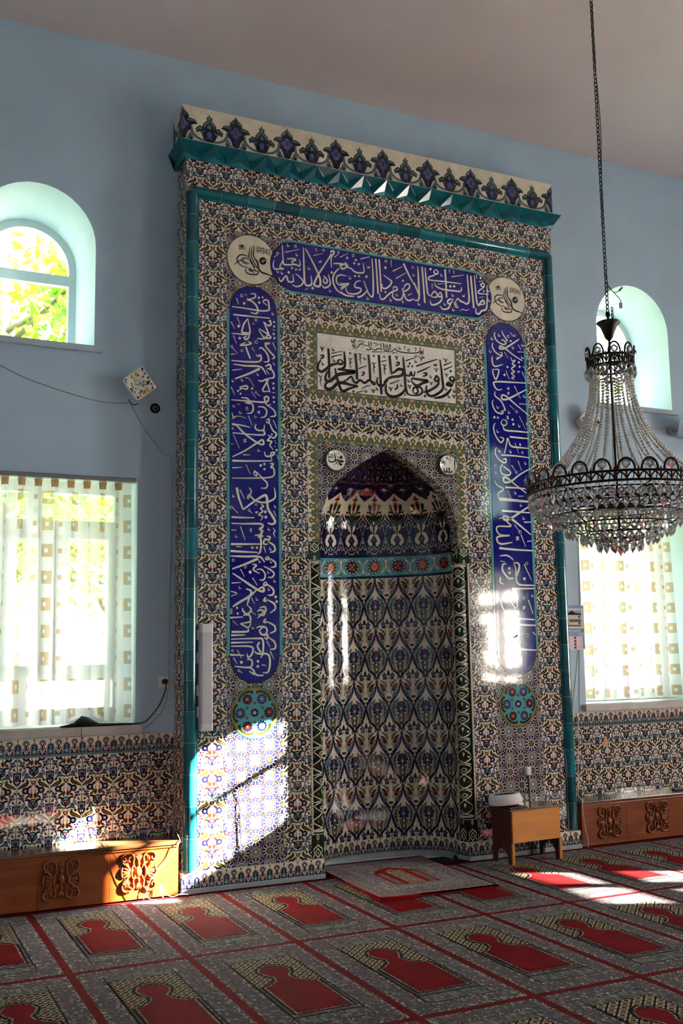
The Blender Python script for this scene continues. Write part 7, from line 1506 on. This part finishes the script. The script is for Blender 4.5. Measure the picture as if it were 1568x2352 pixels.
mb = MB(); mb.lathe([(.105, -.036), (.118, -.030), (.122, -.018), (.119, .012), (.110, .034), (.098, .040), (.088, .034)], 40, T=HT); mb.build('white_band', mat('white_cotton', (226,222,226), .85, var=.05, bump=.15, bscale=160), ha)
mb = MB(); mb.lathe([(0, .040), (.05, .040), (.082, .037), (.092, .030)], 32, T=HT); mb.build('crown_cap', mat('dark_navy_felt', (22,18,34), .95), ha)
mb = MB(); mb.lathe([(.084, -.040), (.104, -.037), (.108, -.030)], 32, T=HT); mb.lathe([(.080, -.010), (.084, -.040)], 32, T=HT); mb.build('red_lining', mat('dark_red_felt', (92,18,14), .95), ha)
bk = MB(); bk.box(-.225, -.06, -.10, .09, .3825, .393, 0, .003, DT); o = bk.build('thin_book', MAT['black'], origin=(.82, -.18, .383)); tag(o, 'thin black book lying on the desk under the white turban hat', 'book')
ms = empty('microphone_stand', 'slim stand with a small white block on top, standing behind the reading desk', 'stand', (1.10, -.022, 0))
mb = MB(); mb.lathe([(.0, .0), (.008, .0), (.008, .018), (.0, .02)], 12, (1.10, -.045, .0005)); mb.build('foot', MAT['black'], ms)
mb = MB(); mb.tube([(1.100, -.045, .015), (1.098, -.034, .575)], .0055, 10); mb.build('rod', MAT['black'], ms)
mb = MB(); mb.tube([(1.116, -.046, .004), (1.108, -.044, .30), (1.104, -.036, .575)], .004, 8); mb.build('side_rod', MAT['metalgrey'], ms)
mb = MB(); mb.box(1.079, 1.119, -.052, -.022, .575, .635, 0, .010); mb.build('white_block', MAT['whitepl'], ms)
mb = MB(); mb.box(2.63, 2.85, .095, .135, .339, .354, 0, .005, Matrix.Translation((2.74, .115, 0)) @ Matrix.Rotation(.03, 4, 'Z') @ Matrix.Translation((-2.74, -.115, 0))); o = mb.build('remote_control', MAT['black'], origin=(2.74, .115, .339)); tag(o, 'long black remote lying on top of the right bench', 'remote')
# ------------------------------------------------------------------ chandelier
def crystal():
    m, nt, b = newmat('cut_crystal'); L = nt.links
    b.inputs['Base Color'].default_value = (.93, .92, .90, 1); b.inputs['Transmission Weight'].default_value = .78; b.inputs['Roughness'].default_value = .03; b.inputs['IOR'].default_value = 1.52
    t = N(nt, 'ShaderNodeBsdfTranslucent'); t.inputs[0].default_value = (.92, .90, .88, 1); mx = N(nt, 'ShaderNodeMixShader', i_0=.10)
    b.inputs['Transmission Weight'].default_value = .93; b.inputs['Specular IOR Level'].default_value = .9
    L.new(b.outputs[0], mx.inputs[1]); L.new(t.outputs[0], mx.inputs[2]); L.new(mx.outputs[0], nt.nodes['Material Output'].inputs['Surface'])
    return m
MAT['crystal'] = crystal()
MAT['bead'] = mat('clear_grey_bead', (240,230,222), rough=.10, var=.25, scale=90, spec=.9); MAT['bead'].node_tree.nodes['Principled BSDF'].inputs['Transmission Weight'].default_value = .22
CX, CYY = -.02, -2.5
ch = empty('chandelier', 'crystal chandelier hanging on a long dark chain in front of the niche', 'chandelier', (CX, CYY, 2.0))
def CP(r, a, z): return Vector((CX+r*math.cos(a), CYY+r*math.sin(a), z))
# chain
mb = MB(); z = CEIL-.02; k = 0
while z > 3.24:
    L_ = .026; ax = (1, 0) if k % 2 == 0 else (0, 1); xo = .0
    pts = [(CX+xo+ax[0]*.0085*math.cos(t)*1.0, CYY+ax[1]*.0085*math.cos(t), z-L_/2+(L_*.58)*math.sin(t)) for t in np.linspace(0, 2*PI, 11)[:-1]]
    mb.tube(pts, .0026, 5, closed=True); z -= .0235; k += 1
mb.build('chain', MAT['bronze'], ch, fix=False)
mb = MB(); mb.tube(smooth([(CX-.004, CYY-.008, CEIL-.02), (CX+.010, CYY-.01, 5.3), (CX-.010, CYY-.01, 4.8), (CX+.010, CYY-.01, 4.3), (CX-.010, CYY-.01, 3.8), (CX-.014, CYY-.01, 3.50), (CX+.004, CYY-.01, 3.39)]), .0022, 5)
mb.tube(smooth([(CX+.004, CYY-.01, 3.39), (CX+.03, CYY-.02, 3.355), (CX+.055, CYY-.02, 3.36), (CX+.07, CYY-.02, 3.37)]), .002, 5); mb.tube(smooth([(CX+.004, CYY-.01, 3.385), (CX+.04, CYY-.02, 3.345), (CX+.07, CYY-.02, 3.32), (CX+.075, CYY-.02, 3.30)]), .002, 5)
mb.tube([(CX+.068, CYY-.02, 3.368), (CX+.088, CYY-.02, 3.388)], .005, 6); mb.build('lamp_wire', MAT['black'], ch)
mb = MB(); mb.box(CX+.066, CX+.079, CYY-.026, CYY-.014, 3.272, 3.302, 0, .002); mb.build('wire_connector', MAT['metalgrey'], ch)
mb = MB(); mb.lathe([(.0, .12), (.008, .118), (.012, .10), (.014, .07), (.030, .045), (.062, .085)][::-1], 28, (CX, CYY, 3.09)); 
mb = MB(); mb.lathe([(.060, .098), (.062, .094), (.044, .075), (.032, .045), (.022, .015), (.010, .0), (.0, -.002)], 28, (CX, CYY, 3.095)); mb.lathe([(.058, .096), (.0, .085)], 28, (CX, CYY, 3.095)); mb.build('canopy_cup', MAT['bronze'], ch)
mb = MB(); mb.tube([(CX, CYY, 3.25), (CX, CYY, 2.03)], .0065, 10); mb.build('centre_rod', MAT['bronze'], ch)
mb = MB(); mb.tube([(CX+.012*math.cos(t), CYY, 3.235+.014*math.sin(t)) for t in np.linspace(0, 2*PI, 15)[:-1]], .003, 6, closed=True)
for k in range(4): mb.tube([(CX+.03+(.006*math.cos(t) if k % 2 == 0 else 0), CYY+(.006*math.cos(t) if k % 2 else 0), 3.268-.019*k+.0125*math.sin(t)) for t in np.linspace(0, 2*PI, 10)[:-1]], .0022, 5, closed=True)
mb.build('hook_ring', MAT['bronze'], ch)
def band(name, r, z0, z1, n, arches=True, tilt=0.0):
    """pierced metal gallery: two hoops, posts, small arches and a crest of loops"""
    mb = MB()
    for z, w in ((z0, .0065), (z1, .0065)): mb.tube([CP(r, a, z) for a in np.linspace(0, 2*PI, 73)[:-1]], w, 6, closed=True)
    for i in range(n*2):
        a = 2*PI*i/(n*2); mb.tube([CP(r, a, z0), CP(r, a, z1)], .0042, 5)
        b = PI/(n*2); h = (z1-z0)
        mb.tube([CP(r, a+b*q, z0+h*(.15+.7*math.sin(PI*q/2))) for q in np.linspace(0, 2, 6)], .004, 4)
        mb.tube([CP(r, a+b*1.0, z0), CP(r, a+b*1.25, z0+h*.5), CP(r, a+b, z1)], .0034, 4)
    for i in range(n):
        a = 2*PI*i/n; w = PI/n*.72; H_ = .058
        mb.tube([CP(r+.004, a-w*math.sin(t*PI/2)*(1 if abs(t) <= 2 else 1), z1+H_*math.cos(t*PI/2*.98)) for t in np.linspace(-1.0, 1.0, 11)], .0056, 5)
        for t in (-.55, .55): mb.tube([CP(r+.004, a-w*math.sin(t*PI/2), z1+H_*math.cos(t*PI/2)), CP(r+.004, a-w*math.sin(t*PI/2)*1.18, z1+H_*math.cos(t*PI/2)+.006)], .0024, 4)
        c = a+PI/n; mb.tube([CP(r+.002, c, z1), CP(r+.002, c, z1+.018)], [.006, .002], 5)
    return mb.build(name, MAT['bronze'], ch, fix=False)
band('crown_gallery', .118, 2.945, 2.995, 9); band('lower_gallery', .452, 2.285, 2.330, 26)
# tiers under the gallery
TIERS = [(.440, 2.262, 62), (.405, 2.222, 56), (.335, 2.172, 46), (.262, 2.124, 36), (.185, 2.082, 25), (.105, 2.048, 14)]
mb = MB()
for r, z, n in TIERS: mb.tube([CP(r, a, z) for a in np.linspace(0, 2*PI, 61)[:-1]], .0042, 5, closed=True)
for i in range(6):
    a = 2*PI*i/6+.2; mb.tube(smooth([CP(.006, a, 2.30), CP(.2, a, 2.262), CP(.445, a, 2.290)]), .0045, 5); mb.tube([CP(t[0], a, t[1]) for t in TIERS]+[CP(.004, a, 2.035)], .0042, 5)
mb.build('tier_frame', MAT['bronze'], ch, fix=False)
mb = MB(); mb.lathe([(.0, .0), (.07, .004), (.12, .016), (.125, .022), (.07, .012), (0, .008)], 24, (CX, CYY, 2.20)); mb.build('lamp_plate', MAT['bronze'], ch)
# bead strands: catenary curves from the crown to the gallery
def bead_mesh():
    bm = bmesh.new(); bmesh.ops.create_icosphere(bm, subdivisions=1, radius=1.0); bm.verts.index_update()
    return [v.co.copy() for v in bm.verts], [[v.index for v in f.verts] for f in bm.faces]
BV, BF = bead_mesh()
NS = 30
for i in range(NS):
    a = 2*PI*(i+.35)/NS; thin = i % 3 == 1; rb = .0058 if thin else .0085
    if i % 5 == 0: rb = .0098
    P = []
    for t in np.linspace(0, 1, 90):
        r = .105+.335*(t**2.15)*1.0; z = 2.915-(2.915-2.335)*(1-(1-t)**1.12); P.append(CP(r, a, z))
    mb = MB(); last = P[0]; rr = rb
    pts = [P[0]]
    for q in P:
        d = (q-last).length
        while d >= rb*1.9:
            last = last+(q-last)*(rb*1.9/d); pts.append(last.copy()); d = (q-last).length
    for q in pts: mb.raw([q+v*rb for v in BV], BF, 0, True)
    mb.build('bead_strand', MAT['bead'], ch, fix=False)
# short strand hoops under the gallery
mb = MB()
for i in range(96):
    a = 2*PI*i/96
    for q in range(2): mb.raw([CP(.446, a, 2.276-.0125*q)+v*.0055 for v in BV], BF, 0, True)
o = mb.build('bead_fringe', MAT['bead'], ch, fix=False); o['kind'] = 'stuff'
# crystals
def drop_mesh(name, w, h, t, top=.22):
    """flat six-sided cut drop hanging from its top point"""
    bm = bmesh.new()
    out = [(0, 0), (.5*w, -top*h), (.5*w, -.58*h), (0, -h), (-.5*w, -.58*h), (-.5*w, -top*h)]; inn = [(p[0]*.5, -h*.45+(p[1]+h*.45)*.5) for p in out]
    O = [bm.verts.new((p[0], 0, p[1])) for p in out]; F = [bm.verts.new((p[0], -t, p[1])) for p in inn]; B = [bm.verts.new((p[0], t, p[1])) for p in inn]
    for i in range(6):
        j = (i+1) % 6; bm.faces.new((O[i], O[j], F[j], F[i])); bm.faces.new((O[j], O[i], B[i], B[j]))
    bm.faces.new(F); bm.faces.new(B[::-1]); bmesh.ops.recalc_face_normals(bm, faces=bm.faces)
    me = bpy.data.meshes.new(name); bm.to_mesh(me); bm.free(); me.materials.append(MAT['crystal']); return me
DM = [drop_mesh('crystal_drop', .038, .056, .010), drop_mesh('crystal_drop', .034, .060, .010, .30), drop_mesh('crystal_drop', .044, .054, .011, .25)]
rr = random.Random(11); spots = []
for ti, (r, z, n) in enumerate(TIERS):
    for i in range(n):
        a = 2*PI*(i+.5*(ti % 2))/n; spots.append((CP(r+.004, a, z-.004), a, DM[ti % 2], .05, 1.0))
for i in range(26): a = 2*PI*i/26; spots.append((CP(.456, a, 2.386), a, DM[2], .0, .95))
for i in range(9): a = 2*PI*i/9; spots.append((CP(.122, a, 3.040), a, DM[2], .0, .95)); spots.append((CP(.126, a+.3, 2.945), a+.3, DM[0], .05, 1.1)); spots.append((CP(.112, a+.12, 2.935), a, DM[1], .0, .9))
for i in range(6): a = 2*PI*i/6; spots.append((CP(.045, a, 2.040), a, DM[0], .1, 1.0))
spots.append((CP(.002, 0, 2.032), 0, DM[1], 0, 1.15))
camv = Vector((-3.507, -6.577, 1.5)); spots.sort(key=lambda s: (s[0]-camv).length)
near, far = spots[:100], spots[100:]
def dmat(s): return Matrix.Translation(s[0]) @ Matrix.Rotation(s[1]+PI/2+rr.uniform(-.25, .25), 4, 'Z') @ Matrix.Rotation(s[3]*2, 4, 'X') @ Matrix.Scale(s[4], 4)
off = wloc(ch)
first = None
for s in near:
    o = bpy.data.objects.new('crystal_drop', s[2]); C.objects.link(o); o.parent = ch; M_ = dmat(s); M_.translation = M_.translation-off; o.matrix_local = M_
mb = MB()
for s in far:
    M_ = dmat(s); me = s[2]; mb.raw([M_ @ v.co for v in me.vertices], [list(p.vertices) for p in me.polygons], 0)
o = mb.build('crystal_drops', MAT['crystal'], ch, fix=False); o['kind'] = 'stuff'
# ------------------------------------------------------------------ outside: ground, trees
mb = MB(); mb.box(-60, 60, -60, 60, -.9, -.8); o = mb.build('ground', mat('outside_ground', (74,84,54), .9, var=.25, scale=.6)); o['kind'] = 'structure'
def leafmat(name, c):
    m, nt, b = newmat(name); b.inputs['Base Color'].default_value = (*lin(c), 1); b.inputs['Roughness'].default_value = .55
    L = nt.links; t = N(nt, 'ShaderNodeBsdfTranslucent'); t.inputs[0].default_value = (*lin((min(255, c[0]+20), min(255, c[1]+14), c[2])), 1)
    mx = N(nt, 'ShaderNodeMixShader', i_0=.45); L.new(b.outputs[0], mx.inputs[1]); L.new(t.outputs[0], mx.inputs[2]); L.new(mx.outputs[0], nt.nodes['Material Output'].inputs['Surface']); return m
LEAF = leafmat('spring_leaves', (92,128,26)); BARK = mat('grey_bark', (96,84,70), .9, var=.3, scale=8, bump=.5, bscale=30)
def tree(label, x, y, h, cr, cz, n, seed):
    r = random.Random(seed); root = empty('tree', label, 'tree', (x, y, -.8), group=None)
    mb = MB(); mb.tube([(x, y, -.8), (x+.1, y, h*.35), (x-.05, y+.1, h*.7)], [.17, .13, .06], 8); tips = []
    for k in range(16):
        a = r.uniform(0, 2*PI); z0 = h*r.uniform(.25, .65); ln = cr*r.uniform(.5, 1.0); el = r.uniform(.0, .9)
        p0 = Vector((x, y, z0)); p2 = p0+Vector((math.cos(a)*ln*math.cos(el), math.sin(a)*ln*math.cos(el), ln*math.sin(el))); p1 = (p0+p2)/2+Vector((0, 0, .12*ln)); mb.tube([p0, p1, p2], [.045, .028, .010], 5); tips += [p1, p2, (p1+p2)/2]
    mb.build('trunk', BARK, root, fix=False)
    vs = np.zeros((n*4, 3)); R = np.random.default_rng(seed)
    cl = np.array([list(t) for t in tips]); ci = R.integers(0, len(cl), n); ctr = cl[ci]+R.normal(0, cr*.15, (n, 3)); ax = R.normal(0, 1, (n, 3)); ax /= np.linalg.norm(ax, axis=1)[:, None]; bx = np.cross(ax, R.normal(0, 1, (n, 3))); bx /= np.linalg.norm(bx, axis=1)[:, None]
    s = R.uniform(.06, .13, n)[:, None]
    for k, (p, q) in enumerate(((-1, 0), (0, .55), (1, 0), (0, -.55))): vs[k::4] = ctr+ax*s*p+bx*s*q
    mb = MB(); mb.raw(vs.tolist(), [(4*i, 4*i+1, 4*i+2, 4*i+3) for i in range(n)]); mb.build('foliage', LEAF, root, fix=False)
    return root
tree('spring-green tree outside, seen through the left arched window', -1.7, 8.6, 10.5, 3.4, 5, 11000, 4)
tree('leafy tree outside behind the left-hand curtain', -7.6, 12.5, 8.0, 3.6, 3, 7000, 6)
tree('leafy tree outside behind the right-hand curtain', 5.4, 9.2, 6.6, 3.0, 2, 7000, 8)
tree('far green tree outside behind the niche wall', 1.2, 14.5, 8.5, 3.6, 2, 6000, 12)
tree('far green tree outside at the right, beyond the right arched window', 10.5, 13.0, 8.0, 3.6, 2, 6000, 15)
